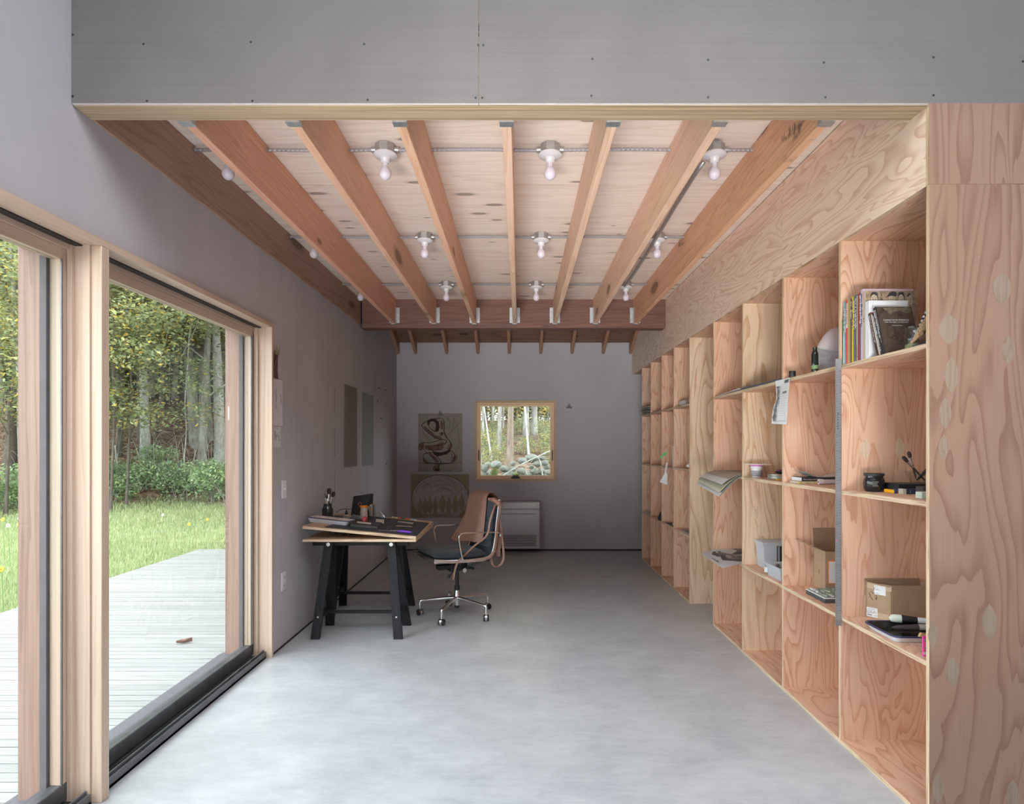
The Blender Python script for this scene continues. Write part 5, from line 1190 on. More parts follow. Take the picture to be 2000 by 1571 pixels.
vw = (1, -.25, 0)
def strap(pts, w, nm='strap', side=vw): MB().strap(bez([C3(*p) for p in pts], 5), w, .0028, side).build(nm, M['leather'], ap)
strap([(1572, 280, 4.86), (1588, 400, 4.86), (1602, 520, 4.86), (1612, 610, 4.86), (1614, 680, 4.86), (1595, 728, 4.86), (1555, 752, 4.85), (1528, 730, 4.84), (1520, 690, 4.84), (1524, 640, 4.84)], .017)
strap([(1566, 285, 4.88), (1578, 420, 4.885), (1580, 540, 4.89), (1572, 670, 4.89)], .030)
strap([(1556, 280, 4.90), (1560, 420, 4.90), (1556, 560, 4.90), (1548, 640, 4.90)], .026)
strap([(1550, 262, 4.80), (1530, 320, 4.75), (1506, 400, 4.74), (1496, 470, 4.735), (1470, 520, 4.73), (1420, 560, 4.72), (1370, 600, 4.71), (1320, 650, 4.70), (1278, 686, 4.67), (1256, 712, 4.66), (1236, 770, 4.665), (1222, 850, 4.67)], .015, 'neck_strap')
strap([(1165, 616, 4.80), (1200, 617, 4.80), (1260, 615, 4.79), (1320, 620, 4.78)], .012)
# ------------------------------------------------------------------ lettering
def text(s, size, Mx, mat, parent, name='lettering', align='LEFT', bold=0.0):
    c = bpy.data.curves.new('t', 'FONT'); c.body = s; c.size = size; c.align_x = align; c.align_y = 'CENTER'; c.resolution_u = 2; c.offset = bold
    o = bpy.data.objects.new('t', c); COL.objects.link(o)
    me = bpy.data.meshes.new_from_object(o.evaluated_get(bpy.context.evaluated_depsgraph_get())) if False else o.to_mesh().copy()
    o.to_mesh_clear(); bpy.data.objects.remove(o); bpy.data.curves.remove(c)
    me.transform(Mx if parent is None else Matrix.Translation(-WO[parent.name]) @ Mx); me.name = name
    me.materials.clear(); me.materials.append(mat)
    t = bpy.data.objects.new(name, me); COL.objects.link(t)
    if parent is not None: t.parent = parent
    WO[t.name] = WO[parent.name].copy() if parent is not None else Vector((0, 0, 0)); return t
def basis(o, x, y):
    x, y = Vector(x).normalized(), Vector(y).normalized(); z = x.cross(y)
    return Matrix(((x.x, y.x, z.x, o[0]), (x.y, y.y, z.y, o[1]), (x.z, y.z, z.z, o[2]), (0, 0, 0, 1)))
def fake_line(mb, o, dx, dy, L, h, rng):
    """a run of small unreadable print: little bars along dx"""
    o, dx, dy = Vector(o), Vector(dx), Vector(dy); t = 0
    while t < L:
        w = rng.uniform(.25, .6) * h
        if rng.random() > .16:
            a = o + dx * t - dy * (h * .5); hh = h * rng.choice((.6, .75, 1.0)); mb.add([a, a + dx * w, a + dx * w + dy * hh, a + dy * hh], [(0, 1, 2, 3)])
        t += w + .16 * h
ink_w = simple('white_print', (.72, .71, .70), .6); ink_b = simple('black_print', (.04, .04, .045), .6); ink_r = simple('red_print', (.45, .08, .06), .6); ink_g = simple('grey_print', (.25, .25, .26), .6)
pages = simple('cream_page_block', (.62, .57, .49), .9, var=.08, sc=80)

# ------------------------------------------------------------------ books of the top shelf, nearest bay
ZA, ZBv, ZC = LV
SX = 1.4815
def book(y0, y1, h, dpt, col, label, spine=None, grp='books standing in the row on the top shelf', cov=None, x=SX, lines=1, band=None, rough=.45):
    b = E('book', (x, (y0 + y1) / 2, ZA + .0005), label, 'book', grp); m = simple('book_cover', col, rough, var=.05, sc=30); z0 = ZA + .0005; th = min(.0014, (y1 - y0) * .2)
    MB().box(x, x + dpt, y0, y0 + th, z0, z0 + h).box(x, x + dpt, y1 - th, y1, z0, z0 + h).box(x, x + .0015, y0 + th, y1 - th, z0, z0 + h).build('cover', m, b)
    MB().box(x + .0016, x + dpt - .003, y0 + th + .0001, y1 - th - .0001, z0 + .002, z0 + h - .002).build('pages', pages, b)
    if band:
        MB().box(x - .0004, x, y0 + .0003, y1 - .0003, z0 + h * band[1], z0 + h * band[2]).build('spine_band', simple('spine_band', band[0], .5), b)
    if spine:
        mb = MB(); rg = random.Random(int(y0 * 1e5)); w = (y1 - y0); 
        for i in range(lines):
            yy = (y0 + y1) / 2 if lines == 1 else y1 - w * (.28 + .46 * i)
            for s0, s1 in spine[1]:
                fake_line(mb, (x - .0007, yy, z0 + h * s0), (0, 0, -1), (0, -1, 0), h * (s0 - s1), w * (.62 if lines == 1 else .34), rg)
        mb.build('spine_lettering', spine[0], b, kind='stuff')
    return b
def ysp(px): return F * SX / (px - VX)
L1 = [(.93, .60)]
spec = [(40, 58, .205, (.10, .24, .12), 'thin green book, leftmost on the top shelf beside the divider', (ink_b, [(.8, .3)]), None, 1),
        (58, 82, .283, (.40, .50, .54), 'pale blue magazine beside the thin green book', (ink_b, [(.95, .55)]), ((.50, .58, .62), .02, .45), 1),
        (82, 109, .284, (.18, .28, .33), 'teal grey magazine third in the row on the top shelf', (ink_w, [(.88, .50)]), None, 1),
        (109, 135, .286, (.72, .07, .08), 'red magazine with a white printed spine on the top shelf', (ink_r, [(.95, .62)]), ((.70, .60, .60), .56, .95), 1),
        (135, 159, .286, (.44, .36, .14), 'mustard tan magazine right of the red one', None, None, 1),
        (159, 184, .286, (.36, .27, .12), 'darker tan magazine right of the mustard tan one', None, None, 1),
        (184, 207, .287, (.06, .08, .11), 'slate blue magazine between the tan and yellow ones', (ink_w, [(.95, .88), (.82, .68)]), None, 1),
        (207, 233, .291, (.72, .52, .02), 'bright yellow magazine on the top shelf', (ink_b, [(.96, .52)]), None, 1),
        (233, 262, .291, (.16, .17, .165), 'grey magazine with white lettering right of the yellow one', (ink_w, [(.93, .78), (.76, .64), (.62, .5)]), None, 1),
        (262, 289, .293, (.12, .125, .125), 'dark grey magazine second right of the yellow one', (ink_w, [(.94, .80), (.77, .64), (.62, .5)]), None, 1),
        (289, 304, .286, (.60, .57, .57), 'thin white magazine with red specks beside the brick red book', (ink_r, [(.9, .6), (.25, .05)]), None, 1),
        (304, 339, .294, (.29, .075, .055), 'thick brick red book on the top shelf', None, None, 1),
        (339, 360, .290, (.14, .09, .26), 'purple book with a white upper spine', (ink_b, [(.92, .6)]), ((.62, .62, .68), .55, .97), 1),
        (360, 395, .304, (.58, .44, .50), 'tallest book of the row, lilac pink', (ink_b, [(.94, .45)]), None, 1)]
for c0, c1, h, col, lb, sp_, bd_, ln in spec:
    book(ysp(1640 + c1 / 8.73) + .0004, ysp(1640 + c0 / 8.73) - .0004, h, .218 if c0 >= 360 else .21, col, lb, sp_, band=bd_, lines=ln)
# cream book whose cover shows a frieze of engraved faces
y1 = ysp(1640 + 396 / 8.73); y0 = y1 - .016
fb = book(y0, y1, .292, .222, (.50, .42, .33), 'cream book whose cover shows a row of engraved faces', (ink_b, [(.6, .55)]))
yF = y0 - .0006; zt = ZA + .292
def fx(u): return SX + .004 + .214 * u
def fz(v): return zt - .003 - .07 * v
def fblob(mb, pts, y, closed=True):
    q = bez([(fx(a), y, fz(b_)) for a, b_ in pts + pts[:1]], 3)[:-1]; mb.prism([(p.x, p.z) for p in q], y, y + .0003, 'y')
bg_ = MB().box(SX + .002, SX + .221, yF + .0003, yF + .0006, ZA + .002, zt - .001).build('cover_print', simple('sepia_print', (.30, .22, .14), .6, var=.45, sc=50), fb)
fd = MB(); fl2 = MB()
for (cx, w, hat) in ((.16, .15, 0), (.52, .14, 1), (.70, .13, 0), (.88, .13, 2)):
    fblob(fl2, [(cx - w * .42, .35), (cx - w * .2, .12), (cx + w * .25, .12), (cx + w * .42, .45), (cx + w * .3, .85), (cx, 1.05), (cx - w * .35, .85)], yF - .0002)
    for ex in (-.16, .16): fblob(fd, [(cx + w * ex - w * .09, .47), (cx + w * ex, .445), (cx + w * ex + w * .09, .47), (cx + w * ex, .495)], yF - .0005); fblob(fd, [(cx + w * ex - w * .11, .38), (cx + w * ex, .355), (cx + w * ex + w * .11, .385), (cx + w * ex, .375)], yF - .0005)
    fblob(fd, [(cx + w * .03, .5), (cx + w * .045, .5), (cx + w * .09, .69), (cx - w * .02, .72), (cx + w * .06, .69)], yF - .0005); fblob(fd, [(cx - w * .12, .84), (cx + w * .12, .83), (cx, .89)], yF - .0005)
    if hat == 1: fblob(fd, [(cx - w * .75, .32), (cx - w * .2, .02), (cx + w * .55, .03), (cx + w * .6, .3), (cx, .27)], yF - .0005)
    elif hat == 0: fblob(fd, [(cx - w * .5, .5), (cx - w * .4, .1), (cx, .03), (cx + w * .45, .1), (cx + w * .55, .55), (cx + w * .38, .3), (cx, .18), (cx - w * .35, .28)], yF - .0005)
    else: fblob(fd, [(cx - w * .5, .3), (cx, .08), (cx + w * .5, .5), (cx + w * .3, .28), (cx, .2), (cx - w * .3, .32)], yF - .0005)
for k in range(12): fblob(fd, [(.28 + .012 * (k % 4), .1 + .07 * k), (.32 + .01 * (k % 3), .12 + .07 * k), (.30, .16 + .07 * k)], yF - .0005)
fl2.build('engraved_faces', simple('pale_engraving', (.46, .37, .26), .6, var=.2, sc=90), fb); fd.build('engraved_lines', ink_b, fb, kind='stuff')
# white book in front of it
y1 = y0 - .003; y0 = y1 - .026
wbk = book(y0, y1, .243, .165, (.70, .70, .71), 'thick white book standing in front of the engraved faces', None, grp=None)
m = MB(); rp = random.Random(4)
for cx, cz, r in ((.060, .075, .016), (.070, .050, .02), (.082, .030, .014), (.05, .02, .016), (.09, .065, .01)):
    m.prism([(SX + cx + r * math.cos(a) * rp.uniform(.5, 1.1), ZA + cz + r * math.sin(a) * rp.uniform(.5, 1.1)) for a in [k * PI / 5 for k in range(10)]], y0 - .0005, y0 - .0001, 'y')
m.build('pink_drawing', simple('pink_print', (.62, .10, .19), .6), wbk)
m = MB(); fake_line(m, (SX + .028, y0 - .0004, ZA + .11), (0, 0, -1), (1, 0, 0), .07, .006, rp); m.build('small_print', ink_g, wbk, kind='stuff')
# three books leaning towards the row
def leaning(yb, th, h, dpt, tilt, col, label, x0=SX):
    """near cover at the bottom edge yb; top leans to +Y by angle tilt; returns thing and frame (x depth, y thickness away, z up)"""
    Mx = Matrix.Translation((x0, yb, ZA + .0008 + 0)) @ Matrix.Rotation(-tilt, 4, 'X')
    b = E('book', (x0, yb, ZA), label, 'book', 'books leaning on the white book'); t = .0014
    MB(Mx).box(0, dpt, 0, t, 0, h).box(0, dpt, th - t, th, 0, h).box(0, .0015, t, th - t, 0, h).build('cover', simple('book_cover', col, .45, var=.08, sc=30), b)
    MB(Mx).box(.0016, dpt - .003, t + .0001, th - t - .0001, .002, h - .002).build('pages', pages, b)
    return b, Mx
# (rotation about the near bottom edge lifts nothing: the far bottom edge goes down by th*sin(tilt), so start slightly higher)
def lean(yb, th, *a):
    global ZA
    z = ZA; ZA = z + th * math.sin(a[2]); r = leaning(yb, th, *a); ZA = z; return r
tilt = .33
bk3, M3 = lean(2.462, .017, .212, .150, tilt, (.035, .03, .03), 'black leaning book with a brown landscape cover and white title')
bk2, M2 = lean(2.4815, .011, .190, .130, tilt, (.03, .03, .032), 'thin black leaning book in the middle of three')
bk2b, M2b = lean(2.4945, .008, .188, .130, tilt, (.52, .49, .44), 'thin pale leaning book behind the thin black one')
bk1, M1 = lean(2.504, .016, .196, .130, tilt, (.20, .06, .04), 'reddish brown leaning book farthest back')
def spine_marks(b, Mx, th, h, segs, mat, wv=.55):
    mb = MB(Mx); rg = random.Random(int(th * 1e5))
    for s0, s1 in segs: fake_line(mb, (-.0006, th / 2, h * s0), (0, 0, -1), (0, -1, 0), h * (s0 - s1), th * wv, rg)
    mb.build('spine_lettering', mat, b, kind='stuff')
MB(M1).box(-.0004, 0, .003, .013, .004, .192).build('spine_band', simple('black_spine', (.03, .028, .03), .5), bk1)
spine_marks(bk1, M1, .016, .196, [(.95, .3)], ink_w, .3); spine_marks(bk2, M2, .011, .19, [(.95, .08)], ink_w)
spine_marks(bk3, M3, .017, .212, [(.38, .30), (.30, .24)], ink_w, .18)
text('Caspar David Friedrich', .0135, M3 @ basis((-.0007, .0115, .200), (0, 0, -1), (0, -1, 0)), ink_w, bk3, 'spine_title', bold=.0003)
text('and the Subject of Landscape', .008, M3 @ basis((-.0007, .0045, .200), (0, 0, -1), (0, -1, 0)), ink_w, bk3, 'spine_title')
MB(M3).box(.003, .149, -.0006, -.0002, .003, .211).build('cover_print', wood('dark_landscape_print', (.085, .055, .038), (.035, .022, .016), 'z', 12, 6, 3, .5, 1.5, mid=(.055, .034, .024)), bk3)
mb = MB(M3); cl = [(.03, .205), (.06, .208), (.10, .206), (.138, .209), (.146, .19), (.12, .18), (.10, .192), (.07, .186), (.055, .175), (.045, .19)]
q = bez([(a, 0, c) for a, c in cl + cl[:1]], 3)[:-1]; mb.prism([(p.x, p.z) for p in q], -.0010, -.0006, 'y'); mb.build('cloud_print', simple('olive_haze_print', (.14, .11, .07), .6, var=.4, sc=60), bk3)
cx = lambda z: basis((.074, -.0012, z), (1, 0, 0), (0, 0, 1))
text('CASPAR DAVID FRIEDRICH', .0088, M3 @ cx(.148), ink_w, bk3, 'cover_title', 'CENTER')
text('AND THE SUBJECT OF LANDSCAPE', .0062, M3 @ cx(.138), ink_w, bk3, 'cover_title', 'CENTER')
text('Joseph Leo Koerner', .0052, M3 @ cx(.123), ink_w, bk3, 'cover_author', 'CENTER')
tag(MB().box(1.50, 1.60, 2.435, 2.452, ZA + .0002, ZA + .0035).build('paper_slip', M['paper_white']), 'white paper slip lying under the leaning black book', 'paper')
# glass jar with a striped brush
jc = Vector((1.545, 2.375, ZA + .0005)); t = E('glass_jar', jc, 'clear glass preserving jar on the top shelf before the landscape book', 'jar')
MB().lathe([(.032, 0), (.036, .004), (.0365, .06), (.034, .07), (.033, .073), (.035, .076), (.033, .079), (.0345, .082), (.0345, .09), (.033, .091), (.0325, .08), (.0345, .06), (.034, .008), (.02, .006)], jc, 28).build('jar', M['jarglass'], t, smooth=.8)
MB().lathe([(.0335, .008), (.0338, .022), (.02, .027), (.001, .024)], jc, 20).build('dregs', simple('green_dregs', (.30, .30, .16), .6, var=.4, sc=80), t, smooth=.8)
a, b = jc + Vector((-.018, .0, .012)), Vector((1.600, 2.385, 1.905)); t = E('striped_brush', a, 'brush with a black and silver striped handle standing in the glass jar', 'brush')
d = (b - a); MB().tube([a, a + d * .45], [.003, .0045], 8).build('shaft', simple('pale_wood_shaft', (.55, .50, .42), .6), t, smooth=1.2)
for k in range(9): MB().tube([a + d * (.45 + k * .055), a + d * (.45 + (k + 1) * .055)], .0058, 8).build('stripe', M['black'] if k % 2 else M['galv'], t, smooth=1.2)
# woven thing and dark cloth at the right end of the shelf
t = E('woven_pouch', (1.56, 2.31, ZA), 'tan speckled woven pouch at the right end of the top shelf', 'pouch')
wv = simple('speckled_weave', (.36, .22, .12), .9, var=.75, sc=230, bump=.5, bsc=400)
pts = [P(x, y, 2.31) for x, y in ((1782, 668), (1789, 661), (1797, 651), (1805, 640), (1814, 630), (1826, 622), (1842, 618))]; MB().tube(bez(pts, 4), [.005, .0055, .006, .007, .008, .009, .010, .011, .012, .013, .0145, .016, .0175, .019, .020, .021, .022, .024, .026, .028, .028, .028, .027, .024, .016], 12).build('pouch', wv, t, smooth=1.2)
MB().tube([pts[0], pts[0] + Vector((-.006, 0, -.004))], .005, 8).tube([P(1799, 655, 2.29), P(1803, 651, 2.29)], .004, 6).build('knot', simple('tan_cord', (.40, .24, .13), .8), t)
Gd = []
for i in range(13):
    row = []
    for j in range(9):
        u, v = i / 12, j / 8; x = 1.487 + .26 * u + .01 * math.sin(9 * v); y = 2.232 + .095 * v + .004 * math.sin(11 * u)
        row.append((x, y, ZA + .003 + .062 * (smooth(u * 1.9)) * (.35 + .65 * math.sin(PI * (0.1 + .8 * v))) + .005 * math.sin(17 * u + 6 * v) * u))
    Gd.append(row)
tag(MB().sheet(Gd, .004).build('folded_cloth', simple('dark_blue_grey_cloth', (.035, .045, .06), .95, bump=.3, bsc=300), smooth=1.2), 'dark blue-grey cloth heaped at the right end of the top shelf', 'cloth')

# ------------------------------------------------------------------ middle shelf, nearest bay
def S(px, py, z):                                     # the point of a level shelf plane seen at a pixel
    Y = F * (H - z) / (py - VY); return Vector(((px - VX) * Y / F, Y, z))
jc = Vector((1.590, 2.725, ZBv + .0004)); t = E('black_jar', jc, 'squat glass jar of black ink with a black lid on the middle shelf', 'jar'); inkg = simple('black_ink_glass', (.018, .018, .02), .1)
MB().lathe([(.034, 0), (.038, .004), (.042, .018), (.044, .036), (.041, .056), (.036, .066), (.037, .070), (.036, .072)], jc, 28).build('jar', inkg, t, smooth=.8)
MB().lathe([(.040, .070), (.0415, .071), (.0415, .080), (.039, .082), (.001, .082)], jc, 28).build('lid', simple('matt_black_lid', (.02, .022, .025), .55), t, smooth=.7)
MB().box(jc.x - .030, jc.x - .004, jc.y - .0425, jc.y - .0405, jc.z + .024, jc.z + .048).build('label_patch', simple('grey_green_label', (.16, .19, .175), .5), t)
a = S(1729, 962, ZBv); b = S(1750, 964.5, ZBv); t = E('yellow_sharpener', a, 'small yellow pencil sharpener case beside the black jar', 'sharpener')
MB().beam(a + Vector((0, .0, .008)), b + Vector((0, 0, .008)), .014, .015).build('case', simple('bright_yellow_plastic', (.85, .42, .01), .4), t, bevel=.002)
MB().beam(b + Vector((.0006, 0, .007)), b + Vector((.007, .001, .007)), .011, .011).build('plug', simple('dark_red_plastic', (.20, .02, .02), .4), t, bevel=.001)
t = E('black_box', (1.75, 2.66, ZBv), 'flat black cardboard box carrying the brush bowl on the middle shelf', 'box')
MB().box(1.632, 1.89, 2.615, 2.74, ZBv + .0003, ZBv + .040).build('body', simple('black_card', (.018, .018, .019), .6), t, bevel=.001)
MB().box(1.633, 1.889, 2.6142, 2.7408, ZBv + .040, ZBv + .0405).build('lid_edge', simple('worn_black_edge', (.05, .05, .052), .7), t)
t = E('navy_box', (1.66, 2.585, ZBv), 'small navy blue box with a cream end in front of the black box', 'box')
MB().box(1.620, 1.634, 2.566, 2.598, ZBv + .0003, ZBv + .022).build('cream_end', simple('cream_card', (.48, .45, .37), .8), t)
MB().box(1.634, 1.712, 2.566, 2.598, ZBv + .0003, ZBv + .022).build('sleeve', simple('navy_card', (.03, .04, .075), .6), t)
mb = MB(); rg = random.Random(2); fake_line(mb, (1.652, 2.5655, ZBv + .018), (0, 0, -1), (1, 0, 0), .014, .006, rg); mb.build('print', ink_g, t, kind='stuff')
tag(MB().box(1.606, 1.634, 2.60, 2.608, ZBv + .0003, ZBv + .021).build('blue_card', simple('blue_card_end', (.035, .05, .14), .6), None), 'blue card between the yellow sharpener and the navy box', 'card')
tag(MB().box(1.545, 1.60, 2.335, 2.372, ZBv + .0003, ZBv + .0265).build('eraser_block', simple('pale_green_rubber', (.52, .60, .50), .6, var=.05), None, bevel=.002), 'pale green rubber block at the front of the middle shelf', 'eraser')
tag(MB().box(1.660, 1.72, 2.50, 2.545, ZBv + .0003, ZBv + .036).build('charcoal_box', simple('charcoal_card', (.055, .05, .055), .7), None, bevel=.001), 'small charcoal grey box behind the pale green rubber block', 'box')
jc = Vector((1.765, 2.675, ZBv + .0408)); t = E('glass_bowl', jc, 'flared glass bowl of brushes standing on the black box', 'bowl')
MB().lathe([(.035, 0), (.038, .003), (.045, .02), (.062, .048), (.064, .052), (.062, .053), (.060, .049), (.043, .021), (.035, .005), (.001, .004)], jc, 28).build('bowl', M['jarglass'], t, smooth=.8)
for a, b, lb, w, fl_, mh in (((.02, 0, .012), (-.085, -.01, .118), 'dark quill-like brush leaning left out of the glass bowl', .008, 2.2, 'handle'), ((-.01, .01, .012), (-.045, .012, .140), 'upright dark feathery brush in the glass bowl', .008, 2.2, 'handle'),
                          ((-.03, -.02, .014), (.05, -.03, .105), 'black brush handle slanting right in the glass bowl', .010, 1.0, 'black'), ((-.02, .0, .012), (.07, .0, .100), 'silver brush slanting right in the glass bowl', .010, 1.0, 'galv'), ((.0, .02, .012), (.075, .01, .085), 'yellowish wooden brush low in the glass bowl', .008, 1.2, 'stem')):
    brush(jc + Vector(a), jc + Vector(b), lb, w, fl_, mh)

# ------------------------------------------------------------------ low shelf, nearest bay
M['cardboard'] = simple('brown_cardboard', (.36, .245, .155), .85, var=.06, sc=20); M['cardin'] = simple('brown_cardboard_inside', (.30, .20, .13), .9, var=.06, sc=20); M['tape'] = simple('pale_packing_tape', (.46, .335, .21), .45)
def carton(A, B, C, D, z0, h, label, th=.004, name='cardboard_box'):
    """open carton: footprint corners A (front left), B (front right), C (back right), D (back left)"""
    A, B, C, D = [Vector((*p, 0)) for p in (A, B, C, D)]; t = E(name, (A + C) / 2 + Vector((0, 0, z0)), label, 'box'); nm = ('front_panel', 'right_panel', 'back_panel', 'left_panel')
    for k, (p, q) in enumerate(((A, B), (B, C), (C, D), (D, A))):
        d = (q - p).normalized(); n_ = Vector((-d.y, d.x, 0)); off = d * th if k % 2 else Vector((0, 0, 0))
        p, q = p + off, q - off
        MB().prism([(p.x, p.y), (q.x, q.y), (q.x + n_.x * th, q.y + n_.y * th), (p.x + n_.x * th, p.y + n_.y * th)], z0 + .0003, z0 + (h[k] if isinstance(h, tuple) else h), 'z', 0).build(nm[k], M['cardboard'], t)
    MB().prism([(p.x, p.y) for p in (A.lerp(C, .03), B.lerp(D, .03), C.lerp(A, .03), D.lerp(B, .03))], z0 + .0003, z0 + .004, 'z').build('bottom', M['cardin'], t)
    return t
A_, B_, C_, D_ = (1.655, 2.700), (1.905, 2.700), (1.835, 2.786), (1.588, 2.786)
cb = carton(A_, B_, C_, D_, ZC, .162, 'open brown cardboard box with white labels on the low shelf')
for p, q, hh, nm in ((A_, B_, 0, 'front_flap'), ):
    pass
MB().add([(1.588, 2.786, ZC + .162), (1.655, 2.70, ZC + .162), (1.640, 2.70, ZC + .155), (1.572, 2.776, ZC + .172)], [(0, 1, 2, 3)]).build('side_flap', M['cardboard'], cb, fix=False)
MB().box(1.585, 1.835, 2.7862, 2.790, ZC + .10, ZC + .176).build('back_flap', M['cardin'], cb)
du = (Vector((*A_, 0)) - Vector((*D_, 0))); Lf = du.length; du.normalize(); nf = Vector((du.y, -du.x, 0)); D0 = Vector((*D_, ZC))
if nf.y > 0: nf = -nf
def facem(u, z, off=.0012): return basis(D0 + du * u + nf * off + Vector((0, 0, z)), du, (0, 0, 1))
def faceq(mb, u0, u1, z0, z1, off): 
    vs = [D0 + du * u + nf * o + Vector((0, 0, z)) for o in (off - .0004, off) for u, z in ((u0, z0), (u1, z0), (u1, z1), (u0, z1))]; mb.add(vs, [(0, 1, 2, 3), (7, 6, 5, 4), (0, 4, 5, 1), (1, 5, 6, 2), (2, 6, 7, 3), (3, 7, 4, 0)])
mb = MB(); faceq(mb, .005, Lf - .001, .135, .160, .0006); faceq(mb, .045, Lf - .012, .003, .030, .0006); mb.build('tape', M['tape'], cb)
mb = MB(); faceq(mb, .036, .084, .112, .153, .001); mb.build('shipping_label', M['paper_white'], cb)
mb = MB(); faceq(mb, .001, .050, .006, .048, .001); mb.build('shipping_label', M['paper_white'], cb)
mb = MB(); rg = random.Random(8)
for u, z, L in ((.040, .147, .010), (.040, .144, .010), (.040, .138, .016), (.040, .135, .018), (.040, .132, .020), (.042, .119, .012), (.042, .116, .016), (.010, .042, .03), (.006, .034, .038), (.006, .028, .04), (.006, .025, .03)):
    fake_line(mb, D0 + du * u + nf * .0014 + Vector((0, 0, z)), du, (0, 0, 1), L, .0026 if z > .05 else .004, rg)
for k in range(16): faceq(mb, .008 + k * .0012, .0086 + k * .0012 + .0004 * (k % 3), .011, .018, .0016)
mb.build('label_print', ink_g, cb, kind='stuff')
text('USA', .008, facem(.034, .014, .0017), ink_b, cb, 'label_text')
mb = MB()
def fpen(pts): mb.tube(bez([D0 + du * u + nf * .001 + Vector((0, 0, z)) for u, z in pts], 4), .0009, 5)
fpen([(.033, .142), (.037, .140), (.036, .132)]); fpen([(.020, .122), (.027, .118), (.034, .114), (.039, .118)]); fpen([(.039, .103), (.044, .106), (.048, .100), (.044, .094), (.042, .096)]); fpen([(.041, .091), (.047, .093), (.045, .086)]); fpen([(.012, .114), (.017, .112), (.015, .106), (.020, .104), (.018, .098), (.024, .092), (.030, .083)])
mb.build('marker_scribble', M['ink'], cb, kind='stuff')
M['blackpaint'] = simple('wet_black_paint', (.02, .022, .021), .12, var=.5, sc=20)
tray('enamel_tray', Matrix.Translation((1.625, 2.515, ZC + .0004)), .140, .112, .026, 'white enamel tray with navy rim and black paint on the low shelf', 'tray', M['blackpaint'])
for a, b, lb, w, fl_, mh, mb_, mf in ((((1.80, 2.52, .634), (1.588, 2.612, .632)), None, 'fat brush with pale bristles on the enamel tray', .022, 1.6, 'porcelain', 'palebristle', 'black'), (((1.84, 2.45, .640), (1.535, 2.505, .622)), None, 'long grey-handled flat brush lying across the enamel tray', .017, 1.3, 'greyh', 'bristle', 'galvp'),
                                 (((1.84, 2.555, .636), (1.60, 2.60, .624)), None, 'dark brush behind the grey-handled one on the enamel tray', .012, 1.5, 'handle', 'bristle', 'black'), (((1.83, 2.60, .632), (1.64, 2.615, .622)), None, 'brown-handled brush at the back of the enamel tray', .011, 1.4, 'brownh', 'bristle', 'ferrule')):
    M.setdefault('greyh', simple('pale_grey_handle', (.46, .46, .44), .4)); M.setdefault('galvp', simple('pale_metal_ferrule', (.50, .50, .48), .3, .3)); M.setdefault('brownh', simple('brown_wood_handle', (.35, .18, .09), .5))
    brush(a[0], a[1], lb, w, fl_, mh, mb_, mf, bl=.32 if w == .017 else .2)
a = Vector((1.60, 2.40, .6155)); tag(MB().prism([(1.575, .618), (1.583, .634), (1.70, .612), (1.70, .596)], 2.392, 2.404, 'y').build('wooden_peg', simple('raw_wood_peg', (.52, .33, .17), .7), None, bevel=.001), 'raw wooden peg leaning on the front of the enamel tray', 'peg')
pk = E('pink_box', (1.515, 2.25, ZC), 'bright pink printed card box at the front of the low shelf', 'box')
MB().box(1.503, 1.56, 2.262, 2.268, ZC + .0003, ZC + .074).build('card', simple('hot_pink_card', (.85, .06, .36), .5), pk)
MB().box(1.5035, 1.555, 2.2612, 2.262, ZC + .006, ZC + .017).box(1.513, 1.55, 2.2612, 2.262, ZC + .032, ZC + .052).build('white_print', M['paper_white'], pk)
mb = MB()
for z in (.022, .026): mb.box(1.507, 1.55, 2.2611, 2.262, ZC + z, ZC + z + .0012)
mb.box(1.507, 1.5082, 2.2611, 2.262, ZC + .023, ZC + .066).box(1.507, 1.55, 2.2611, 2.262, ZC + .065, ZC + .0663); mb.build('orange_border', simple('orange_print', (.85, .22, .08), .6), pk)
MB().box(1.509, 1.513, 2.2610, 2.262, ZC + .056, ZC + .062).box(1.509, 1.512, 2.261, 2.262, ZC + .029, ZC + .034).build('green_print', simple('green_print_i', (.10, .35, .22), .6), pk)

# ------------------------------------------------------------------ second bay
t = E('steel_angle', (1.465, 2.79, .545), 'long vertical steel straightedge with printed scale fixed against the divider edge', 'straightedge')
MB().box(1.4505, 1.4785, 2.789, 2.7915, .545, 1.772).box(1.4765, 1.4788, 2.7915, 2.80, .545, 1.772).build('blade', simple('satin_grey_steel', (.36, .37, .38), .42, .6, .08, 30), t)
mb = MB(); rg = random.Random(6)
for k in range(96):
    z = .56 + k * .0125
    mb.box(1.4555, 1.4572, 2.7885, 2.789, z, z + .0022 + .002 * (k % 3 == 0)); mb.box(1.4712, 1.4728, 2.7885, 2.789, z + .003, z + .0052 + .003 * (k % 4 == 0))
for z in (1.45, 1.46, 1.47, 1.478, 1.49, 1.50, 1.512, 1.52): mb.box(1.4600, 1.4640, 2.7885, 2.789, z, z + .005)
mb.build('scale_marks', ink_b, t, kind='stuff')
MB().box(1.4555, 1.4605, 2.7884, 2.789, 1.118 - .185, 1.125 - .185).build('pink_mark', simple('pink_ink', (.75, .12, .45), .6), t)
jc = Vector((1.618, 3.29, ZA + .0004)); jc = P(1591.5, 730, 3.05); jc = Vector((jc.x, jc.y, ZA + .0004)); t = E('dark_bottle', jc, 'slim dark green glass bottle beside the plaster-filled bag', 'bottle')
MB().lathe([(.0155, 0), (.0165, .004), (.0165, .086), (.013, .10), (.0095, .105), (.0095, .112), (.0105, .113), (.0105, .121), (.0085, .122), (.001, .12)], jc, 20).build('bottle', simple('dark_bottle_glass', (.014, .017, .014), .08), t, smooth=.8)
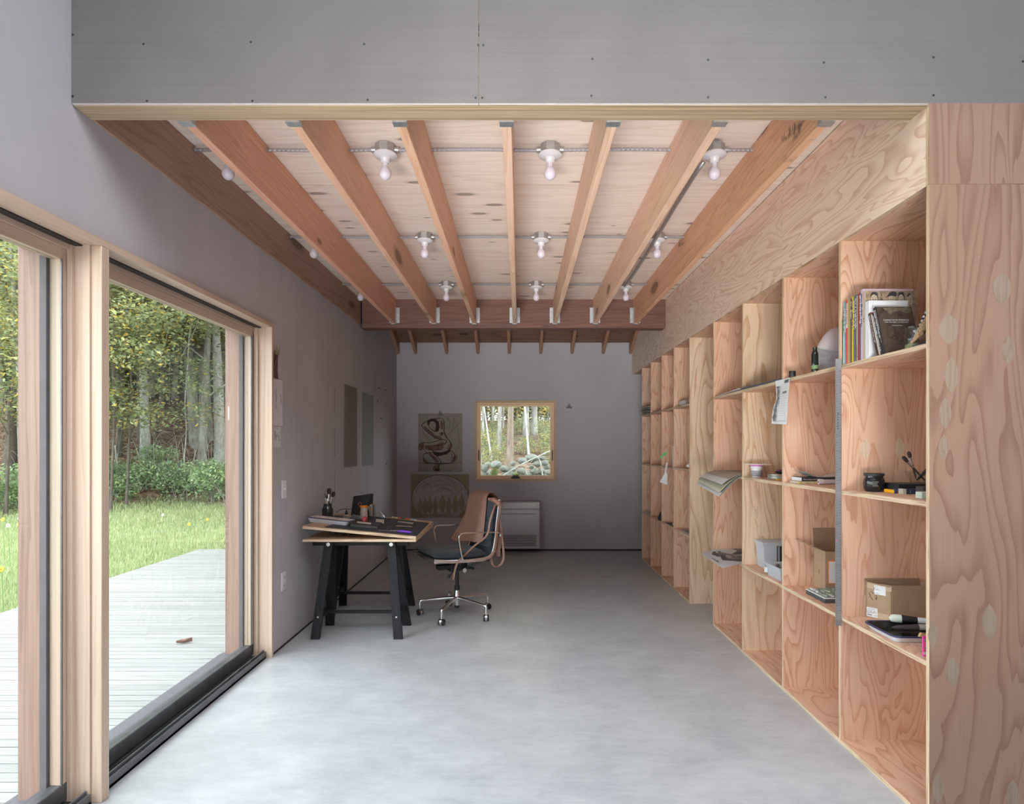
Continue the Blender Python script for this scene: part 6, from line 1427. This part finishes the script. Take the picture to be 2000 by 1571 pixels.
MB().lathe([(.0166, .012), (.01685, .013), (.01685, .03), (.0166, .031)], jc, 20).build('label_scrap', simple('green_label', (.14, .24, .10), .6, var=.5, sc=200), t, smooth=.8)
jc = Vector((1.634, 3.10, ZA)); t = E('plaster_bag', jc, 'round translucent bag half full of grey plaster on the top shelf', 'bag'); M['bagclear'] = simple('pinkish_cloudy_plastic', (.50, .43, .44), .35); M['bagplaster'] = simple('lumpy_grey_plaster', (.34, .325, .345), .8, var=.2, sc=50, bump=.4, bsc=60)
w, hh = .113, .235
def bagring(z, k): return [(jc.x + .05 * max(0, z - .13) + k * w * (1 + .03 * math.sin(3 * a + 40 * z)) * math.cos(a), jc.y + k * .05 * math.sin(a), ZA + z + (.012 * math.sin(2.3 * a + 1) if .1 < z < .135 else 0)) for a in [2 * PI * i / 20 for i in range(20)]]
loft(MB(), [bagring(.0006, .72), bagring(.006, .84), bagring(.03, .95), bagring(.075, 1.0), bagring(.115, .98), bagring(.13, .92), bagring(.134, .6)]).build('plaster', M['bagplaster'], t, smooth=1.2)
loft(MB(), [bagring(.118, .988), bagring(.138, .965), bagring(.158, .90), bagring(.185, .78), bagring(.205, .66), bagring(.222, .46), bagring(.231, .22), bagring(.233, .05)]).build('empty_top', M['bagclear'], t, smooth=1.2)
q = P(1547.5, 737, 3.28); jc = Vector((q.x, 3.28, ZA + .0003)); t = E('round_canister', jc, 'small black round canister lying on the top shelf above the hanging paper', 'canister')
MB().lathe([(.0165, 0), (.0172, .002), (.0172, .029), (.0165, .031), (.001, .0312)], jc, 20).build('cap', M['black'], t, smooth=.7)
# paper hanging from the shelf edge
hp = E('hanging_paper', (1.468, 3.38, 1.53), 'narrow white paper with grey wash drawing hanging from the shelf edge', 'paper')
Gd = []
for j in range(15):
    v = j / 14; y_r = 3.318 + .01 * v; y_l = 3.50 - .012 * math.sin(4 * v) + .012 * (v > .55); row = []
    for i in range(7):
        u = i / 6; y = y_l + (y_r - y_l) * u; y += .004 * math.sin(11 * v) * (1 - u) ** 2
        row.append((1.4735 - .014 * v * v + .003 * math.sin(6 * v + 2 * u), y, 1.746 - .245 * v - (.012 if j == 14 else 0) * u))
    Gd.append(row)
MB().sheet(Gd, .0006).build('sheet', M['paper_white'], hp, smooth=1.2)
def hpp(u, v, o=.0014): 
    i = min(13, int(v * 14)); k = min(5, int(u * 6)); a = Vector(Gd[i][k]).lerp(Vector(Gd[i + 1][k]), v * 14 - i); b = Vector(Gd[i][k + 1]).lerp(Vector(Gd[i + 1][k + 1]), v * 14 - i); return a.lerp(b, u * 6 - k) + Vector((-o, 0, 0))
def hpatch(mb, u0, u1, v0, v1, n=8, o=.0012, wob=.03):
    vs = []; 
    for i in range(n + 1):
        v = v0 + (v1 - v0) * i / n; vs += [hpp(max(0, u0 + wob * math.sin(5 * v * 7)), v, o), hpp(min(1, u1 + wob * math.sin(9 * v * 5 + 1)), v, o)]
    mb.add(vs, [(2 * i, 2 * i + 1, 2 * i + 3, 2 * i + 2) for i in range(n)])
mb = MB(); hpatch(mb, .07, .33, .15, .95); mb.build('pale_wash', simple('pale_grey_wash', (.42, .42, .43), .9, var=.3, sc=60), hp)
mb = MB(); hpatch(mb, .10, .24, .14, .60, 8, .0016, .04); hpatch(mb, .10, .28, .60, .94, 8, .0016, .05); hpatch(mb, .62, .95, .03, .10, 4, .0016, .02); hpatch(mb, .56, .84, .29, .33, 3, .0016); mb.build('dark_wash', simple('dark_grey_wash', (.17, .17, .175), .9, var=.5, sc=50), hp)
mb = MB()
for k in range(14):
    v = .12 + .055 * k; mb.tube([hpp(.34, v), hpp(.5, v - .006), hpp(.7, v + .004), hpp(.93, v - .008)], .0004, 4)
mb.tube([hpp(.1, .95), hpp(.35, .955), hpp(.6, .945), hpp(.95, .95)], .001, 4).tube([hpp(.33, .13), hpp(.34, .5), hpp(.33, .94)], .0008, 4); mb.build('pen_lines', ink_g, hp, kind='stuff')
# middle shelf of bay two: books, paper, roll
t = E('flat_book', (1.60, 3.12, ZBv), 'yellow and cream book lying lowest of the pile on the middle shelf', 'book'); q = S(1539, 945, ZBv)
PM = Matrix.Translation((1.512, 3.285, 0)) @ Matrix.Rotation(.07, 4, 'Z')
MB(PM).box(0, .20, -.012, .098, ZBv + .0003, ZBv + .0135).build('cover', simple('yellow_spine', (.50, .38, .10), .5), t)
MB(PM).box(-.0006, .198, .004, .097, ZBv + .002, ZBv + .012).build('pages', pages, t)
mb = MB(PM)
for k in range(3): mb.box(.006 + .038 * k, .038 + .038 * k, -.0128, -.012, ZBv + .002, ZBv + .0115)
mb.build('spine_print', simple('cream_print', (.55, .50, .34), .6), t)
t = E('flat_book', (1.61, 3.12, ZBv + .014), 'dark book with white title lying on the yellow book', 'book')
MB(PM).box(.010, .21, -.008, -.0065, ZBv + .0138, ZBv + .0345).box(.010, .21, -.0064, .096, ZBv + .0138, ZBv + .0150).box(.010, .21, -.0064, .096, ZBv + .0333, ZBv + .0345).build('cover', simple('charcoal_cover', (.035, .035, .04), .5), t)
MB(PM).box(.0095, .207, -.0063, .095, ZBv + .0151, ZBv + .0332).build('pages', M['paper_white'], t)
text('Picturesque and Sublime', .0112, PM @ basis((.018, -.0086, ZBv + .0242), (1, 0, 0), (0, 0, 1)), ink_w, t, 'spine_title')
Gd = []
for i in range(13):
    u = i / 12; zz = .0352 + (.030 * smooth((.35 - u) / .35) if u < .35 else (.018 * smooth((u - .6) / .4) if u > .6 else 0)); Gd.append([PM @ Vector((.02 + .24 * u, -.004 + .098 * v, ZBv + zz)) for v in (0, .33, .66, 1)])
tag(MB().sheet(Gd, .0008, off=0).build('curled_paper', simple('curled_grey_paper', (.50, .46, .43), .85), None, smooth=1.2), 'sheet of paper with curled ends lying on the dark book', 'paper')
t = E('paper_tube', (1.62, 3.2, ZBv), 'white cardboard tube lying at the front of the pile behind the straightedge', 'tube'); a = S(1603, 948, ZBv) + Vector((0, 0, .0125)); b = a + Vector((.30, -.012, 0))
a.y = b.y = 3.20; a.x = 1.575; b.x = 1.80; a.z = b.z = ZBv + .0152
MB().tube([a, a + Vector((.022, 0, 0))], .0148, 18).build('end_cap', simple('lilac_white_cap', (.60, .54, .58), .5), t, smooth=.7)
MB().tube([a + Vector((.0222, 0, 0)), b], .0128, 18).build('roll', simple('lilac_grey_roll', (.47, .42, .45), .6), t, smooth=.7)
MB().tube([a + Vector((-.004, 0, 0)), a], .003, 8).build('pin', M['black'], t)
# low shelf of bay two: open carton and pastel tray
cb2 = carton((1.646, 3.270), (1.91, 3.270), (1.91, 3.385), (1.641, 3.388), ZC, (.215, .215, .215, .215), 'tall open cardboard box with an orange-edged label on the low shelf')
MB().prism([(3.387, ZC + .2155), (3.391, ZC + .2155), (3.400, ZC + .325), (3.396, ZC + .325)], 1.642, 1.90, 'x').build('back_flap', M['cardin'], cb2)
MB().add([(1.646, 3.271, ZC + .2153), (1.641, 3.387, ZC + .2153), (1.540, 3.395, ZC + .263), (1.545, 3.271, ZC + .256), (1.646, 3.271, ZC + .2178), (1.641, 3.387, ZC + .2178), (1.540, 3.395, ZC + .2655), (1.545, 3.271, ZC + .2585)], [(3, 2, 1, 0), (4, 5, 6, 7), (0, 1, 5, 4), (1, 2, 6, 5), (2, 3, 7, 6), (3, 0, 4, 7)]).build('side_flap', M['cardboard'], cb2)
MB().box(1.660, 1.79, 3.2685, 3.2698, ZC + .042, ZC + .167).build('label_border', simple('orange_label_border', (.75, .22, .03), .6), cb2)
MB().box(1.665, 1.785, 3.2675, 3.2684, ZC + .047, ZC + .162).build('label', M['paper_white'], cb2)
mb = MB()
for k in range(7): mb.box(1.671 + .008 * k, 1.6715 + .008 * k, 3.2669, 3.2675, ZC + .052, ZC + .157)
mb.beam((1.667, 3.267, ZC + .105), (1.75, 3.267, ZC + .118), .001, .0006); mb.build('label_lines', simple('pale_grey_lines', (.48, .49, .52), .7), cb2, kind='stuff')
MB().beam((1.6425, 3.33, ZC + .085), (1.6425, 3.333, ZC + .11), .001, .002).build('pen_mark', M['ink'], cb2)
t = E('pastel_tray', (1.57, 3.02, ZC), 'dark grey tray of grey-green pastel sticks on the low shelf', 'tray')
PT = Matrix.Translation((1.520, 3.225, ZC)) @ Matrix.Rotation(.0, 4, 'Z')
MB(PT).box(0, .20, -.20, 0, .0003, .022).build('body', simple('slate_card_tray', (.07, .075, .085), .6), t, bevel=.001)
MB(PT).box(-.0006, .2006, -.2006, .0006, .022, .0255).build('lip', M['paper_white'], t)
MB(PT).box(.006, .194, -.194, -.006, .0256, .0262).build('bed', simple('grey_foam', (.30, .31, .29), .9), t)
rg = random.Random(12); pc = [(.30, .36, .26), (.42, .46, .36), (.16, .14, .13), (.60, .60, .57), (.24, .28, .22), (.36, .20, .12)]; pm = [simple('pastel_%d' % k, c, .9) for k, c in enumerate(pc)]
for i in range(6):
    for j in range(4):
        an = rg.uniform(-.5, .5); cx_, cy_ = .022 + .028 * i, -.03 - .045 * j; s_ = rg.uniform(.015, .02)
        MB(PT @ Matrix.Translation((cx_, cy_, .0268)) @ Matrix.Rotation(an, 4, 'Z')).box(-.0055, .0055, -s_, s_, 0, .008).build('pastel_stick', pm[rg.choice((0, 0, 1, 1, 2, 3, 3, 4, 4, 5))], t)

# ------------------------------------------------------------------ third bay
q = S(1477, 932, ZBv); jc = Vector((q.x, 3.70, ZBv + .0004)); jc.x = 1.540; jc.y = 3.945
t = E('yoghurt_pot', jc, 'white printed plastic pot with a pink lid on the middle shelf', 'pot')
MB().lathe([(.0275, 0), (.029, .002), (.034, .056), (.0345, .058), (.0395, .060), (.0395, .064), (.036, .065), (.036, .072)], jc, 28).build('pot', M['white_plastic'], t, smooth=.7)
MB().lathe([(.0382, .072), (.0390, .073), (.0390, .081), (.037, .083), (.001, .083)], jc, 28).build('lid', simple('magenta_pink_lid', (.66, .20, .52), .45), t, smooth=.7)
MB().lathe([(.0298, .008), (.0302, .0085), (.0334, .046), (.0330, .0465)], jc, 28).build('printed_band', simple('grey_print_band', (.30, .31, .33), .6, var=.6, sc=260), t, smooth=.9)
tag(MB(Matrix.Translation(jc + Vector((.008, 0, .0838))) @ Matrix.Rotation(.02, 4, 'Y')).lathe([(.082, 0), (.084, .001), (.084, .0035), (.082, .004)], (0, 0, 0), 32).build('plastic_disc', M['white_plastic'], None, smooth=.6), 'thin white disc lying on top of the pink-lidded pot', 'disc')
jc = Vector((1.612, 3.78, ZBv + .0004)); t = E('flat_tin', jc, 'round flat metal tin on the middle shelf right of the pot', 'tin')
MB().lathe([(.062, 0), (.064, .002), (.064, .021), (.062, .022)], jc, 36).build('body', simple('olive_tin', (.36, .38, .33), .4, .3), t, smooth=.7); MB().lathe([(.0652, .018), (.0658, .019), (.0658, .028), (.063, .030), (.056, .029), (.001, .0285)], jc, 36).build('lid', simple('pale_tin_lid', (.46, .47, .44), .3, .7), t, smooth=.7)
jc2 = jc + Vector((.010, .0, .0305)); t = E('small_black_jar', jc2, 'tiny dark jar with a purple lid standing on the flat tin', 'jar')
MB().lathe([(.012, 0), (.026, .004), (.03, .010), (.028, .015), (.02, .017)], jc2, 20).build('jar', M['black'], t, smooth=.8); MB().lathe([(.022, .0172), (.0225, .018), (.0225, .024), (.018, .027), (.001, .027)], jc2, 20).build('lid', simple('purple_lid', (.12, .03, .12), .4), t, smooth=.8)
tag(MB(Matrix.Translation((1.520, 3.595, ZBv)) @ Matrix.Rotation(.15, 4, 'Z')).box(0, .065, -.012, .012, .0004, .0125).build('yellow_block', simple('ochre_block', (.58, .40, .09), .7, var=.2, sc=60), None, bevel=.002), 'ochre yellow block at the front of the middle shelf below the tin', 'block')
def translucent(name, c, tr):
    t = MT(name); nt = t.nt; a = t.n('ShaderNodeBsdfTransparent', Color=(.95, .96, .97)); d = t.n('ShaderNodeBsdfDiffuse', Color=c); tl = t.n('ShaderNodeBsdfTranslucent', Color=c); g = t.n('ShaderNodeBsdfGlossy', Roughness=.25)
    m1 = t.n('ShaderNodeMixShader', _0=.4, _1=d.outputs[0], _2=tl.outputs[0]); m2 = t.n('ShaderNodeMixShader', _0=tr, _1=m1.outputs[0], _2=a.outputs[0]); m3 = t.n('ShaderNodeMixShader', _0=.05, _1=m2.outputs[0], _2=g.outputs[0]); nt.links.new(m3.outputs[0], t.out.inputs['Surface']); return t.m
M['bin'] = translucent('cloudy_plastic', (.80, .83, .87), .32)
def binbox(x0, x1, y0, y1, h, label, lid, tp=.92):
    t = E('plastic_bin', ((x0 + x1) / 2, (y0 + y1) / 2, ZC), label, 'bin'); cx_, cy_ = (x0 + x1) / 2, (y0 + y1) / 2
    r = lambda k, z, o=0: [(cx_ + (x - cx_) * k + o * (1 if x > cx_ else -1), cy_ + (y - cy_) * k + o * (1 if y > cy_ else -1), ZC + z) for x, y in ((x0, y0), (x1, y0), (x1, y1), (x0, y1))]
    loft(MB(), [r(tp, .0005), r(1, h), r(1, h, -.003), r(tp, .003, -.003)]).build('bin', M['bin'], t, bevel=0)
    loft(MB(), [r(1, h - .016, .003), r(1, h, .008), r(1, h + .001, .008), r(1, h + .001, 0)], False).build('rim', M['bin'], t)
    if lid: loft(MB(), [r(1, h + .0015, .012), r(1, h + .010, .012), r(1, h + .012, .006)]).build('lid', M['bin'], t, bevel=.002)
    return t
binbox(1.556, 1.86, 3.875, 4.005, .158, 'large cloudy plastic bin with a lid on the low shelf', True)
sb = binbox(1.500, 1.74, 3.50, 3.70, .078, 'small open cloudy plastic bin of bottles in front of the large bin', False)
MB().beam((1.4925, 3.68, ZC + .05), (1.4925, 3.68, ZC + .02), .01, .016).build('catch', M['white_plastic'], sb)
for k, (x, y, c, lb) in enumerate(((1.560, 3.57, (.75, .28, .02), 'orange bottle in the small open bin'), (1.535, 3.61, (.08, .08, .09), 'black capped bottle in the small open bin'), (1.60, 3.63, (.6, .55, .2), 'yellowish bottle at the back of the small open bin'))):
    tag(MB().lathe([(.016, .004), (.018, .008), (.018, .06), (.010, .066), (.010, .078 + .004 * k), (.001, .08 + .004 * k)], (x, y, ZC), 14).build('small_bottle', simple('bottle_%d' % k, c, .35), None, smooth=.8), lb, 'bottle')
t = E('frame_set', (1.68, 3.77, ZC), 'dark empty frames standing on edge beside the large bin', 'picture frames')
for k in range(3):
    y = 3.780 - .011 * k; x0 = 1.603 + .004 * k; hh = .162
    MB().box(x0, x0 + .008, y, y + .006, ZC + .0005, ZC + hh).box(x0 + .19, x0 + .198, y, y + .006, ZC + .0005, ZC + hh).box(x0 + .008, x0 + .19, y, y + .006, ZC + .0005, ZC + .008).box(x0 + .008, x0 + .19, y, y + .006, ZC + hh - .008, ZC + hh).build('frame', simple('frame_%d' % k, ((.05, .05, .055), (.30, .31, .32), (.03, .03, .032))[k], .5), t)
MB().box(1.620, 1.80, 3.7745, 3.7795, ZC + .009, ZC + .152).build('dark_insert', M['black'], t)
# top shelf papers of bays three and four
def sheetplane(pts, z, th, name, mat, label, cat='paper'):
    return tag(MB().prism(pts, z, z + th, 'z').build(name, mat, None), label, cat)
sheetplane([(1.475, 3.45), (1.80, 3.45), (1.80, 4.02), (1.462, 4.015)], ZA + .0004, .010, 'dark_folder', simple('dark_purple_grey_folder', (.10, .09, .10), .8), 'dark grey folder lying along the edge of the top shelf', 'folder')
Gd = [[(1.46 + .02 * u + .3 * v, 4.045 + .56 * u + 0, ZA + .0006 + .012 * (1 - u) * (1 - v) ** 2) for v in (0, .3, .6, 1)] for u in [i / 8 for i in range(9)]]
tag(MB().sheet(Gd, .0012, off=0).build('white_sheet', M['paper_white'], None, smooth=1), 'white paper lying along the edge of the top shelf, past the dark folder', 'paper')
# ------------------------------------------------------------------ fourth bay: drooping papers, torn poster
ps = E('paper_stack', (1.5, 4.33, ZBv), 'stack of tan, grey and white papers drooping over the middle shelf edge', 'papers')
pcs = [('paper_white', 0), ((.40, .36, .20), 1), ((.55, .54, .52), 1), ((.10, .10, .11), 1), ((.55, .52, .40), 1), ((.42, .40, .30), 1), ((.60, .58, .56), 1), ((.40, .33, .27), 1)]
rg = random.Random(21)
for k in range(8):
    mat_ = M['paper_white'] if not pcs[k][1] else simple('sheet_colour_%d' % k, pcs[k][0], .85, var=.05)
    an = rg.uniform(-.05, .05) + (.10 if k < 5 else -.02); ex = [.015, .0, .03, .01, .02, .005, .0, -.05][k]; Gd = []
    for i in range(10):
        u = i / 9; row = []
        for j in range(5):
            v = j / 4; x = 1.74 - (.40 + ex) * u; y = 4.052 + .50 * v + an * (x - 1.5) * (1.3 - v)
            y = max(4.045, min(4.618, y)) if x > 1.46 else y - .02 * (1.47 - x) / .13
            dr_ = max(0, 1.479 - x); z = ZBv + .0012 + .0033 * k - (dr_ * .30 + dr_ * dr_ * 1.6) * (1.15 - .55 * v) * (1.0 if k < 6 else .8) - (.004 * (7 - k) * dr_ / .13)
            row.append((x, y, z))
        Gd.append(row)
    MB().sheet(Gd, .0011, off=0).build('sheet', mat_, ps, smooth=1.2)
po = E('torn_poster', (1.5, 4.3, ZC), 'torn black-and-white poster of a bent figure overhanging the low shelf', 'poster')
MB().prism([(1.302, 3.90), (1.318, 4.42), (1.47, 4.60), (1.56, 4.615), (1.78, 4.61), (1.78, 4.062), (1.49, 4.06)], ZC + .0005, ZC + .0022, 'z').build('sheet', simple('cool_white_paper', (.56, .58, .60), .6, var=.03), po)
zp = ZC + .0024
def C6(x, y): return S(1360 + x / 18.18, 1050 + y / 18.18, zp)
def pblob(pts, mat, dz, nm):
    q = bez([C6(a, b) for a, b in pts + pts[:1]], 3)[:-1]; MB().prism([(p.x, p.y) for p in q], zp - .0002 + dz, zp + dz, 'z').build(nm, mat, po)
gm_ = simple('mid_grey_print', (.16, .15, .155), .6, var=.35, sc=12); gd = simple('dark_grey_print', (.055, .05, .055), .6, var=.3, sc=14); gl_ = simple('light_grey_print', (.30, .29, .29), .6, var=.3, sc=16)
pblob([(550, 580), (580, 515), (660, 495), (860, 490), (880, 520), (1040, 560), (1200, 585), (1310, 575), (1330, 545), (1640, 540), (1640, 840), (1300, 832), (930, 800), (860, 690), (750, 680), (640, 630), (560, 625)], gm_, 0, 'figure_print')
pblob([(1260, 405), (1400, 380), (1640, 370), (1640, 560), (1340, 560), (1440, 480), (1330, 430)], gm_, .0002, 'figure_print')
pblob([(870, 640), (900, 605), (990, 620), (1060, 700), (1200, 775), (1640, 790), (1640, 838), (1200, 828), (930, 800)], gd, .0004, 'shadow_print'); pblob([(550, 580), (590, 520), (660, 515), (760, 590), (860, 610), (760, 680), (640, 628)], gd, .0004, 'shadow_print'); pblob([(1310, 560), (1640, 500), (1640, 580), (1330, 585)], gd, .0004, 'shadow_print')
pblob([(1040, 640), (1100, 625), (1240, 660), (1240, 740), (1130, 730), (1060, 690)], gl_, .0004, 'highlight_print'); pblob([(1300, 620), (1640, 600), (1640, 650), (1400, 690)], gl_, .0004, 'highlight_print'); pblob([(680, 515), (770, 508), (720, 555)], M['paper_white'], .0006, 'gap_print')
mb = MB(); rg = random.Random(1); a_, b_ = C6(560, 730), C6(830, 905); d = (b_ - a_); L = d.length; d.normalize(); fake_line(mb, a_ + Vector((0, 0, .0006)), d, Vector((-d.y, d.x, 0)), L, .011, rg); mb.build('handwriting', ink_b, po, kind='stuff')
MB().tube([C6(550 + 40 * i, 735 + 22 * i + 8 * (i % 2)) + Vector((0, 0, .0006)) for i in range(7)], .0012, 4).build('signature', ink_b, po, fix=False)

# ------------------------------------------------------------------ far bays
def crumple(name, c, r, mat, label, cat, n=9, m=10, amp=.25, seed=1):
    rg = random.Random(seed); G_ = []
    vs = []; c = Vector(c)
    prof_ = [(max(.01, math.sin(PI * i / n)), -math.cos(PI * i / n)) for i in range(n + 1)]
    mb = MB(); rings = []
    for a_, z in prof_: rings.append([c + Vector((r[0] * a_ * math.cos(2 * PI * j / m) * (1 + rg.uniform(-amp, amp)), r[1] * a_ * math.sin(2 * PI * j / m) * (1 + rg.uniform(-amp, amp)), max(-r[2] + .0008, r[2] * z * (1 + rg.uniform(-amp, amp) * .6)) + r[2])) for j in range(m)])
    return tag(loft(mb, rings).build(name, mat, None, smooth=.5), label, cat)
nw = E('newspaper_stack', (1.55, 7.05, ZA), 'folded newspapers on the top shelf of the farthest bay', 'newspapers'); grp_ = [simple('newsprint_%d' % k, c, .9, var=.3, sc=60) for k, c in enumerate(((.40, .38, .36), (.50, .48, .46), (.30, .285, .275), (.46, .44, .42), (.60, .59, .58)))]
for k in range(5):
    Gd = []
    for i in range(7):
        u = i / 6; x = 1.70 - .26 * u; Gd.append([(x - .006 * (k % 2), 6.885 + .40 * v, ZA + .0008 + .0175 * k + .013 * math.sin(PI * u * .9) * (1 - .1 * k)) for v in (0, .35, .7, 1)])
    MB().sheet(Gd, .004, off=0).build('newspaper', grp_[k], nw, smooth=1)
crumple('white_rag', (1.535, 5.66, ZA), (.045, .10, .028), M['paper_white'], 'crumpled white rag on the top shelf of the nearest far bay', 'rag', seed=3)
tag(MB().tube(bez([(1.53, 5.55, ZA + .01), (1.53, 5.48, ZA + .035), (1.535, 5.42, ZA + .05), (1.535, 5.36, ZA + .085)], 5), [.012] * 8 + [.008] * 5 + [.012] * 3, 8).build('twisted_cloth', simple('grey_twisted_cloth', (.42, .40, .38), .9), None, smooth=1.2), 'twisted grey cloth beside the crumpled white rag', 'cloth')
# jug of paint sticks with hanging green ribbon
jc = Vector((1.492, 5.885, ZBv + .0004)); jc.x = 1.508
t = E('white_canister', jc, 'tall white canister holding rolled papers on the middle shelf', 'canister')
MB().lathe([(.024, 0), (.026, .003), (.026, .205), (.024, .207), (.023, .19), (.001, .188)], jc, 18).build('canister', M['white_plastic'], t, smooth=.7)
tag(MB().tube([jc + Vector((.016 * math.cos(k * 2.4), .014 * math.sin(k * 2.4), .2 + .012 * (k % 3))) for k in range(9)], .008, 6).build('dark_scraps', simple('dark_scrap', (.07, .065, .065), .8, var=.6, sc=80), None), 'dark crumpled scraps in the mouth of the white canister', 'scraps')
rb = E('hanging_ribbon', jc + Vector((-.04, .02, .1)), 'pale ribbon with a green leaf-shaped end hanging from the white canister', 'ribbon'); sdv = (.7, -.7, 0)
cw = lambda x, y, Y: P(1240 + x / 5.233, 770 + y / 5.233, Y)
MB().strap(bez([cw(382, 520, 5.87), cw(355, 524, 5.87), cw(340, 550, 5.87), cw(330, 592, 5.87)], 5), .020, .001, (0, 1, 0)).build('pale_end', M['paper'], rb)
gp = [cw(*p, 5.87) for p in ((330, 588), (330, 606), (318, 624), (285, 640), (236, 666), (262, 634), (285, 608), (308, 596))]; MB().prism([(p.x, p.z) for p in gp], 5.868, 5.870, 'y').build('green_end', simple('leaf_green', (.18, .42, .16), .7), rb)
MB().strap([cw(312, 668, 5.87), cw(305, 695, 5.87), cw(290, 722, 5.87)], .006, .001, (0, 1, 0)).build('thread', M['paper'], rb)
tg = E('paper_tag', cw(300, 930, 5.84), 'white paper tag hanging below the middle shelf by a strip', 'tag')
MB().strap(bez([cw(331, 700, 5.84), cw(322, 740, 5.84), cw(316, 780, 5.84), cw(314, 800, 5.84)], 4), .018, .001, (1, 0, 0)).build('strip', M['paper'], tg)
q = [cw(*p, 5.84) for p in ((312, 795), (330, 818), (331, 928), (253, 900))]; MB().prism([(p.x, p.z) for p in q], 5.838, 5.840, 'y').build('tag', M['paper_white'], tg)
q = [cw(*p, 5.33) for p in ((522, 733), (556, 706), (556, 752), (538, 748))]; tag(MB().prism([(p.x, p.z) for p in q], 5.328, 5.331, 'y').build('folded_note', M['paper_white'], None), 'small folded white note on the middle shelf beside the wide plywood face', 'note')
q = [cw(*p, 6.36) for p in ((272, 1093), (258, 1115), (240, 1155), (236, 1180), (250, 1192), (272, 1192), (300, 1150))]; z0_ = min(p.z for p in q); tag(MB().prism([(p.x, p.z - z0_ + ZC + .0006) for p in q], 6.36, 6.39, 'y').build('black_bag', M['black'], None, bevel=.006), 'glossy black bag on the low shelf of the second farthest bay', 'bag')
crumple('white_towel', (1.555, 5.93, ZC), (.06, .085, .022), simple('lilac_white_towel', (.52, .50, .55), .9), 'folded pale towel on the low shelf of the far bays', 'towel', amp=.12, seed=5)
tag(MB().prism([(1.49, 5.86), (1.60, 5.85), (1.60, 6.15), (1.49, 6.2)], ZC + .0005, ZC + .006, 'z').build('dark_folder', simple('dark_folder_b', (.07, .07, .075), .7), None), 'thin dark folder beside the pale towel on the low shelf', 'folder')
sheetplane([(1.49, 5.33), (1.75, 5.33), (1.75, 5.60), (1.49, 5.62)], ZC + .0005, .012, 'grey_pad', simple('grey_paper_pad', (.33, .31, .32), .8), 'grey pad lying on the low shelf beside the wide plywood face', 'pad')
sheetplane([(1.484, 6.90), (1.75, 6.90), (1.75, 7.32), (1.484, 7.32)], ZC + .0005, .002, 'white_sheet', M['paper_white'], 'white sheet on the low shelf of the farthest bay')
